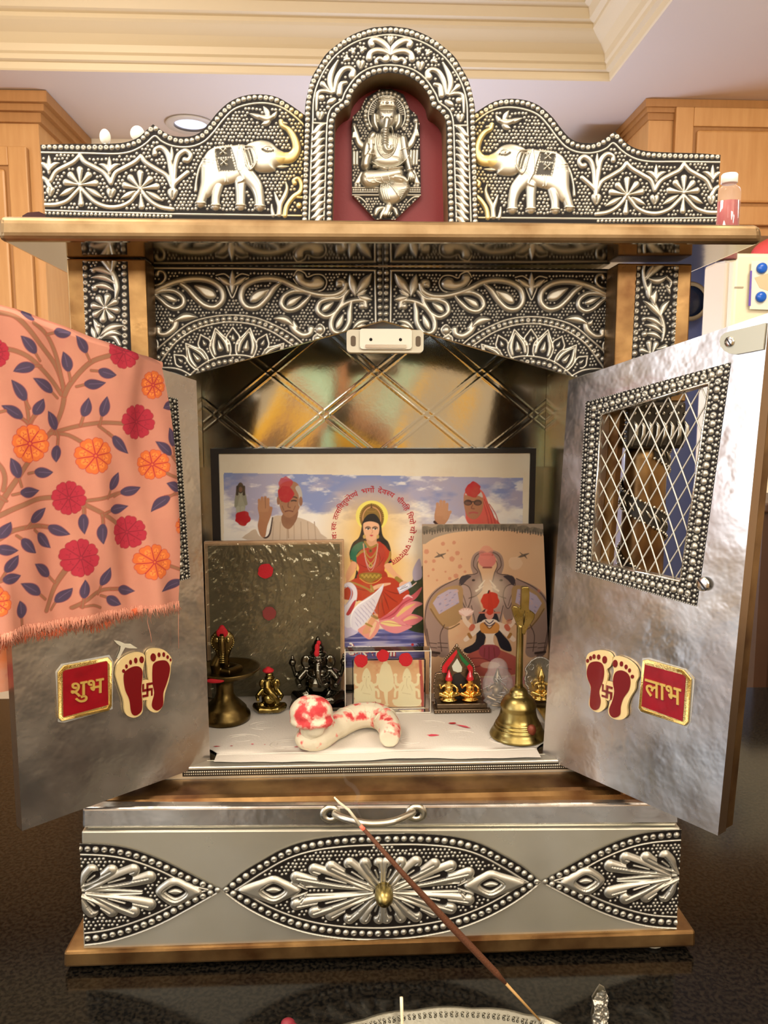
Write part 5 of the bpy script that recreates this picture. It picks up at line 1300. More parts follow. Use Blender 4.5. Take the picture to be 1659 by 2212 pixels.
# seated woman on the swan
S.zoom(680, 960, 260/1659)
S.E(787, 985, 222, 212, 'f2e36c', 20)
S.E(785, 1010, 168, 190, '7d5a1e', 18); S.E(785, 1015, 130, 160, 'd39b66', 18); S.E(785, 1020, 118, 150, '8a6a2a', 18)
rd = random.Random(2)
for k in range(44):
    a = math.pi+math.pi*k/43; S.dot(785+160*math.cos(a), 1005+182*math.sin(a), 9, 0, col=hexc('b58c3a' if k % 2 else '5c4014'))
S.P([(735, 915), (750, 880), (770, 865), (780, 808), (792, 865), (815, 880), (830, 915)], '5c4216', 3)
for y_, w_ in ((915, 55), (890, 40)): S.L([(782-w_, y_), (782+w_, y_)], 7, 'a07a35', 0)
S.P([(655, 1080), (690, 1010), (750, 960), (830, 960), (890, 1030), (915, 1110), (930, 1230), (960, 1290), (1010, 1340), (1045, 1440), (1050, 1560), (1020, 1640), (560, 1640), (480, 1540), (490, 1440), (530, 1350), (600, 1290), (635, 1200)], '14100f', 4)
S.P([(500, 1640), (520, 1590), (585, 1560), (560, 1800), (520, 1900), (500, 2100), (590, 2160), (640, 2050), (620, 1800)], '241c16', 4)
S.P([(700, 1270), (715, 1330), (660, 1370), (760, 1440), (880, 1380), (850, 1330), (850, 1270)], 'd99f78', 4)
S.P([(665, 1130), (680, 1080), (770, 1060), (870, 1090), (890, 1150), (880, 1230), (850, 1290), (790, 1335), (745, 1320), (700, 1280), (675, 1210)], 'e9b48c', 5)
for x_ in (733, 830): S.L([(x_-36, 1148), (x_, 1132), (x_+34, 1146)], 6, '3d2117'); S.E(x_, 1163, 30, 13, 'f4e6d8'); S.E(x_+3, 1163, 13, 13, '1c0f0c'); S.L([(x_-32, 1160), (x_, 1148), (x_+32, 1162)], 5, '1c0f0c')
S.L([(788, 1170), (795, 1210), (778, 1225)], 4, 'c98a66'); S.P([(755, 1252), (780, 1243), (806, 1252), (782, 1268)], 'c9424a', 3)
S.E(683, 1270, 20, 28, 'c7a25a'); S.E(868, 1270, 18, 28, 'c7a25a')
S.P([(660, 1340), (560, 1380), (505, 1450), (485, 1540), (510, 1600), (545, 1640), (590, 1600), (585, 1500), (660, 1440), (720, 1420)], '1e6a4e', 5)
S.L([(500, 1600), (550, 1650)], 14, 'a8843a', 0)
S.P([(860, 1340), (950, 1380), (1010, 1450), (1055, 1500), (1040, 1580), (985, 1650), (950, 1600), (900, 1500)], 'bb3a1e', 4)
S.P([(585, 1520), (660, 1440), (740, 1420), (850, 1390), (900, 1340), (960, 1450), (985, 1600), (960, 1720), (940, 1800), (620, 1800), (610, 1700), (580, 1620)], 'b23422', 5)
S.L([(580, 1540), (640, 1480), (700, 1470)], [12, 16, 12], 'a8843a'); S.L([(1040, 1480), (1030, 1560), (975, 1640)], [12, 18, 12], 'a8843a')
for pts in ([(600, 1640), (700, 1690), (800, 1680)], [(840, 1700), (900, 1640), (950, 1560)], [(640, 1760), (760, 1740), (900, 1780)], [(860, 1450), (900, 1560), (880, 1660)]): S.L(pts, [2, 6, 2], '8a2214')
for r_, d_, c_ in ((9, 0, 'a9863a'), (6, 60, 'b99a4a'), (4, 115, 'd8b9a8'), (4, 150, 'cf9d94')):
    S.L([(670, 1370), (690+d_*.1, 1470+d_), (770, 1560+d_*1.25), (850-d_*.1, 1470+d_), (868, 1370)], r_, c_, 6)
S.E(768, 1465, 26, 28, '7b5a1d'); S.E(768, 1465, 9, 10, '2c0f10'); S.E(770, 1665, 28, 30, 'b8923f'); S.E(770, 1665, 9, 10, '3a1313')
S.L([(690, 1340), (760, 1420), (850, 1385)], 14, '9a7a32')
S.P([(500, 1640), (560, 1650), (545, 1740), (480, 1820), (430, 1850), (430, 1780)], 'e4ab80', 4)
S.zoom(720, 1200, 220/1352)
S.P([(170, 330), (215, 170), (240, 80), (310, 100), (290, 200), (230, 290), (180, 370)], 'e0a47a', 4)
S.P([(740, 100), (680, 120), (690, 170), (770, 250), (850, 320), (920, 360), (900, 290), (840, 230), (790, 170)], 'e6ab80', 4)
S.P([(1000, 900), (1060, 760), (1110, 500), (1200, 300), (1300, 300), (1300, 980), (1000, 985)], '2b3a22', 3)
S.P([(330, 240), (560, 200), (690, 210), (720, 300), (640, 360), (480, 400), (340, 350)], 'a93219', 4)
S.P([(130, 400), (220, 340), (330, 300), (500, 380), (650, 290), (760, 290), (860, 330), (950, 420), (1010, 490), (960, 580), (860, 660), (760, 740), (640, 830), (560, 830), (500, 760), (530, 640), (380, 600), (220, 590), (130, 560)], 'b7381b', 4)
for pts in ([(650, 480), (700, 600), (740, 720)], [(660, 470), (760, 560), (850, 620)], [(640, 500), (600, 640), (600, 780)], [(680, 450), (820, 500), (940, 500)], [(200, 420), (330, 440), (450, 470)], [(640, 500), (650, 650), (680, 780)]): S.L(pts, [2, 8, 3], '8b2411')
S.L([(230, 350), (330, 385), (450, 440), (500, 470)], [10, 14, 14, 20], 'a5823c'); S.L([(520, 440), (600, 405), (680, 385), (750, 372)], [26, 26, 20, 12], 'e8b38c'); S.L([(500, 400), (530, 470)], 16, 'a98a3e', 0)
S.P([(350, 240), (480, 225), (620, 235), (640, 280), (560, 330), (495, 360), (420, 330), (350, 290)], '8f6f22', 4)
for k in range(9): S.dot(385+k*27, 262+(k % 2)*22, 13, 0, col=hexc('d8b84e')); S.dot(385+k*27, 262+(k % 2)*22, 6, 0, col=hexc('6b4a10'))
S.L([(350, 300), (420, 350), (495, 370), (580, 345), (640, 290)], 4, 'd8b84e')
S.L([(840, 300), (905, 350)], 26, '9a7f34', 0); S.P([(880, 370), (930, 340), (1000, 360), (1010, 400), (940, 420), (880, 410)], 'e8b390', 4)
S.P([(845, 430), (1020, 340), (1050, 410), (880, 510)], 'c9cbe0', 0); S.P([(860, 437), (1000, 365), (1015, 408), (885, 480)], 'e9eaf2', 0); S.L([(885, 450), (985, 410)], [4, 4], '3a3f66', 0); S.L([(905, 425), (960, 398)], [3, 3], '3a3f66', 0); S.L([(1050, 400), (1100, 360)], 7, 'eecabc', 0)
# lotus petals
S.P([(600, 852), (760, 745), (880, 640), (950, 560), (1050, 520), (1175, 415), (1135, 520), (1070, 590), (960, 650), (880, 760), (770, 835), (680, 858)], 'd1606a', 4); S.L([(640, 850), (800, 770), (920, 640), (1060, 560)], [3, 10, 10, 3], 'b23e4c'); S.L([(930, 570), (990, 530), (1050, 560)], [6, 14, 5], 'f1c5c8')
S.P([(800, 835), (890, 720), (990, 630), (1090, 605), (1185, 640), (1085, 700), (1010, 800), (900, 862)], 'e88e90', 4); S.L([(850, 800), (950, 710), (1080, 640)], [14, 26, 6], 'e9c07a')
S.P([(890, 865), (970, 795), (1060, 775), (1190, 828), (1100, 905), (1010, 925)], 'e27f86', 4); S.L([(940, 860), (1030, 820), (1120, 825)], [12, 24, 6], 'ecbd84')
S.P([(605, 872), (700, 845), (810, 838), (900, 862), (960, 912), (1048, 940), (960, 992), (840, 1032), (720, 1005), (640, 945)], 'e68f92', 4); S.L([(640, 890), (760, 900), (900, 930)], [14, 40, 6], 'f0d58c'); S.L([(620, 880), (800, 900), (1000, 940)], [2, 4, 2], 'c9666c')
S.P([(465, 1110), (340, 1015), (315, 985), (400, 930), (545, 858), (605, 890), (608, 970), (545, 1070)], 'ea9d8c', 4); S.L([(480, 1080), (520, 980), (560, 890)], [4, 24, 16], 'efc79a')
S.L([(560, 800), (500, 880), (450, 960), (430, 1000)], [34, 34, 30, 40], 'e2a578'); S.L([(510, 790), (580, 830)], 18, '93753a', 0); S.L([(430, 900), (510, 940)], 12, 'a98a3e', 0)
for k in range(5): S.L([(400+k*22, 1000), (395+k*20, 1040-k*4)], 9, 'e2a578', 0)
# swan
S.P([(100, 600), (180, 700), (240, 800), (300, 950), (330, 1010), (250, 1060), (100, 1060)], 'cfc6dc', 4)
S.L([(120, 440), (160, 400), (215, 385), (270, 430), (290, 500), (270, 590), (215, 660), (170, 760), (200, 900)], [22, 26, 32, 30, 28, 34, 40, 50, 60], 'e6e2ea', 6)
S.L([(180, 400), (230, 440), (240, 510), (215, 590), (170, 650)], [4, 8, 8, 8, 4], 'bcb4cc'); S.L([(120, 425), (150, 432)], [14, 8], 'd2844a', 0); S.dot(160, 420, 6, 0, col=hexc('1a1414'))
S.P([(170, 780), (200, 720), (260, 620), (300, 590), (270, 700), (210, 790)], 'b8303a', 4)
S.P([(240, 955), (225, 840), (250, 740), (330, 640), (430, 570), (550, 490), (640, 400), (668, 375), (655, 450), (615, 550), (575, 650), (530, 750), (460, 850), (400, 920), (330, 975), (320, 1000)], 'e4e0e8', 4)
for k in range(7):
    t = k/6; bx, by = 300+t*230, 700-t*170
    for j in range(3): S.L([(bx-20+j*5, by+40+j*70), (bx+10+j*4, by+70+j*75), (bx+30+j*2, by+110+j*70)], [2, 5, 1], 'b5adc6')
S.L([(240, 950), (232, 850), (260, 740), (340, 650), (480, 560), (640, 420)], [3, 8, 10, 9, 7, 3], 'fbfafc')
S.noise_mix(55, 4, .5, .9, 'c9a070', .18)
px = lambda x, y: fr.uv(x, y)
keep = [px(455, 960), px(1160, 960), px(1160, 1165), px(960, 1165), px(935, 1440), px(725, 1440), px(725, 1200), px(455, 1200)]
clipp = [(max(x0+.0092, min(x1-.0067, u)), min(v, zt_-th-.0002)) for u, v in keep]
S.mesh('printed_scene', M_PRT, T_P, clip=clipp, w0=.0006, alpha=False)

# lettering printed on the poster
M_INKR = mat('crimson_ink', 'b5222b', 0, .5); M_INKW = mat('white_ink', 'f3ece0', 0, .5); M_INKB = mat('navy_ink', '1d1b3c', 0, .5)
def compose(tokens, offset=.012):
    V, F, x = [], [], 0
    def add(v, f, dx, cut=None):
        bmx = bmesh.new(); vv = [bmx.verts.new(p) for p in v]
        for q in f:
            try: bmx.faces.new([vv[i] for i in q])
            except ValueError: pass
        if cut: bmesh.ops.bisect_plane(bmx, geom=bmx.verts[:]+bmx.edges[:]+bmx.faces[:], plane_co=(cut, 0, 0), plane_no=(1, 0, 0), clear_outer=True)
        bmx.verts.index_update(); b = len(V)
        V.extend([(p.co.x+dx, p.co.y) for p in bmx.verts]); F.extend([[b+p.index for p in q.verts] for q in bmx.faces]); bmx.free()
    for t in tokens:
        if t == ' ': x += .30; continue
        if t == '^':
            a = [(x-.14+.13*math.cos(k)-.05, .78+.13*math.sin(k)) for k in np.linspace(-.3, 2.6, 7)]; i = [(x-.14+.07*math.cos(k)-.05, .78+.07*math.sin(k)) for k in np.linspace(-.3, 2.6, 7)]
            b = len(V); V.extend(a+i); F.extend([[b+k, b+k+1, b+8+k, b+7+k] for k in range(6)]); continue
        if t == '/':
            b = len(V); V.extend([(x-.42, .02), (x-.36, -.04), (x-.18, .12), (x-.24, .18)]); F.append([b, b+1, b+2, b+3]); continue
        half = t[0] == '~'; s_ = t[1:] if half else t
        v, f = text_data(s_, offset, 2); w = max(p[0] for p in v)
        if half: add(v, f, x, w*.66); x += w*.62
        else: add(v, f, x); x += w-.012
    return V, F, x
SYL = [['व', 'ः'], ['~स', 'वः'], ['त', '~त', 'सिव', 'तु', 'व', '^', 'रे', '~ण', 'यं'], ['भ', 'गो', '^'], ['दे', 'व', '~स', 'य'], ['धी', 'मिह'], ['िध', 'यो'], ['यो'], ['नः'], ['प', '/', 'चो', 'द', 'या', 'त्']]
cA = (806.0, 1143.0); Rk = fr.kpp(806, 1143); cu, cv_ = fr.uv(*cA); R0 = 84*Rk
spans = [(-194, -184), (-181, -169), (-165, -113), (-107, -88), (-83, -58), (-52, -29), (-25, -7), (-4, 7), (10, 20), (24, 63)]
bmv, bmfc = [], []
for tk, (a0, a1) in zip(SYL, spans):
    V, F, w = compose(tk); b = len(bmv); em = 15.5*Rk
    for x, y in V:
        a = math.radians(a0+(a1-a0)*x/w); r = R0+y*em-em*.30
        bmv.append(tuple(fr.W(cu+r*math.cos(a), cv_-r*math.sin(a), .0011)))
    bmfc.extend([[b+i for i in f] for f in F])
me = bpy.data.meshes.new('circular_verse'); me.from_pydata(bmv, [], bmfc); me.update(); link('circular_verse', me, M_INKR, T_P)
def flat_text(name, tokens, p0, p1, hpx, m, w):
    V, F, wd2 = compose(tokens, .03); a = np.array(fr.uv(*p0)); b = np.array(fr.uv(*p1)); d = (b-a)/wd2; n = np.array([-d[1], d[0]]); n = n/np.linalg.norm(n)*hpx*fr.kpp(*p0)/.62
    me = bpy.data.meshes.new(name); me.from_pydata([tuple(fr.W(*(a+d*x+n*y), w)) for x, y in V], [], F); me.update()
    return link(name, me, m, T_P)
flat_text('white_title', ['दे', 'व', '~स', 'था', 'प', 'ना'], (752, 1414), (855, 1414), 18, M_INKW, .0014)
flat_text('red_title_shadow', ['दे', 'व', '~स', 'था', 'प', 'ना'], (754, 1415.5), (857, 1415.5), 18, M_INKR, .0011)
flat_text('caption', ['आ', '~त', 'म'], (899, 1398), (932, 1397), 8.5, M_INKB, .0011)
u, v = fr.uv(891, 1392); prism('caption_dot', fr, [(u+.0016*math.cos(a), v+.0016*math.sin(a)) for a in np.linspace(0, 6.28, 12, endpoint=False)], .0008, .0011, M_INKR, T_P)

# ---- print of two elephants pouring over a seated woman
YE = .212; fr = FY(YE)
qd = [(912, 1133), (1173, 1132), (1186, 1440), (1190, 1530), (918, 1530)]
uvs = [tuple(fr.uv(*p)) for p in qd]; uvs = [uvs[0], uvs[1], uvs[2], (uvs[3][0], FLZ), (uvs[4][0], FLZ)]
T_E = thing('elephant_print', 'tan art print of two elephants above a seated woman, behind the bell', 'picture', fr.W(.11, FLZ))
prism('card', fr, uvs, -.003, 0, mat('card_edge', 'c9a884', 0, .6), T_E)
S = Paint(fr, min(p[0] for p in uvs), max(p[0] for p in uvs), FLZ, max(p[1] for p in uvs), .00052, hexc('d9b088')); S.zoom(*Q1)
S.noise_mix(14, 6, .4, .8, 'cfa27c', .7); S.noise_mix(30, 9, .62, .8, 'd98a6a', .35)
S.P([(1028, 372), (1605, 370), (1605, 425), (1480, 410), (1320, 405), (1180, 415), (1090, 440), (1030, 470)], 'a08d78', 3)
rd = random.Random(8)
for k in range(46):
    x = 1040+k*12.5; y = 425-30*math.sin((k+4)/50*math.pi)+rd.uniform(-4, 4); r = rd.uniform(9, 19)
    S.blot(x, y-12, r, ['5d5548', '6f6353', '7a6d5a'][k % 3], .8); S.L([(x, y-8), (x, y+8)], 2.5, '4d4438', 0)
M = lambda x: 2*1337-x
for f in (lambda x: x, M):
    m_ = lambda pts: [(f(x), y) for x, y in pts]
    G, GD, GL = '9a7f72', '6e564c', 'ad9285'
    S.L(m_([(1075, 790), (1075, 880), (1090, 972)]), [34, 34, 30], GD); S.L(m_([(1140, 800), (1120, 880), (1128, 975)]), [30, 32, 30], G)
    S.P(m_([(1040, 800), (1050, 740), (1085, 690), (1140, 655), (1210, 635), (1255, 650), (1268, 720), (1262, 800), (1240, 832), (1190, 815), (1150, 832), (1125, 870), (1132, 976), (1070, 976), (1052, 870)]), G, 4)
    S.L(m_([(1258, 700), (1285, 780), (1290, 860)]), [24, 24, 20], GL)
    S.P(m_([(1205, 650), (1232, 618), (1280, 612), (1312, 640), (1312, 685), (1285, 715), (1250, 725), (1218, 700)]), G, 4)
    S.L(m_([(1296, 655), (1288, 610), (1274, 570), (1282, 530), (1310, 512), (1332, 520)]), [22, 18, 15, 14, 12, 10], G)
    S.P(m_([(1200, 690), (1215, 660), (1250, 670), (1262, 715), (1250, 760), (1235, 770), (1215, 730)]), GL, 4); S.L(m_([(1215, 690), (1230, 730), (1238, 760)]), 2, GD)
    for ol in ([(1218, 700), (1205, 655), (1232, 618), (1275, 612), (1292, 600), (1272, 572), (1280, 530), (1308, 510), (1332, 517)], [(1312, 650), (1304, 610), (1290, 572), (1298, 545), (1320, 532)], [(1200, 690), (1216, 660), (1250, 672), (1262, 715), (1250, 760), (1236, 772), (1216, 732), (1200, 690)], [(1250, 725), (1285, 712), (1312, 685)], [(1125, 872), (1150, 834), (1190, 816), (1240, 832)], [(1052, 870), (1070, 974)], [(1262, 760), (1285, 860)]): S.L(m_(ol), 1.9, '4c3830')
    S.P(m_([(1205, 640), (1222, 618), (1262, 620), (1240, 640), (1215, 665)]), '3c3236', 3)
    S.E(f(1272), 640, 8, 5, '2a1d18'); S.L(m_([(1300, 672), (1325, 640)]), [5, 2], 'e8ddc8', 0); S.L(m_([(1285, 690), (1318, 668)]), [5, 2], 'e8ddc8', 0)
    S.P(m_([(1062, 760), (1095, 705), (1150, 672), (1215, 668), (1222, 730), (1210, 830), (1135, 860), (1080, 800)]), 'a8855a', 3)
    S.P(m_([(1080, 748), (1105, 712), (1155, 684), (1195, 682), (1205, 745), (1110, 800)]), 'b5a5b4', 0)
    for k in range(26):
        a = rd.uniform(0, 1); b = rd.uniform(0, 1); x = 1100+a*95; y = 690+b*80+(1-a)*22; S.L(m_([(x, y), (x+7, y-4)]), 2, ['8f86a0', 'c9a6a0'][k % 2], 0)
    S.L(m_([(1070, 775), (1105, 830), (1150, 870), (1205, 845)]), 3, '7a5c38')
    S.L(m_([(1045, 900), (1040, 860), (1048, 780), (1070, 720), (1120, 672), (1200, 632)]), 2.2, '4c3830'); S.L(m_([(1135, 850), (1115, 900), (1122, 975)]), 2, '4c3830')
    for y_ in (935, 955): S.L(m_([(1062, y_), (1098, y_+4)]), 2, '4c3830', 0); S.L(m_([(1104, y_), (1150, y_+3)]), 2, '4c3830', 0)
    S.L(m_([(1065, 978), (1110, 984)]), [6, 6], '3d2c26', 0)
S.E(1336, 545, 42, 36, 'd07a6e'); S.L([(1310, 520), (1362, 520)], 5, 'b55c54', 0); S.L([(1318, 580), (1356, 580)], 4, '8d4a42', 0)
S.mixin(np.clip(1.1-S.rad(1350, 690, 85), 0, 1)*.8, 'efd9bc')
S.P([(1340, 770), (1300, 800), (1285, 850), (1280, 930), (1225, 965), (1245, 985), (1310, 970), (1335, 900), (1375, 900), (1400, 960), (1450, 975), (1440, 930), (1400, 880), (1390, 820), (1372, 785)], '1b1a26', 4)
for f in (lambda x: x, lambda x: 2*1348-x):
    m_ = lambda pts: [(f(x), y) for x, y in pts]
    S.L(m_([(1310, 850), (1275, 885), (1235, 920)]), [14, 12, 10], 'ead3bd'); S.L(m_([(1308, 850), (1265, 860), (1232, 830), (1225, 800)]), [14, 12, 10, 9], 'e6cbb2'); S.L(m_([(1268, 858), (1262, 868)]), 12, 'c8664e', 0)
    S.L(m_([(1250, 895), (1258, 908)]), 8, 'a8743a', 0)
S.P([(1305, 845), (1325, 825), (1372, 825), (1392, 845), (1385, 880), (1368, 900), (1366, 930), (1372, 950), (1322, 950), (1330, 930), (1328, 900), (1312, 880)], 'ecd8c4', 4)
S.P([(1302, 850), (1325, 838), (1347, 868), (1372, 838), (1394, 852), (1386, 885), (1348, 892), (1310, 885)], 'cf8d48', 4); S.L([(1325, 840), (1347, 868), (1372, 840)], 3, '8d5a2a')
for y_, w_ in ((838, 18), (850, 24)): S.L([(1347-w_, y_-8), (1347, y_+6), (1347+w_, y_-8)], 2.5, '4a3a50')
S.E(1347, 795, 22, 30, 'd98f7e'); S.L([(1300, 793), (1395, 793)], [4, 4], 'c8745e', 0)
S.E(1237, 790, 34, 20, 'e2b6a6')
for k in range(6): S.L([(1237, 800), (1205+k*13, 775-abs(2.5-k)*-4)], [9, 3], 'efd2c4', 0)
S.blot(1352, 738, 44, 'cf3f2a'); S.L([(1345, 790), (1352, 780), (1347, 690)], [12, 14, 4], 'c83a26'); S.L([(1341, 700), (1344, 690)], 3, '1a1014', 0)
S.P([(1205, 1040), (1225, 1000), (1300, 965), (1318, 945), (1375, 945), (1392, 965), (1470, 1000), (1500, 1040), (1490, 1075), (1420, 1090), (1270, 1090), (1215, 1075)], 'b2574c', 4)
S.P([(1310, 950), (1385, 950), (1395, 990), (1350, 1020), (1300, 990)], '96404a', 4)
for pts in ([(1240, 1010), (1320, 1010), (1400, 1050)], [(1250, 1060), (1330, 1040), (1450, 1060)], [(1325, 960), (1322, 1000)], [(1345, 955), (1345, 1010)], [(1368, 958), (1372, 1000)]): S.L(pts, 2.2, '7a2f30')
S.E(1350, 1040, 46, 16, 'd9a890'); S.P([(1180, 1110), (1230, 1090), (1350, 1100), (1480, 1090), (1530, 1110), (1450, 1150), (1250, 1150)], 'cf8f88', 4)
for x, y in ((1118, 520), (1510, 520)):
    S.L([(x-28, y+12), (x-5, y+4), (x+22, y-6)], [2, 6, 2], '6b5a4c'); S.L([(x-3, y+4), (x-20, y-12)], [4, 1], '6b5a4c', 0); S.L([(x+2, y+3), (x+14, y+18)], [4, 1], '5b4a3c', 0)
for x, y, r in ((1050, 505, 12), (1128, 468, 10), (1180, 463, 9), (1196, 512, 11), (1170, 540, 13), (1047, 553, 8), (1085, 550, 9), (1082, 590, 7), (1208, 575, 10), (1190, 620, 12), (1160, 632, 8), (1232, 600, 7), (1140, 600, 5), (1580, 690, 8), (1440, 835, 14), (1060, 620, 5), (1150, 500, 5), (1100, 640, 5), (1215, 540, 4)):
    S.blot(x, y, r, 'c06a50', .6)
S.blot(1470, 560, 34, 'ecd2b2', .35); S.blot(1330, 510, 34, 'd97f70', .5)
S.mesh('printed_scene', M_PRT, T_E, clip=uvs, w0=.0005, alpha=False)

# ---- picture wrapped in crumpled plastic
YF_ = .212; fr = FY(YF_)
T_F = thing('wrapped_picture', 'dark olive picture wrapped in crumpled clear plastic, left side of shrine', 'picture', fr.W(-.105, FLZ))
q4 = [fr.uv(*p) for p in ((436, 1170), (743, 1166), (745, 1500), (440, 1500))]
q4[0] = (max(q4[0][0], -.1822), q4[0][1]); q4[3] = (max(q4[3][0], -.1822), q4[3][1]); q4 = [tuple(q4[0]), tuple(q4[1]), (q4[2][0], FLZ), (q4[3][0], FLZ)]
prism('board', fr, q4, -.006, 0, mat('kraft_board', 'a98460', 0, .4, mix='c4a078', mscale=60, bump=.4, bscale=200), T_F, bev=.0008)
def frm(m=.0045): return [(q4[0][0]+m, q4[0][1]-m), (q4[1][0]-m, q4[1][1]-m), (q4[2][0]-m, q4[2][1]), (q4[3][0]+m, q4[3][1])]
mo = mat('olive_print', '3a3222', .25, .3, mix='6a5f46', mscale=22, mfac=.5, coat=.3)
prism('dark_print', fr, frm(), .0002, .0008, mo, T_F)
S = Paint(fr, q4[0][0]+.001, q4[1][0]-.001, FLZ, q4[0][1]-.001, .0009, hexc('ffffff'))
c0 = (S.u0+.03, q4[0][1]+.02)
R_ = np.hypot(S.U-c0[0], S.V-c0[1]); A_ = np.arctan2(S.V-c0[1], S.U-c0[0])
wr = vnoise(R_*1.0+5*A_*.012, A_*.06, 170, 31, 3)+.7*vnoise(S.U+.3*S.V, S.V, 90, 13, 4)
S.H = (wr-wr.min())*.0034
film = bpy.data.materials.new('crumpled_film'); film.use_nodes = True; nn = film.node_tree.nodes; ll_ = film.node_tree.links
b_ = nn['Principled BSDF']; b_.inputs['Base Color'].default_value = (*hexc('8d8468'), 1); b_.inputs['Roughness'].default_value = .13; b_.inputs['Alpha'].default_value = .36; b_.inputs['Metallic'].default_value = .45
S.mesh('plastic_film', film, T_F, w0=.0012, clip=[(q4[0][0]+.002, q4[0][1]-.002), (q4[1][0]-.002, q4[1][1]-.002), (q4[2][0]-.002, FLZ), (q4[3][0]+.002, FLZ)])
for x, y, r, m_, nm in ((575, 1231, 17, M_KUM, 'red_dot'), (583, 1322, 15, mat('faded_kumkum', '7a2a24', 0, .7), 'faded_red_dot')):
    u, v = fr.uv(x, y); k_ = fr.kpp(x, y); rd = random.Random(x)
    prism(nm, fr, [(u+r*k_*rd.uniform(.88, 1.06)*math.cos(a), v+r*k_*rd.uniform(.88, 1.06)*math.sin(a)) for a in np.linspace(0, 6.28, 18, endpoint=False)], .0058, .0066, m_, T_F)

# ================================================================== THINGS ON THE SHRINE FLOOR
# paper towel
t_n = 90; bm = bmesh.new(); g = []
rd = random.Random(3); M_TOW = mat('white_paper_towel', 'd9d1c4', 0, .85, bump=.5, bscale=700, bdist=.0006)
x0t, x1t = -.168, .170
for j in range(26):
    row = []
    ya_ = .068 if j < 3 else .0680+(j-3)/22*.150; wd_ = .1455+min(.024, max(0, ya_-.070)*1.2)
    for i in range(t_n):
        x = XC-.0045-wd_+2*wd_*i/(t_n-1)
        if j < 3: y = .0675-(2-j)*.0012+.0010*math.sin(x*40); z = FLZ+.0006+.0004*math.sin(x*60)+.0001*j
        else:
            f = (j-3)/22; y = .0680+f*.150+.0012*math.sin(x*40)*(1-f); z = FLZ+.0010+.0005*math.sin(x*60+y*50)*(1-f)+.0004*math.sin(x*23+2)
        row.append(bm.verts.new((x, y, z)))
    g.append(row)
for a, b in zip(g, g[1:]):
    for i in range(t_n-1): bm.faces.new((a[i], a[i+1], b[i+1], b[i]))
TW = frombm('paper_towel', bm, M_TOW, None, True, label='white embossed paper towel spread on the shrine floor, stained red', cat='paper towel')
TW.modifiers.new('thick', 'SOLIDIFY').thickness = -.0004
# embossed scroll lines of the towel
bm = bmesh.new()
for cx_, cy_ in ((-.13, .10), (-.085, .085), (-.04, .10), (.03, .088), (.075, .10), (.12, .088), (.05, .125), (-.11, .13), (.15, .12)):
    for k in (0, 1):
        addtube(bm, [(cx_+.017*(1-.35*k)*math.cos(a), cy_+.010*(1-.35*k)*math.sin(a), FLZ+.0013+.0004*math.sin(cx_*23+2)) for a in np.linspace(.3+k, 4.6+k, 16)], .00035, 4)
frombm('embossed_swirls', bm, M_TOW, TW, True, kind='stuff')
FT = FLZ+.0016
bm = bmesh.new(); n_ = 60; fr_, bk_ = [], []
for i in range(n_+1):
    x = -.1480+.2910*i/n_; y = .0500+.0016*math.sin(x*38+.5)+.0005*math.sin(x*160)
    fr_.append(bm.verts.new((x, y, .1474+.0003*math.sin(x*70)))); bk_.append(bm.verts.new((x, .0672, .1476)))
for i in range(n_): bm.faces.new((fr_[i], fr_[i+1], bk_[i+1], bk_[i]))
lt_ = frombm('lower_layer', bm, M_TOW, TW, True)
def stain(px, py, a, b, m, nm='red_stain', par=None, z=FT+.0004, seed=0, rot=0):
    c = PZ(px, py, z); rd = random.Random(seed+px); bm = bmesh.new()
    vs = [bm.verts.new((c[0]+(a*math.cos(t)*math.cos(rot)-b*math.sin(t)*math.sin(rot))*rd.uniform(.7, 1.15), c[1]+(a*math.cos(t)*math.sin(rot)+b*math.sin(t)*math.cos(rot))*rd.uniform(.7, 1.15), z)) for t in np.linspace(0, 2*math.pi, 14, endpoint=False)]
    bm.faces.new(vs); return frombm(nm, bm, m, par or TW)
stain(977, 1562, .0040, .0020, M_KUM); stain(935, 1588, .006, .0025, M_KUMP); stain(1000, 1568, .008, .0016, M_KUMP, rot=-.6); stain(468, 1612, .0035, .0009, M_KUM); stain(500, 1611, .0015, .0008, M_KUM); stain(545, 1607, .0014, .001, M_KUMP)
stain(640, 1613, .0022, .0008, M_KUMP); stain(572, 1608, .001, .0006, M_KUM); stain(1150, 1560, .002, .0012, M_KUMP)
def kz(x, y, Y): return float(P(x, y, Y)[2])
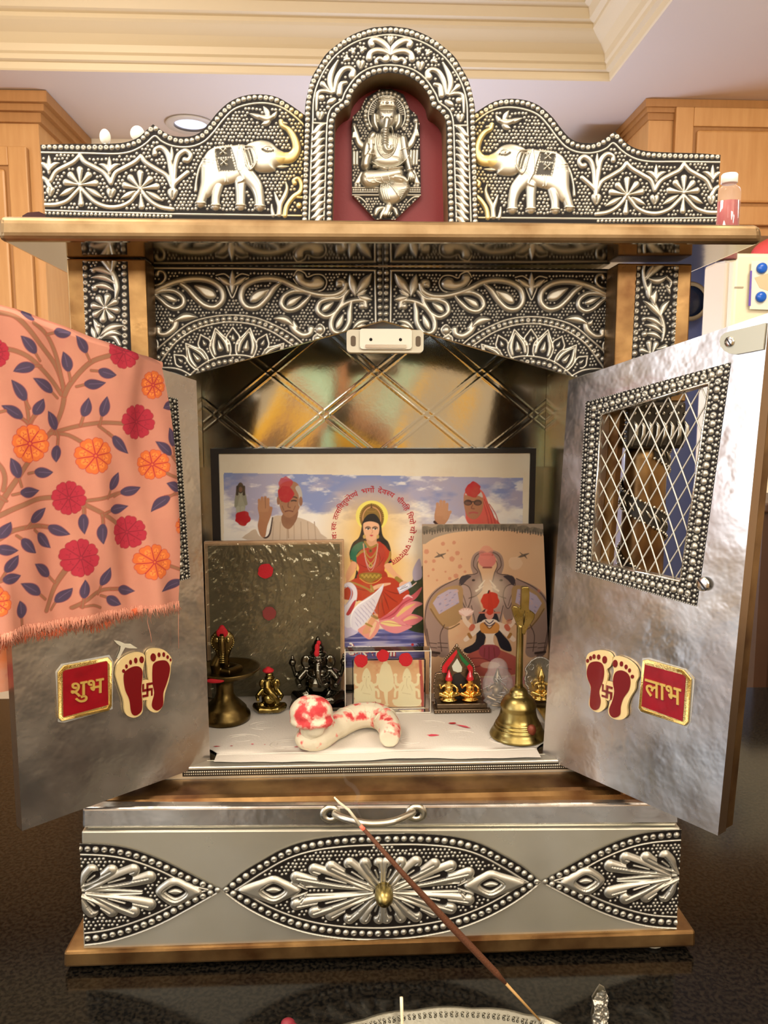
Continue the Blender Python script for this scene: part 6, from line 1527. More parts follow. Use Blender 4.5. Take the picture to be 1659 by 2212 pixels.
# ---- seated elephant-headed deity, generic small casting
def seated(name, px, Y, H, m, label, cat='figurine', arms4=True, wide=1.0, twist=0.0, trunk=1, parent=None, zb=None, group=None, crownm=None):
    x = float(P(px, 1500, Y)[0]); zb = FT if zb is None else zb
    W_ = lambda a, b, c: (x+a*H*wide, Y+b*H, zb+c*H)
    t = parent if parent is not None else thing(name, label, cat, (x, Y, zb), group)
    B = [(W_(0, 0, .05), (.34*H*wide, .24*H, .05*H)), (W_(0, -.03, .30), (.20*H*wide, .17*H, .18*H)), (W_(0, .01, .47), (.18*H*wide, .12*H, .12*H)),
         (W_(0, -.05, .635), (.125*H*wide, .12*H, .115*H)), (W_(-.17, .0, .62), (.085*H*wide, .03*H, .105*H)), (W_(.17, .0, .62), (.085*H*wide, .03*H, .105*H)),
         (W_(0, -.02, .755), (.125*H*wide, .11*H, .055*H)), (W_(0, -.02, .84), (.095*H*wide, .09*H, .065*H)), (W_(0, -.02, .91), (.06*H*wide, .06*H, .05*H)), (W_(0, -.02, .96), (.03*H, .03*H, .04*H))]
    T = [([W_(-.05, -.02, .13), W_(-.32, -.10, .14), W_(-.20, -.24, .12), W_(.08, -.24, .11)], [.09*H, .10*H, .08*H, .05*H]),
         ([W_(.05, -.02, .13), W_(.32, -.10, .14), W_(.20, -.22, .12), W_(-.02, -.22, .10)], [.09*H, .10*H, .08*H, .05*H]),
         ([W_(0, -.14, .64), W_(.0, -.20, .55), W_(.01*trunk, -.23, .46), W_(.04*trunk, -.24, .38), W_(.10*trunk, -.22, .34), W_(.14*trunk, -.22, .38)], [.06*H, .052*H, .045*H, .038*H, .032*H, .028*H]),
         ([W_(-.16, 0, .50), W_(-.29, -.06, .36), W_(-.25, -.22, .33)], [.055*H, .05*H, .04*H]), ([W_(.16, 0, .50), W_(.29, -.06, .36), W_(.25, -.22, .33)], [.055*H, .05*H, .04*H])]
    if arms4:
        T += [([W_(-.15, .03, .50), W_(-.33, .02, .42), W_(-.36, -.02, .56)], [.05*H, .045*H, .035*H]), ([W_(.15, .03, .50), W_(.33, .02, .42), W_(.36, -.02, .56)], [.05*H, .045*H, .035*H])]
        B += [(W_(-.365, -.03, .62), (.055*H, .05*H, .06*H)), (W_(.365, -.03, .62), (.05*H, .05*H, .06*H)), (W_(-.365, -.02, .69), (.025*H, .025*H, .04*H)), (W_(.365, -.02, .70), (.02*H, .02*H, .05*H))]
    blob('cast_body', B, T, H*.013, m, t)
    bm = bmesh.new()
    for k in range(18):
        a = -math.pi*.95+k/17*math.pi*.9; addball(bm, (x+.155*H*wide*math.cos(a), Y-.10*H+.03*H*math.sin(a), zb+(.50+.09*math.sin(a))*H), .014*H, 6)
    for k in range(14):
        a = math.pi+k/13*math.pi; addball(bm, (x+.125*H*wide*math.cos(a), Y-.02*H+.115*H*math.sin(a), zb+.715*H), .014*H, 6)
    for s_ in (-1, 1): addball(bm, W_(s_*.055, -.155, .655), .013*H, 6)
    for k in range(20):
        a = k/20*2*math.pi; addball(bm, (x+.34*H*wide*math.cos(a), Y+.24*H*math.sin(a), zb+.05*H), .016*H, 6)
    frombm('cast_beading', bm, crownm or m, t, True)
    return t
M_PEW = mat('polished_black_pewter', (.10, .095, .075), 1, .16, bump=.2, bscale=150)
TB = seated('black_elephant_deity', 688, .186, .0735, M_PEW, 'black metal elephant-headed seated figurine with silver highlights and red crown mark')
xb_ = float(P(688, 1400, .186)[0])
blob('red_crown_mark', [((xb_-.001, .186-.0085, FT+.063), (.0028, .0022, .005)), ((xb_-.0015, .186-.0095, FT+.0575), (.0030, .002, .004)), ((xb_+.0005, .186-.006, FT+.0675), (.0024, .0016, .003))], [], .0007, M_KUM, TB)
bm = bmesh.new()
for k in range(12): addball(bm, (xb_+.0002*k, .186-.0130-.0011*k**.5, FT+.0505-k*.0021), (.0018, .0008, .0006), 8)
frombm('silver_forehead_lines', bm, M_STEEL, TB, True)
prism('dark_foot_plate', Frame((0, 0, FT+.0002), (1, 0, 0), (0, 1, 0)), [(xb_-.030+.0, .166), (xb_-.026, .162), (xb_+.026, .162), (xb_+.030, .17), (xb_+.028, .196), (xb_-.028, .196)], 0, .004, M_PEW, TB, bev=.001)
M_BGOLD = mat('aged_gold_brass', (.38, .30, .10), 1, .24, bump=.2, bscale=120, mix='5a4415', mscale=160, mfac=.4)
TG = seated('gold_elephant_deity', 583, .166, .0475, M_BGOLD, 'small aged gold elephant-headed figurine with red topped head, beside cobra stand', arms4=False, wide=.92, trunk=1.6)
xg = float(P(583, 1500, .166)[0])
blob('red_head_mark', [((xg-.001, .164, FT+.0440), (.0060, .005, .0028)), ((xg-.001, .163, FT+.0462), (.003, .003, .0022))], [], .0006, M_KUM, TG)
blob('big_curled_trunk', [((xg+.007, .166-.0095, FT+.030), (.0026, .002, .006))], [([(xg-.0015, .158, FT+.034), (xg-.001, .1545, FT+.029), (xg+.003, .1525, FT+.024), (xg+.0075, .1525, FT+.019), (xg+.0095, .1530, FT+.0135)], [.0042, .0036, .0030, .0026, .0022])], .0006, M_BGOLD, TG)
# ---- brass stand with cobra
cx = float(P(487, 1560, .146)[0]); cy = .148
TC = thing('cobra_stand', 'dark brass footed stand with cobra hood and dish, left of gold figurine', 'stand', (cx, cy, FT))
lathe('stepped_base', [(.0245, 0), (.0250, .003), (.0245, .006), (.0215, .009), (.0212, .0115), (.0185, .0145), (.0150, .018), (.0105, .0225), (.0085, .028), (.0085, .036), (.0110, .0415), (.0140, .043)], (cx, cy, FT), M_BRASSD, TC, n=40)
dz_ = kz(490, 1448, cy)
lathe('shallow_dish', [(.004, -.006), (.016, -.005), (.026, -.001), (.0315, .004), (.0318, .0055), (.0295, .005), (.024, .0015), (.010, -.001), (.0005, -.0012)], (cx+.004, cy, FT+.0480), M_BRASSD, TC, n=40)
hx = float(P(483, 1400, cy)[0]); ht = kz(483, 1353, cy); hb = FT+.052
Hh = ht-hb
blob('coiled_body', [], [([(hx-.007, cy+.002, hb-.004), (hx-.008, cy-.002, hb+Hh*.12), (hx-.004, cy+.000, hb+Hh*.3), (hx, cy+.001, hb+Hh*.5)], [.006, .0058, .0050, .0040]),
      ([(hx-.007, cy+.002, hb-.002), (hx+.006, cy-.006, hb-.002), (hx+.014, cy+.006, hb-.002), (hx+.004, cy+.014, hb-.002), (hx-.008, cy+.008, hb-.002)], .0042)], .0010, M_BRASSD, TC)
lathe('cobra_hood', [(.0045, Hh*.06), (.0060, Hh*.16), (.0055, Hh*.27), (.0072, Hh*.40), (.0098, Hh*.54), (.0118, Hh*.68), (.0112, Hh*.80), (.0078, Hh*.89), (.0040, Hh*.95), (.0015, Hh*1.0)], (hx, cy-.004, hb), M_BRASSD, TC, n=40, sy=.30)
tube('hood_spine', [(hx, cy-.0075, hb+Hh*.12), (hx, cy-.0088, hb+Hh*.45), (hx, cy-.0092, hb+Hh*.70), (hx, cy-.0085, hb+Hh*.88)], [.002, .0032, .0034, .0016], M_BRASSD, TC)
bm = bmesh.new()
for k in range(13): addball(bm, (hx, cy-.0105, hb+Hh*(.22+.05*k)), (.0030, .0012, .0011), 8)
for s_ in (-1, 1):
    for k in range(10): addball(bm, (hx+s_*(.0110-.00022*(k-5)**2), cy-.0055, hb+Hh*(.46+.042*k)), .0010, 6)
    addball(bm, (hx+s_*.0055, cy-.0068, hb+Hh*.72), (.0024, .0012, .0030), 10)
frombm('hood_scales', bm, M_BRASS, TC, True)
blob('red_hood_mark', [((hx, cy-.0062, hb+Hh*.885), (.0062, .0022, .0058)), ((hx, cy-.006, hb+Hh*.975), (.0035, .002, .0045))], [], .0009, M_KUM, TC)
blob('red_dish_mark', [((hx-.004, cy-.0285, FT+.0495), (.0095, .0022, .0026))], [], .0008, M_KUM, TC)
# ---- dough serpent
M_DOU = bpy.data.materials.new('stained_dough'); M_DOU.use_nodes = True
n = M_DOU.node_tree.nodes; l = M_DOU.node_tree.links; b = n['Principled BSDF']; b.inputs['Roughness'].default_value = .75
tc = n.new('ShaderNodeTexCoord'); t1 = n.new('ShaderNodeTexNoise'); t1.inputs['Scale'].default_value = 95; t1.inputs['Detail'].default_value = 3; t1.inputs['Roughness'].default_value = .5
sp_ = n.new('ShaderNodeSeparateXYZ'); mr_ = n.new('ShaderNodeMapRange'); mr_.inputs[1].default_value = FT+.004; mr_.inputs[2].default_value = FT+.034; mr_.inputs[3].default_value = -.13; mr_.inputs[4].default_value = .045
ad_ = n.new('ShaderNodeMath'); ad_.operation = 'ADD'; l.new(tc.outputs['Object'], sp_.inputs[0]); l.new(sp_.outputs[2], mr_.inputs[0]); l.new(t1.outputs['Fac'], ad_.inputs[0]); l.new(mr_.outputs[0], ad_.inputs[1])
r1 = n.new('ShaderNodeValToRGB'); e = r1.color_ramp.elements; e[0].position = .47; e[0].color = (*hexc('d6ccb2'), 1); e[1].position = .52; e[1].color = (*hexc('dd8f80'), 1)
for ps_, hc_ in ((.555, 'dd8f80'), (.575, 'c94a48'), (.68, 'bf3034')): x = e.new(ps_); x.color = (*hexc(hc_), 1)
l.new(tc.outputs['Object'], t1.inputs['Vector']); l.new(ad_.outputs[0], r1.inputs[0]); l.new(r1.outputs[0], b.inputs['Base Color'])
t2 = n.new('ShaderNodeTexNoise'); t2.inputs['Scale'].default_value = 160; bp = n.new('ShaderNodeBump'); bp.inputs['Strength'].default_value = .35; bp.inputs['Distance'].default_value = .002
l.new(tc.outputs['Object'], t2.inputs['Vector']); l.new(t2.outputs['Fac'], bp.inputs['Height']); l.new(bp.outputs[0], b.inputs['Normal'])
M_DOUP = mat('plain_dough', 'e4d9b8', 0, .75, bump=.4, bscale=160, bdist=.002)
c = PZ(680, 1592, FT+.010)
TD = thing('dough_serpent', 'white dough serpent smeared with red powder, curled on the paper towel', 'dough figure', (c[0], c[1], FT))
path = [PZ(x, y, FT+h) for x, y, h in ((668, 1596, .0100), (690, 1594, .0105), (712, 1580, .0110), (738, 1562, .0120), (768, 1548, .0135), (800, 1544, .0140), (826, 1552, .0130), (842, 1574, .0118), (840, 1596, .0100))]
blob('rolled_body', [((path[0][0], path[0][1], FT+.0105), (.0135, .0115, .0108))], [([tuple(p) for p in crom(path, 3)], [.0112]*8+[.0125]*9+[.0125, .0122, .012, .0115, .011, .0105, .0098, .009])], .0013, M_DOU, TD)
c = P(672, 1537, path[0][1]-.001)
blob('domed_hood', [((c[0], c[1], c[2]-.0005), (.0200, .0155, .0155)), ((c[0]+.001, c[1]-.003, c[2]-.0075), (.0205, .0140, .0070)), ((c[0]+.004, c[1]-.0095, c[2]-.013), (.0085, .004, .0075))], [([(c[0], c[1], c[2]-.01), (path[0][0]+.002, path[0][1], FT+.012)], [.012, .0105])], .0013, M_DOU, TD)
# rolled creases
bm = bmesh.new()
for k in (10, 13, 16, 19):
    pc = crom(path, 3); p = pc[k]; q = pc[k+1]-pc[k-1]; q = q/np.linalg.norm(q); s_ = np.cross(q, (0, 0, 1.0)); s_ /= np.linalg.norm(s_)
    addtube(bm, [tuple(p+s_*.0122*math.cos(a)+np.array((0, 0, 1))*.0122*math.sin(a)+q*.002*math.sin(a*2)) for a in np.linspace(.2, 2.7, 9)], .0008, 5)
frombm('pinched_folds', bm, M_DOU, TD, True)
# ---- clear acrylic block with three figures
Ya = .1535; fr = FY(Ya)
a0 = fr.uv(746, 1545); a1 = fr.uv(931, 1406); 
M_ACR = mat('clear_acrylic', 'fffdf6', 0, .03, trans=1); M_ACR.node_tree.nodes['Principled BSDF'].inputs['IOR'].default_value = 1.18
u0, u1 = a0[0], a1[0]; v1 = a1[1]; vB = FT
TA = thing('acrylic_plaque', 'clear acrylic block showing three cream figures under three red dots', 'plaque', ((u0+u1)/2, Ya, vB))
box('acrylic_block', u0, u1, Ya, Ya+.017, vB, v1, M_ACR, TA, bev=.0008)
frp = FY(Ya+.0172); i0 = frp.uv(765, 1530); i1 = frp.uv(913, 1424); i0 = (i0[0], max(i0[1], FT+.0015))
S = Paint(FY(Ya+.0172), i0[0], i1[0]+.001, i0[1], i1[1], .00045, hexc('d8b088')); S.zoom(720, 1200, 220/1352)
S.noise_mix(40, 5, .5, .75, 'e2c09a', .8); S.noise_mix(50, 15, .58, .75, 'c0604a', .7)
S.L([(1150, 1380), (1165, 1600), (1190, 1980)], [20, 20, 24], 'a84a44', 0)
IV = 'e9e2c0'
def fig(cx, top, kind):
    if kind == 0:
        S.L([(690, 1420), (690, 1500)], [30, 55], IV, 0); S.P([(650, 1430), (620, 1520), (595, 1620), (600, 1740), (650, 1790), (690, 1800), (740, 1790), (790, 1740), (800, 1630), (770, 1500), (735, 1430)], IV, 4)
        S.L([(695, 1790), (700, 1880), (712, 1970)], [28, 20, 12], IV); S.L([(690, 1965), (730, 1965)], [10, 6], IV, 0); S.L([(800, 1700), (830, 1780)], [14, 10], IV, 0)
    else:
        S.P([(cx-45, top+60), (cx, top), (cx+45, top+60), (cx+60, top+150), (cx+30, top+200), (cx-30, top+200), (cx-60, top+150)], IV, 4)
        S.P([(cx-110, top+260), (cx-60, top+180), (cx+60, top+180), (cx+110, top+260), (cx+120, top+400), (cx+190, top+420), (cx+150, top+480), (cx-150, top+480), (cx-190, top+420), (cx-120, top+400)], IV, 4)
        for s_ in (-1, 1):
            S.L([(cx+s_*80, top+230), (cx+s_*140, top+210), (cx+s_*150, top+120)], [20, 18, 14], IV); S.E(cx+s_*152, top+95, 26, 22, IV)
            S.L([(cx+s_*90, top+280), (cx+s_*150, top+300), (cx+s_*160, top+380)], [18, 16, 14], IV); S.L([(cx+s_*40, top+225), (cx+s_*70, top+300)], 3, 'cdbf94', 0); S.dot(cx+s_*28, top+120, 6, 0, col=hexc('b5a878'))
        S.P([(cx-180, top+470), (cx-90, top+450), (cx, top+470), (cx+90, top+450), (cx+180, top+470), (cx+120, top+510), (cx-120, top+510)], IV, 3)
        S.L([(cx, top+140), (cx-6, top+220), (cx+14, top+270)], 3, 'cdbf94'); S.L([(cx-60, top+330), (cx+50, top+350)], 3, 'cdbf94')
fig(440, 1480, 1); fig(690, 1420, 0); fig(975, 1480, 1)
S.P([(275, 1830), (300, 1780), (340, 1760), (420, 1850), (500, 1940), (340, 1930), (290, 1900)], IV, 4)
S.mesh('figure_print', M_PRT, TA, w0=0, alpha=False)
bx = bmesh.new()
for p, q in ((i0, i1),):
    z0_, z1_ = p[1]-.001, q[1]+.001; xa, xz = p[0]-.001, q[0]+.002
    for a in ((xa, xz, z1_, z1_+.0008), (xa, xz, z0_-.0008, z0_), (xa-.0008, xa, z0_, z1_), (xz, xz+.0008, z0_, z1_)):
        hexa(bx, [(a[0], Ya+.0170, a[2]), (a[1], Ya+.0170, a[2]), (a[1], Ya+.0170, a[3]), (a[0], Ya+.0170, a[3]), (a[0], Ya+.0176, a[2]), (a[1], Ya+.0176, a[2]), (a[1], Ya+.0176, a[3]), (a[0], Ya+.0176, a[3])])
frombm('print_edging', bx, mat('pale_edging', 'f0e6cc', 0, .3), TA)
bx = bmesh.new()
for x_, z_ in ((u0, 0), (u1, 0)): addtube(bx, [(x_, Ya, vB+.001), (x_, Ya, v1)], .0005, 5)
addtube(bx, [(u0, Ya, v1), (u1, Ya, v1)], .0005, 5); addtube(bx, [(u0, Ya, vB+.0008), (u1, Ya, vB+.0008)], .0006, 5)
for x_ in (u0, u1): addtube(bx, [(x_, Ya, v1), (x_, Ya+.017, v1)], .0004, 5)
frombm('polished_edges', bx, mat('polished_edge', 'f6f0e0', 0, .15), TA, True)
for x, y, r in ((780, 1427, 14.5), (827, 1416, 13.5), (876, 1424, 15)):
    u, v = fr.uv(x, y); k_ = fr.kpp(x, y); rd = random.Random(x)
    prism('red_powder_dot', fr, [(u+r*k_*rd.uniform(.9, 1.06)*math.cos(a), v+r*k_*rd.uniform(.9, 1.06)*math.sin(a)) for a in np.linspace(0, 6.28, 18, endpoint=False)], .0002, .0012, M_KUM, TA)
# ---- little enamelled shrine with two gilt figures
Ys = .172; fr = FY(Ys); z = zf(fr, 800, 1240, 400/1659)
xc = fr.uv(992, 1500)[0]
TS = thing('miniature_shrine', 'miniature enamelled shrine with red and green arch over two gilt figures', 'miniature shrine', (xc, Ys-.01, FT))
M_ANT = mat('antique_plating', (.16, .12, .08), 1, .3, bump=.5, bscale=400); M_ENR = mat('red_enamel', 'c2202a', 0, .15, coat=.6); M_ENG = mat('green_enamel', '1f6a35', 0, .15, coat=.6); M_ENP = mat('pale_enamel', 'c9cbb8', 0, .2)
M_ORA = mat('orange_gilt', (.85, .45, .10), 1, .2)
lo = lambda p: (z(p)[0], max(z(p)[1], FT+.008))
prism('arched_back', fr, [lo(p) for p in ((572, 1250), (566, 1000), (582, 890), (615, 880), (634, 880), (634, 810), (665, 760), (720, 700), (772, 628), (830, 700), (885, 755), (925, 820), (930, 880), (960, 880), (985, 950), (1000, 1250))], -.002, .0015, M_ANT, TS, bev=.0003)
box('stepped_plinth', fr.uv(933, 1530)[0], fr.uv(1052, 1530)[0], Ys-.021, Ys+.004, FT, FT+.0042, M_ANT, TS, bev=.0005)
box('upper_step', fr.uv(940, 1530)[0], fr.uv(1045, 1530)[0], Ys-.018, Ys+.003, FT+.0042, FT+.0090, M_ANT, TS, bev=.0005)
prism('red_enamel_band', fr, [z(p) for p in ((640, 875), (642, 825), (690, 760), (770, 672), (776, 700), (735, 770), (690, 830), (682, 880))], .0015, .0024, M_ENR, TS)
prism('green_enamel_band', fr, [z(p) for p in ((776, 672), (830, 740), (885, 800), (862, 820), (815, 770), (785, 705))], .0015, .0024, M_ENG, TS)
prism('red_enamel_tip', fr, [z(p) for p in ((885, 800), (915, 830), (915, 885), (885, 885), (862, 820))], .0015, .0024, M_ENR, TS)
prism('pale_enamel_lobe', fr, [z(p) for p in ((775, 750), (820, 830), (815, 870), (780, 875), (740, 860), (728, 820))], .0015, .0022, M_ENP, TS)
prism('dark_opening', fr, [lo(p) for p in ((725, 1180), (722, 950), (750, 890), (800, 880), (850, 930), (860, 1180))], .0015, .0019, M_DARK, TS)
bm = bmesh.new()
def bd(pts, r, n_):
    q = crom([z(p) for p in pts], 8)
    for k in range(n_): p = q[int(k*(len(q)-1)/(n_-1))]; addball(bm, tuple(fr.W(p[0], p[1], .0022)), r, 6)
bd(((632, 885), (634, 810), (665, 758), (720, 698), (774, 640), (830, 700), (885, 755), (926, 820), (932, 885)), .0009, 34)
bd(((575, 1150), (568, 1000), (585, 895), (620, 885)), .0009, 14); bd(((990, 1150), (985, 960), (960, 888), (935, 885)), .0009, 14)
addball(bm, tuple(fr.W(*z((773, 634)), .001)), .0016, 8)
for k in range(20): addball(bm, (fr.uv(937+k*5.8, 1530)[0], Ys-.0212, FT+.0021), .0008, 6)
frombm('plated_beading', bm, mat('bright_beading', (.55, .42, .3), 1, .2), TS, True)
def small_idol(par, x, y, zb, H, m, mc, seed=0):
    W_ = lambda a, b, c: (x+a*H, y+b*H, zb+c*H)
    blob('gilt_figure', [(W_(0, 0, .05), (.28*H, .2*H, .06*H)), (W_(0, 0, .14), (.2*H, .15*H, .04*H)), (W_(0, 0, .38), (.14*H, .11*H, .17*H)), (W_(0, -.02, .63), (.10*H, .09*H, .10*H)), (W_(0, 0, .52), (.16*H, .08*H, .06*H))],
         [([W_(-.04, 0, .22), W_(-.27, -.08, .24), W_(-.03, -.18, .2)], [.09*H, .08*H, .05*H]), ([W_(.04, 0, .22), W_(.27, -.08, .24), W_(.03, -.18, .2)], [.09*H, .08*H, .05*H]),
          ([W_(-.14, 0, .52), W_(-.26, -.05, .42), W_(-.3, -.1, .58)], .04*H), ([W_(.14, 0, .52), W_(.26, -.05, .42), W_(.24, -.15, .34)], .04*H)], H*.025, m, par)
    lathe('red_crown', [(.11*H, .66*H), (.12*H, .71*H), (.09*H, .80*H), (.05*H, .9*H), (.02*H, 1.0*H)], (x, y, zb), mc, par, n=16)
small_idol(TS, fr.uv(967, 1500)[0], Ys-.009, FT+.009, .0335, M_GOLD, M_ENR); small_idol(TS, fr.uv(1012, 1500)[0], Ys-.009, FT+.009, .0335, M_ORA, M_ENR)
# ---- figurine still in its plastic bag
Yb = .172; xbb = float(P(1074, 1500, Yb)[0])
TP = thing('bagged_figurine', 'small dark and gold figurine inside crumpled clear plastic bag, left of bell', 'figurine', (xbb, Yb, FT))
small_idol(TP, xbb, Yb, FT, .040, mat('dull_bronze', (.30, .22, .12), 1, .3), mat('dull_bronze_crown', (.22, .18, .12), 1, .3))
M_BAG = mat('clear_bag', 'f4f0ea', 0, .08, alpha=.22, bump=.8, bscale=160, bdist=.004)
blob('plastic_bag', [((xbb, Yb-.002, FT+.022), (.0165, .012, .022)), ((xbb, Yb-.001, FT+.040), (.011, .008, .012)), ((xbb-.008, Yb-.010, FT+.006), (.010, .008, .006)), ((xbb+.010, Yb-.006, FT+.008), (.009, .008, .009))], [([(xbb-.014, Yb-.008, FT+.003), (xbb+.014, Yb-.008, FT+.004)], .0032)], .0012, M_BAG, TP)
bm = bmesh.new()
rd = random.Random(6)
for k in range(9):
    a = (xbb-.013+rd.random()*.024, Yb-.0145, FT+.004+rd.random()*.032); addtube(bm, [a, (a[0]+rd.uniform(-.006, .006), a[1]-.0008, a[2]+rd.uniform(-.007, .007)), (a[0]+rd.uniform(-.008, .008), a[1]+.001, a[2]+rd.uniform(-.01, .01))], [.0002, .0005, .0002], 4)
frombm('bag_creases', bm, mat('crease_glint', 'f4f0ea', 0, .1, alpha=.7), TP, True)
# ---- silver framed gilt idol behind the door edge
Yi = .188; fr = FY(Yi); z = zf(fr, 800, 1240, 400/1659); xi = fr.uv(1166, 1480)[0]
TI = thing('silver_arch_idol', 'silver arched frame with gilt seated figure, beside right door', 'figurine', (xi, Yi, FT))
lo = lambda p: (z(p)[0], max(z(p)[1], FT))
MX = lambda p: (2*1520-p[0], p[1])
pts = [(1520, 735), (1480, 745), (1440, 770), (1405, 810), (1380, 850), (1395, 880), (1378, 930), (1385, 985), (1410, 1020), (1415, 1140)]
prism('silver_frame', fr, [lo(p) for p in pts]+[lo(MX(p)) for p in pts[::-1][:-1]], -.001, .001, mat('silver_plating', (.74, .72, .68), 1, .28, bump=.5, bscale=500), TI, bev=.0003)
bm = bmesh.new()
for sd in (lambda p: p, MX):
    q = crom([z(sd(p)) for p in ((1520, 742), (1480, 752), (1442, 776), (1408, 815), (1386, 850), (1400, 880), (1384, 930), (1392, 985), (1416, 1020), (1420, 1130))], 4)
    for p in q: addball(bm, tuple(fr.W(p[0], max(p[1], FT+.001), .0014)), .0009, 6)
    for c_, r_ in (((1440, 830), 30), ((1425, 940), 24)):
        c_ = z(sd(c_)); addtube(bm, [tuple(fr.W(c_[0]+.0027*math.cos(a), c_[1]+.0032*math.sin(a), .0013)) for a in np.linspace(0, 6.28, 14)], .0005, 4)
frombm('silver_beading', bm, M_STEEL, TI, True)
small_idol(TI, xi, Yi-.005, FT+.001, .036, M_GOLD, M_GOLD)
# ---- hand bell
cy = .096; cx = float(P(1119, 1560, cy)[0])
TBL = thing('brass_hand_bell', 'brass hand bell with tall leaf-topped handle beside right door', 'bell', (cx, cy, FT))
lathe('bell_body', [(.0264, 0), (.0268, .0010), (.0262, .0024), (.0246, .0052), (.0226, .0082), (.0228, .0090), (.0220, .0096), (.0214, .0112), (.0215, .0119), (.0206, .0125), (.0198, .0142), (.0199, .0148), (.0190, .0156), (.0176, .0200), (.0166, .0250), (.0163, .0276), (.0170, .0286), (.0169, .0302), (.0160, .0322), (.0148, .0350), (.0126, .0378), (.0104, .0392), (.0090, .0400), (.0088, .0418), (.0082, .0440), (.0066, .0456), (.0036, .0480)], (cx, cy, FT), M_BRASS, TBL, n=56)
fr = FY(cy); z = zf(fr, 800, 1240, 400/1659)
hz = FT+.0475
lathe('handle_stem', [(.0042, 0), (.0036, .004), (.0034, .03), (.0033, .058), (.0035, .0605)], (cx, cy, hz), M_BRASS, TBL, n=16)
prism('leaf_grip', fr, [tuple(p) for p in ([z(p) for p in ((1345, 520), (1322, 470), (1300, 420), (1280, 370), (1262, 310), (1275, 280), (1310, 288), (1345, 320), (1352, 300), (1350, 180), (1350, 118), (1370, 110), (1416, 112), (1420, 180), (1415, 270), (1408, 318), (1440, 330), (1468, 350), (1465, 390), (1440, 430), (1405, 460), (1385, 500), (1380, 540))])], -.003, .003, M_BRASS, TBL, bev=.0006)
bm = bmesh.new()
rd = random.Random(9)
for k in range(26): p = z((rd.uniform(1290, 1440), rd.uniform(320, 430))); addball(bm, tuple(fr.W(p[0], p[1], .0030)), .0004, 5)
addtube(bm, [tuple(fr.W(*z((1375, 320)), .003)), tuple(fr.W(*z((1370, 380)), .0036)), tuple(fr.W(*z((1365, 450)), .003))], [.0004, .0010, .0004], 6)
frombm('punched_texture', bm, M_BRASSD, TBL, True)
u, v = fr.uv(1140, 1583)
st_ = bmesh.new(); addball(st_, (cx+.0085, cy-.0190, FT+.0125), (.0045, .0035, .0055), 12); frombm('faded_red_smear', st_, mat('brownish_red_smear', '74341e', .3, .5), TBL, True)

# ================================================================== IN FRONT OF THE SHRINE
# oval silver platter at the lower edge
ZP = ZT
pc = PZ(975, 2290, ZP+.012)
TT = thing('silver_platter', 'oval embossed silver platter with scalloped rim at bottom edge', 'platter', (pc[0], pc[1], ZP))
bm = bmesh.new(); rings = []; NN = 144
RX, RY = .098, .040
yb = PZ(960, 2176, ZP+.012)[1]; pcy = yb-RY
for rr, zz in ((.50, .001), (.80, .001), (.86, .004), (.90, .006), (.97, .0105), (1.0, .0118), (1.0, .0105), (.90, .0045), (.8, .0), (.5, .0)):
    ring = []
    for k in range(NN):
        a = 2*math.pi*k/NN; sc = 1+(.018*abs(math.sin(a*7)) if rr > .95 else 0)
        ring.append(bm.verts.new((pc[0]+RX*rr*sc*math.cos(a), pcy+RY*rr*sc*math.sin(a), ZP+zz+(.0008*abs(math.sin(a*7)) if rr > .95 else 0))))
    rings.append(ring)
for a, b in zip(rings, rings[1:]):
    for k in range(NN): bm.faces.new((a[k], a[(k+1) % NN], b[(k+1) % NN], b[k]))
bm.faces.new(rings[0]); bm.faces.new(rings[-1][::-1])
frombm('oval_dish', bm, mat('antique_silver', (.20, .19, .145), .85, .40, bump=.4, bscale=300), TT, True)
bm = bmesh.new()
for k in range(70):
    a = 2*math.pi*k/70
    for s_ in (-1, 1):
        pts = []
        for j in range(7):
            th = j/6*4.2; r_ = .0035*(1-j/8)
            rr = .925+.0; x = pc[0]+RX*rr*math.cos(a+s_*.035)+s_*r_*math.cos(th)*math.sin(a)*-1; y = pcy+RY*rr*math.sin(a+s_*.035)+r_*math.sin(th)*.8
            pts.append((x, y, ZP+.0085+.0010*math.cos(th)))
        addtube(bm, pts, [.0008]*6+[.0012], 5)
frombm('scroll_embossing', bm, MATS['antique_silver'], TT, True)
# flame-shaped leaf handle
c = PZ(1290, 2212, ZP+.016)
lf = thing('leaf_finial', 'crumpled silver flame-shaped leaf finial standing right of the platter', 'ornament', (c[0], c[1], ZP))
fl = Frame((0, c[1], 0), (1, 0, 0), (0, 0, 1))
zz = [fl.uv(*p) for p in ((1296, 2128), (1306, 2134), (1312, 2150), (1309, 2168), (1314, 2185), (1310, 2205), (1308, 2225), (1302, 2260), (1290, 2260), (1284, 2225), (1279, 2212), (1277, 2192), (1281, 2172), (1279, 2155), (1288, 2140))]
S = Sheet(fl, min(p[0] for p in zz)-.0005, max(p[0] for p in zz)+.0005, min(p[1] for p in zz), max(p[1] for p in zz)+.0005, .0004, SILV); S.A[:] = 1
vn = vnoise(*np.meshgrid(S.u0+np.arange(S.nu)*S.st, S.v0+np.arange(S.nv)*S.st), 330, 4, 3)
cm = np.hypot((np.meshgrid(np.arange(S.nu), np.arange(S.nv))[0]/S.nu-.5)*2, 0); S.H = vn*.0045+.002*(1-cm)
ob = prism('leaf_core', fl, [tuple(p) for p in zz], -.0015, 0, M_STEELG, lf); S.mesh('crumpled_leaf', M_REL, lf, clip=[tuple(p) for p in zz], w0=0)
zlow = min(p[1] for p in zz); lathe('leaf_foot', [(.006, 0), (.006, .002), (.0025, .004), (.002, max(.005, zlow-ZP+.004))], (c[0], c[1], ZP), M_STEELG, lf, n=16)
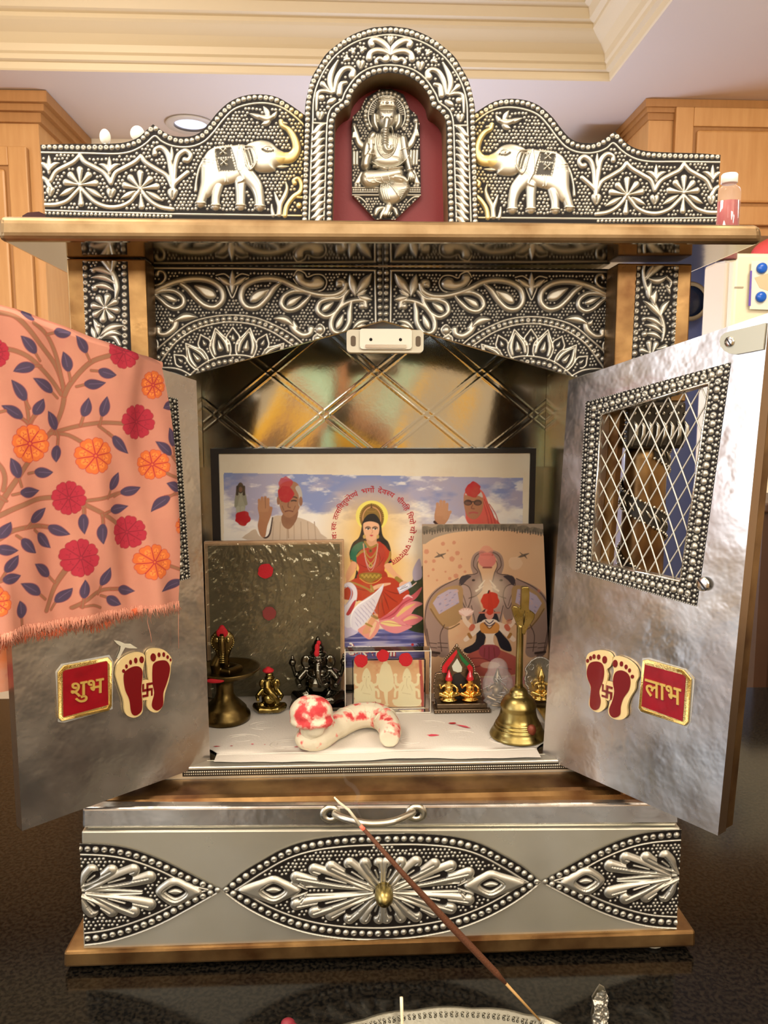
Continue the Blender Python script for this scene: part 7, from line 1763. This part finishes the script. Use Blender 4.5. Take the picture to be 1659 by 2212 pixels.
# match stick standing in the platter
a = PZ(869, 2216, ZP+.010); k_ = .00034
b = P(867, 2154, float(a[1])+.004)
tube('wooden_match', [tuple(a+np.array((0, 0, -.006))), tuple(a), tuple((a+b)/2), tuple(b)], [.00135]*4, mat('pale_wood', 'f0e2bc', 0, .6), None, n=6, label='pale wooden matchstick standing in the silver platter', cat='match')
c = PZ(622, 2211, ZP+.004)
blob('red_petal', [((c[0], c[1], ZP+.004), (.0055, .0045, .0038)), ((c[0]+.003, c[1]-.004, ZP+.0035), (.006, .004, .0033))], [], .0008, mat('rose_red', '7a1a28', 0, .6), None, label='dark red petal lying on the counter left of the platter', cat='petal')
# incense stick
a = PZ(1166, 2204, ZP+.012); tip = P(722, 1722, -.075)
TN = thing('incense_stick', 'burning brown incense stick leaning across the drawer front', 'incense stick', tuple(a))
def onl(px):  # parameter along the stick from its pixel x
    best = min(np.linspace(0, 1, 400), key=lambda s: abs(IW/2+FPX*(((a+(tip-a)*s)-CAM) @ RT)/(((a+(tip-a)*s)-CAM) @ FW)-px)); return a+(tip-a)*best
p1 = onl(1092); p2 = onl(786); p3 = onl(778)
sag = np.array((0, 0, -.0015))
tube('bamboo_end', [tuple(a), tuple(p1)], [.0008, .0012], mat('bamboo', 'a8824a', 0, .6), TN, n=8)
tube('incense_paste', [tuple(p1), tuple(p1*.93+p2*.07), tuple(p1*.6+p2*.4+sag), tuple(p1*.3+p2*.7+sag), tuple(p2)], [.0012, .0024, .0027, .0019, .0014], mat('brown_paste', '552d10', 0, .75, bump=.5, bscale=900), TN, n=12)
tube('glowing_tip', [tuple(p2), tuple(p3)], [.0015, .0013], mat('ember', 'e0705a', 0, .8, emis='ff5a3a', estr=.5), TN, n=10)
tube('ash', [tuple(p3), tuple(p3*.5+tip*.5+np.array((.001, 0, .001))), tuple(p3*.2+tip*.8), tuple(tip)], [.0013, .0011, .0010, .0006], mat('pale_ash', 'd9d0b4', 0, .9, bump=.6, bscale=900), TN, n=8)
# smoke wisp rising from the ember
M_SMO = bpy.data.materials.new('incense_smoke'); M_SMO.use_nodes = True; n = M_SMO.node_tree.nodes; l = M_SMO.node_tree.links
n.remove(n['Principled BSDF']); vs_ = n.new('ShaderNodeVolumePrincipled'); vs_.inputs['Color'].default_value = (.9, .88, .85, 1); vs_.inputs['Density'].default_value = 22; vs_.inputs['Anisotropy'].default_value = .3
l.new(vs_.outputs[0], n['Material Output'].inputs['Volume'])
sm = [P(x, y, -.070) for x, y in ((783, 1772), (772, 1752), (768, 1735), (774, 1718), (764, 1700), (748, 1688), (742, 1665), (752, 1640), (745, 1610))]
tube('smoke_wisp', [tuple(p) for p in crom(sm, 4)], [.0008+.0026*math.sin(math.pi*min(1, i/26)) for i in range(33)], M_SMO, TN, n=10, kind='stuff', flat=.5)

# ================================================================== BEHIND THE CREST
ZS = .590
yb_ = .11
c = P(1573, 440, yb_); k_ = (yb_+.6)/FPX*1.02
TBo = thing('liquid_bottle', 'small clear bottle of red liquid with white cap on right end of cornice', 'bottle', (c[0], yb_, ZS))
R = 24*k_; ztop = kz(1573, 376, yb_); zsh = kz(1573, 413, yb_); zlq = kz(1573, 437, yb_)
lathe('glass', [(R*.9, .0005), (R, .002), (R, zsh-ZS-.001), (R*.92, zsh-ZS+.002), (R*.55, zsh-ZS+.005), (R*.55, ztop-ZS-.008)], (c[0], yb_, ZS), mat('bottle_glass', 'f3e8dc', 0, .06, alpha=.14), TBo, n=24)
lathe('red_liquid', [(R*.86, .001), (R*.95, .002), (R*.95, zlq-ZS)], (c[0], yb_, ZS), mat('red_syrup', '8c0f24', 0, .08, coat=1), TBo, n=24)
lathe('white_cap', [(R*.62, ztop-ZS-.0085), (R*.68, ztop-ZS-.008), (R*.68, ztop-ZS-.001), (R*.6, ztop-ZS)], (c[0], yb_, ZS), mat('white_plastic', 'f2efe8', 0, .4), TBo, n=24)
bm = bmesh.new()
M_DISC = mat('ivory_disc', 'e9e4d2', 0, .5)
for px_, py_, rx_, ry_, lab in ((227, 296, 10.5, 15, 'upright white oval disc behind left wing of crest, left one'), (297, 289, 14, 15, 'upright white round disc behind left wing of crest, right one')):
    yy = .045; c = P(px_, py_, yy); k_ = (yy+.6)/FPX
    t = thing('white_disc_peg', lab, 'peg', (c[0], yy, ZS), 'white disc pegs behind the crest')
    lathe('disc', [(rx_*k_*.2, -.0018), (rx_*k_, -.001), (rx_*k_, .001), (rx_*k_*.2, .0018)], (c[0], yy, c[2]), M_DISC, t, axis='Y', n=24, sy=ry_/rx_)
    tube('stem', [(c[0]+.001, yy, ZS), (c[0], yy, c[2]-ry_*k_*.9)], .0014, M_DISC, t)
c = P(77, 462, .02)
bm = bmesh.new(); 
pts = [P(x, y, .03) for x, y in ((48, 466), (60, 459), (84, 457), (98, 463), (100, 470))]
fr = FY(.03); prism('maroon_cloth_corner', fr, [(p[0], max(p[2], ZS)) for p in pts]+[(pts[-1][0], ZS), (pts[0][0], ZS)], -.03, 0, mat('maroon_cloth', '3a1210', 0, .8), None, label='dark maroon cloth corner lying on left end of cornice', cat='cloth')

# ================================================================== PRINTED CLOTH HUNG OVER THE LEFT DOOR
WO = .0105
FC = Frame(FR_L.W(0, 0, WO), FR_L.eu, FR_L.ev)
zc = (0, 640, 460/1272)
def c4(p): return tuple(FC.uv(zc[0]+p[0]*zc[2], zc[1]+p[1]*zc[2]))
TCL = thing('printed_cloth', 'peach cotton cloth printed with red and orange flowers, hung over left door', 'cloth', tuple(FR_L.W(.1, .345, 0)))
uL = .182
S = Paint(FC, .016, uL+.001, .118, .40, .00046, hexc('be7f6a')); S.zoom(*zc)
S.noise_mix(60, 2, .4, .7, 'c4866e', .6)
STM, STO, LF = '8e6248', '9a4a38', '45374f'
def stem(pts, r): S.L(pts, r+3.2, STO); S.L(pts, r, STM)
def sleaf(bx, by, tx, ty):
    dx, dy = tx-bx, ty-by; L = math.hypot(dx, dy)
    stem([(bx-dx/L*62, by-dy/L*62+12), (bx-dx/L*25, by-dy/L*25+4), (bx, by)], 6)
    nx, ny = -dy/L, dx/L
    for c, k in (('7a3a50', 1.12), (LF, 1.0)):
        S.stroke([(bx+dx*t+nx*q, by+dy*t+ny*q) for t, q in ((0, 0), (.22, 2), (.45, 3), (.75, 0), (1, -4))], [17*k, 27*k, 26*k, 14*k, 1.5], 0, 4, col=hexc(c))
    S.stroke([(bx+dx*.1, by+dy*.1), (bx+dx*.85, by+dy*.85)], 1.6, 0, 0, col=hexc('63506e'))
def flower(cx, cy, r, kind, sx=1.0, rot=.2):
    co_, ci = (('a82430', 'd0682e') if kind else ('861a2c', 'a82438'))
    for ph in (0, 1):
        for k in range(8):
            a = rot+k*math.pi/4
            for d, rr, q in ((.58, .34, 0), (.80, .20, -.14), (.80, .20, .14)):
                S.dot(cx+sx*r*d*math.cos(a+q), cy+r*d*math.sin(a+q), r*rr*(1.10 if ph == 0 else .98), 0, col=hexc(co_ if ph == 0 else ci))
    S.dot(cx, cy, r*.5, 0, col=hexc(ci))
    if kind:
        for k in range(8):
            a = rot+k*math.pi/4; S.dot(cx+sx*r*.62*math.cos(a), cy+r*.62*math.sin(a), r*.17, 0, col=hexc('e6843a'))
    for k in range(8):
        a = rot+(k+.5)*math.pi/4; S.L([(cx+sx*r*.14*math.cos(a), cy+r*.14*math.sin(a)), (cx+sx*r*.80*math.cos(a), cy+r*.80*math.sin(a))], [3.5, 2.5], co_, 0)
        a -= math.pi/8
        for q in (-.16, .16): S.dot(cx+sx*r*.55*math.cos(a+q), cy+r*.55*math.sin(a+q), 3.6, 0, col=hexc(co_))
        S.L([(cx+sx*r*.55*math.cos(a), cy+r*.55*math.sin(a)), (cx+sx*r*.72*math.cos(a), cy+r*.72*math.sin(a))], 1.6, co_, 0)
    S.dot(cx, cy, r*.13, 0, col=hexc(co_)); S.dot(cx, cy, r*.07, 0, col=hexc(ci))
for pts, r in (([(-60, 90), (20, 98), (90, 120), (160, 190), (240, 290), (330, 400), (375, 500), (392, 590), (375, 690), (330, 780), (260, 860), (190, 960), (110, 1060), (40, 1170), (-10, 1280)], 12),
    ([(200, 160), (280, 230), (335, 340), (370, 470), (388, 560)], 10), ([(20, 315), (80, 322), (160, 360), (240, 430), (320, 510), (375, 585)], 11), ([(395, 590), (420, 530), (480, 450), (560, 385), (665, 350)], 12),
    ([(300, 820), (380, 800), (500, 768), (620, 755), (755, 762)], 10), ([(330, 820), (420, 830), (500, 880)], 9), ([(355, 830), (350, 880), (347, 915)], 8), ([(585, 775), (640, 815), (690, 855)], 8),
    ([(-60, 1350), (0, 1312), (100, 1255), (220, 1215), (340, 1200)], 12), ([(495, 1225), (600, 1205), (745, 1170)], 9), ([(500, 1240), (590, 1290), (700, 1355)], 11), ([(502, 1250), (505, 1290), (503, 1325)], 8), ([(595, 1300), (602, 1340), (603, 1380)], 8), ([(620, 1290), (670, 1275)], 6),
    ([(395, 1640), (345, 1740), (285, 1880)], 12), ([(430, 1860), (520, 1795), (620, 1752), (730, 1748)], 10), ([(470, 1850), (540, 1840), (600, 1860)], 6),
    ([(-60, 1480), (0, 1450), (80, 1395), (200, 1372), (325, 1385)], 11), ([(-40, 960), (10, 1030), (25, 1090), (18, 1160)], 9), ([(150, 610), (165, 700), (172, 770)], 8), ([(225, 690), (195, 730), (175, 775)], 8), ([(110, 720), (150, 745), (175, 775)], 8),
    ([(960, 1040), (1010, 1070), (1080, 1090)], 8), ([(985, 1600), (1070, 1630)], 9), ([(975, 1195), (1040, 1180), (1090, 1178)], 6)): stem(pts, r)
for a in ((195, 325, 125, 235), (510, 320, 462, 232), (345, 215, 435, 215), (410, 430, 385, 330), (605, 450, 685, 475), (520, 525, 628, 520), (300, 560, 195, 487), (180, 420, 80, 445), (140, 605, 72, 498), (115, 715, 8, 650), (210, 690, 258, 615), (330, 780, 290, 685), (500, 700, 530, 608), (610, 700, 640, 600), (345, 910, 335, 990), (685, 850, 762, 942), (95, 1065, 58, 965), (228, 1050, 318, 1055), (128, 1170, 240, 1165), (665, 1140, 715, 1055), (745, 1170, 845, 1145), (670, 1275, 775, 1258), (500, 1320, 500, 1420), (600, 1375, 603, 1478), (195, 1335, 285, 1270), (320, 1385, 415, 1425), (245, 1430, 315, 1510), (135, 1460, 208, 1535), (5, 1430, 62, 1350), (0, 1510, 100, 1520), (40, 1630, 105, 1548), (30, 1690, 120, 1670), (295, 1665, 207, 1595), (225, 1770, 125, 1712), (360, 1820, 432, 1745), (485, 1780, 498, 1690), (610, 1710, 655, 1620), (725, 1750, 820, 1770), (655, 1805, 725, 1845), (130, 1905, 122, 1820), (1000, 935, 932, 865), (985, 1205, 903, 1285), (1050, 1150, 985, 1112), (1070, 1705, 948, 1755), (1025, 880, 1010, 785), (1040, 650, 972, 665), (170, 95, 210, 135), (-20, 1180, -90, 1140), (-30, 700, -110, 740), (-40, 1700, -100, 1640)): sleaf(*a)
for a in ((178, 880, 112, 1), (560, 952, 108, 1), (822, 750, 104, 0), (915, 1005, 90, 1), (415, 1205, 100, 0), (775, 1412, 100, 0), (475, 1560, 112, 0), (912, 1585, 106, 1), (-30, 340, 85, 0), (-35, 1825, 90, 1), (-120, 1100, 100, 0)): flower(*a)
flower(735, 335, 98, 0, .9); flower(915, 530, 84, 1, .8); flower(1090, 1370, 60, 1)
edge = [(-260, -10), (-120, 5), (0, 32), (150, 78), (300, 130), (480, 195), (620, 255), (740, 300), (790, 325), (835, 345), (900, 352), (945, 365), (965, 400), (985, 500), (1010, 640), (1030, 800), (1045, 1000), (1055, 1200), (1065, 1500), (1070, 1700), (1072, 1842), (980, 1850), (860, 1868), (740, 1885), (600, 1905), (480, 1925), (380, 1950), (300, 1965), (150, 1985), (0, 2030), (-120, 2060), (-260, 2100)]
clip = [c4(p) for p in edge]; clip = [(min(u, uL), v) for u, v in clip]
def vtop(u):  # door top height
    return .3370+(u-.0017)*(.3774-.3370)/(.1600-.0017)
def folds(u, v):
    low = np.clip((.37-v)/.2, 0, 1)
    w = (.0010+.0030*low)*np.sin(u*105+v*14+.6)+(.0008+.0016*low)*np.sin(u*215-v*30+1.3)
    w += .0045*np.exp(-((u-.062-(.36-v)*.10)/.008)**2)*np.clip((v-.28)/.06, 0, 1)
    w -= .0090*np.clip((v-vtop(u)-.0005)/.006, 0, 1)**1.5
    w -= .010*np.clip((u-.163)/.018, 0, 1)**1.5
    return w
S.mesh('front_fall', M_CLO, TCL, clip=clip, w0=0, cv=folds, alpha=False)
# the fall on the far side of the door, hanging lower
FB = Frame(FR_L.W(0, 0, -.030), FR_L.eu, FR_L.ev)
S2 = Paint(FB, .08, .212, .10, .385, .0016, hexc('cf8e70')); S2.zoom(0, 1200, 460/1659)
S2.noise_mix(40, 2, .5, .7, 'd9763c', .8); S2.noise_mix(55, 12, .62, .68, '5a4060', .9); S2.noise_mix(45, 32, .62, .68, 'b03040', .9)
bl = FB.uv(12, 1505)
S2.mesh('back_fall', M_CLO, TCL, clip=[(.094, .356), (.209, .378), (.209, bl[1]), (bl[0]-.0, bl[1]), (.10, bl[1]+.004), (.094, bl[1]+.006)], cv=lambda u, v: .003*np.sin(u*120+v*20), alpha=False)
# top fold across the door's edge
bm = bmesh.new(); n_ = 60; rows = []
for i in range(n_+1):
    u = .0345+(uL-.0345)*i/n_; vt = vtop(u); r = []
    for k in range(7):
        a = math.pi*k/6; R_o = .5*(.002+min(.027, max(0, (.674*u-.0395)/.739))); r.append(bm.verts.new(tuple(FR_L.W(u, vt+.0045*math.sin(a)+.0008, .0020+.0026*(u < .056)-R_o+R_o*math.cos(a)))))
    rows.append(r)
for a, b in zip(rows, rows[1:]):
    for k in range(6): bm.faces.new((a[k], a[k+1], b[k+1], b[k]))
frombm('top_fold', bm, mat('peach_cotton', 'cf8e74', 0, .85), TCL, True)
# frayed hem
M_FRY = mat('frayed_threads', 'd4937a', 0, .9)
bm = bmesh.new(); rd = random.Random(12)
hem = [np.array(c4(p)) for p in ((1075, 1838), (980, 1846), (860, 1864), (740, 1882), (600, 1902), (480, 1922), (380, 1947), (300, 1962), (150, 1982), (0, 2027), (-120, 2058), (-200, 2080))]
hem = crom(hem, 8)
def wq(u, v): return float(folds(np.array([u]), np.array([v]))[0])
for q in range(760):
    t = rd.random()*(len(hem)-1.01); i = int(t); p = hem[i]+(hem[i+1]-hem[i])*(t-i)
    if p[0] > uL-.002: continue
    up = rd.uniform(0, .0025); w = wq(p[0], p[1]); L = rd.uniform(.003, .0095)*(1.35 if rd.random() < .15 else 1); sx = rd.uniform(-.0022, .0022); ww = rd.uniform(-.0015, .0025)
    addtube(bm, [tuple(FC.W(p[0], p[1]+up, w+.0004)), tuple(FC.W(p[0]+sx*.4, p[1]-L*.5, w+ww*.5)), tuple(FC.W(p[0]+sx*1.5, p[1]-L, w+ww))], [.00038, .00028, .00010], 3)
frombm('frayed_hem', bm, M_FRY, TCL, True, kind='stuff')
# second layer of hem peeping out below, orange and red
S3 = Paint(FC, .06, uL, .118, .175, .0009, hexc('e07d4c')); S3.zoom(*zc)
S3.noise_mix(90, 7, .5, .62, 'c8452f', .9); S3.noise_mix(110, 17, .62, .66, '4a3a55', .9); S3.noise_mix(80, 27, .5, .62, 'e8a078', .9)
lw = [c4(p) for p in ((860, 1860), (700, 1920), (590, 1960), (440, 1965), (330, 2000), (200, 2015), (100, 2030), (0, 2080), (-200, 2130), (-200, 1990), (150, 1960), (480, 1900))]
S3.mesh('under_hem', M_CLO, TCL, clip=[(min(u, uL-.001), v) for u, v in lw], w0=-.0038, cv=lambda u, v: .5*folds(u, v), alpha=False)
bm = bmesh.new()
lw2 = crom([np.array(x) for x in lw[:9]], 6)
for q in range(300):
    t = rd.random()*(len(lw2)-1.01); i = int(t); p = lw2[i]+(lw2[i+1]-lw2[i])*(t-i); 
    if p[0] > uL-.002: continue
    L = rd.uniform(.003, .008); sx = rd.uniform(-.002, .002)
    addtube(bm, [tuple(FC.W(p[0], p[1]+.001, -.0035)), tuple(FC.W(p[0]+sx*.5, p[1]-L*.5, -.003)), tuple(FC.W(p[0]+sx*1.4, p[1]-L, -.0025))], [.0004, .0003, .0001], 3)
frombm('under_fray', bm, mat('orange_threads', 'dd7048', 0, .9), TCL, True, kind='stuff')
for pts in ([(905, 1870), (895, 1950), (915, 2030), (920, 2075)], [(1082, 1850), (1080, 1960), (1082, 2110)], [(430, 1960), (462, 1985), (468, 2030)]):
    tube('loose_thread', [tuple(FC.W(*c4(p), -.004)) for p in pts], .00022, M_FRY, TCL, n=4)

# ================================================================== THE PHOTOGRAPHER (seen only as soft colour in the shrine's metal)
PX_, PY_ = -.04, -1.20
TPn = thing('person', 'person in yellow kurta and mint scarf holding up a phone, mirrored in the metal', 'person', (PX_, PY_, ZF))
def W3(a, b, c): return (PX_+a*1.1, PY_+b, ZF+(c-ZF)*1.13)
def W4(a, b, c): return (PX_+a, PY_+b, c+.045)
M_SKIN = mat('warm_skin', 'c98a64', 0, .5); M_YEL = mat('yellow_cotton', 'eab01c', 0, .8); M_MINT = mat('mint_scarf', 'b5dcc0', 0, .8); M_HAIR = mat('dark_hair', '17110e', 0, .5)
balls = [(W3(0, .01, .53), (.072, .088, .105)), (W3(0, .03, .485), (.055, .075, .06)), (W3(0, .098, .515), (.014, .018, .022)), (W3(-.075, .0, .52), (.012, .02, .03)), (W3(.075, .0, .52), (.012, .02, .03)),
         (W3(0, 0, .22), (.15, .10, .16)), (W3(0, 0, -.02), (.13, .10, .16))]
tubes = [([W3(0, 0, .30), W3(0, 0, .46)], [.055, .05]),
         ([W3(-.08, 0, -.1), W3(-.09, .01, -.45), W3(-.09, 0, -.84)], [.085, .06, .042]), ([W3(.08, 0, -.1), W3(.09, .01, -.45), W3(.09, 0, -.84)], [.085, .06, .042]),
         ([W3(-.09, 0, -.86), W3(-.09, .12, -.88)], [.04, .03]), ([W3(.09, 0, -.86), W3(.09, .12, -.88)], [.04, .03])]
for s_ in (-1, 1):
    hx_ = .082*s_
    tubes.append(([W3(.17*s_, 0, .31), W3(.245*s_, .08, .12), W4(.19*s_, .28, .27), W4(hx_+.035*s_, .46, .385)], [.05, .042, .034, .024]))
    balls.append((W4(hx_+.022*s_, .50, .425), (.018, .030, .040)))
    for k in range(4):
        zf_ = .392+k*.020; tubes.append(([W4(hx_+.024*s_, .50, zf_), W4(hx_+.018*s_, .545, zf_+.002), W4(hx_-.004*s_, .560, zf_+.002), W4(hx_-.022*s_*(1-.12*abs(k-1)), .557, zf_)], [.009, .0085, .0078, .0068]))
    tubes.append(([W4(hx_+.02*s_, .49, .400), W4(hx_+.0*s_, .515, .412), W4(hx_-.022*s_, .522, .420)], [.0105, .009, .0078]))
blob('body', balls, tubes, .0062, M_SKIN, TPn)
kb = [(W3(0, 0, .24), (.185, .125, .15)), (W3(0, 0, .05), (.16, .125, .18)), (W3(0, 0, -.16), (.19, .15, .2))]
kt = [([W3(0, 0, .1), W3(0, 0, -.45)], [.16, .235])]
for s_ in (-1, 1): kt.append(([W3(.14*s_, 0, .32), W3(.19*s_, .02, .26), W3(.243*s_, .08, .13)], [.075, .07, .062]))
blob('kurta', kb, kt, .014, M_YEL, TPn)
blob('scarf', [], [([W3(-.02, -.13, .20), W3(-.09, -.09, .40), W3(-.105, .06, .39), W3(-.08, .135, .28), W3(-.05, .150, .10), W3(-.03, .17, -.15), W3(-.02, .20, -.38)], [.04, .045, .045, .05, .055, .055, .05]),
                   ([W3(.03, -.13, .20), W3(.10, -.09, .40), W3(.11, .06, .39), W3(.13, .12, .28), W3(.12, .14, .15)], [.03, .03, .03, .028, .02])], .010, M_MINT, TPn)
blob('hair', [(W3(0, -.02, .575), (.086, .095, .085)), (W3(0, -.075, .46), (.075, .05, .12))], [], .009, M_HAIR, TPn)
for x_ in (-.028, .028):
    bm = bmesh.new(); addball(bm, W3(x_, .092, .54), (.013, .008, .007), 10); frombm('eye', bm, mat('eye_white', 'e8e0d8', 0, .3), TPn, True)
bm = bmesh.new(); addball(bm, W3(0, .098, .478), (.020, .008, .006), 10); frombm('lips', bm, mat('lips_red', 'a8463f', 0, .5), TPn, True)
TPh = thing('phone', 'dark phone held up in front of the mirrored person', 'phone', W4(.015, .545, .385))
box('phone_body', PX_-.075+.015, PX_+.075+.015, PY_+.534, PY_+.542, .430, .507, mat('phone_black', '0c0c0e', 0, .2), TPh, bev=.003)
print('TRIS', sum(len(o.data.polygons)*2 for o in scene.objects if o.type == 'MESH' and 'REMESH' not in [m.type for m in o.modifiers]))
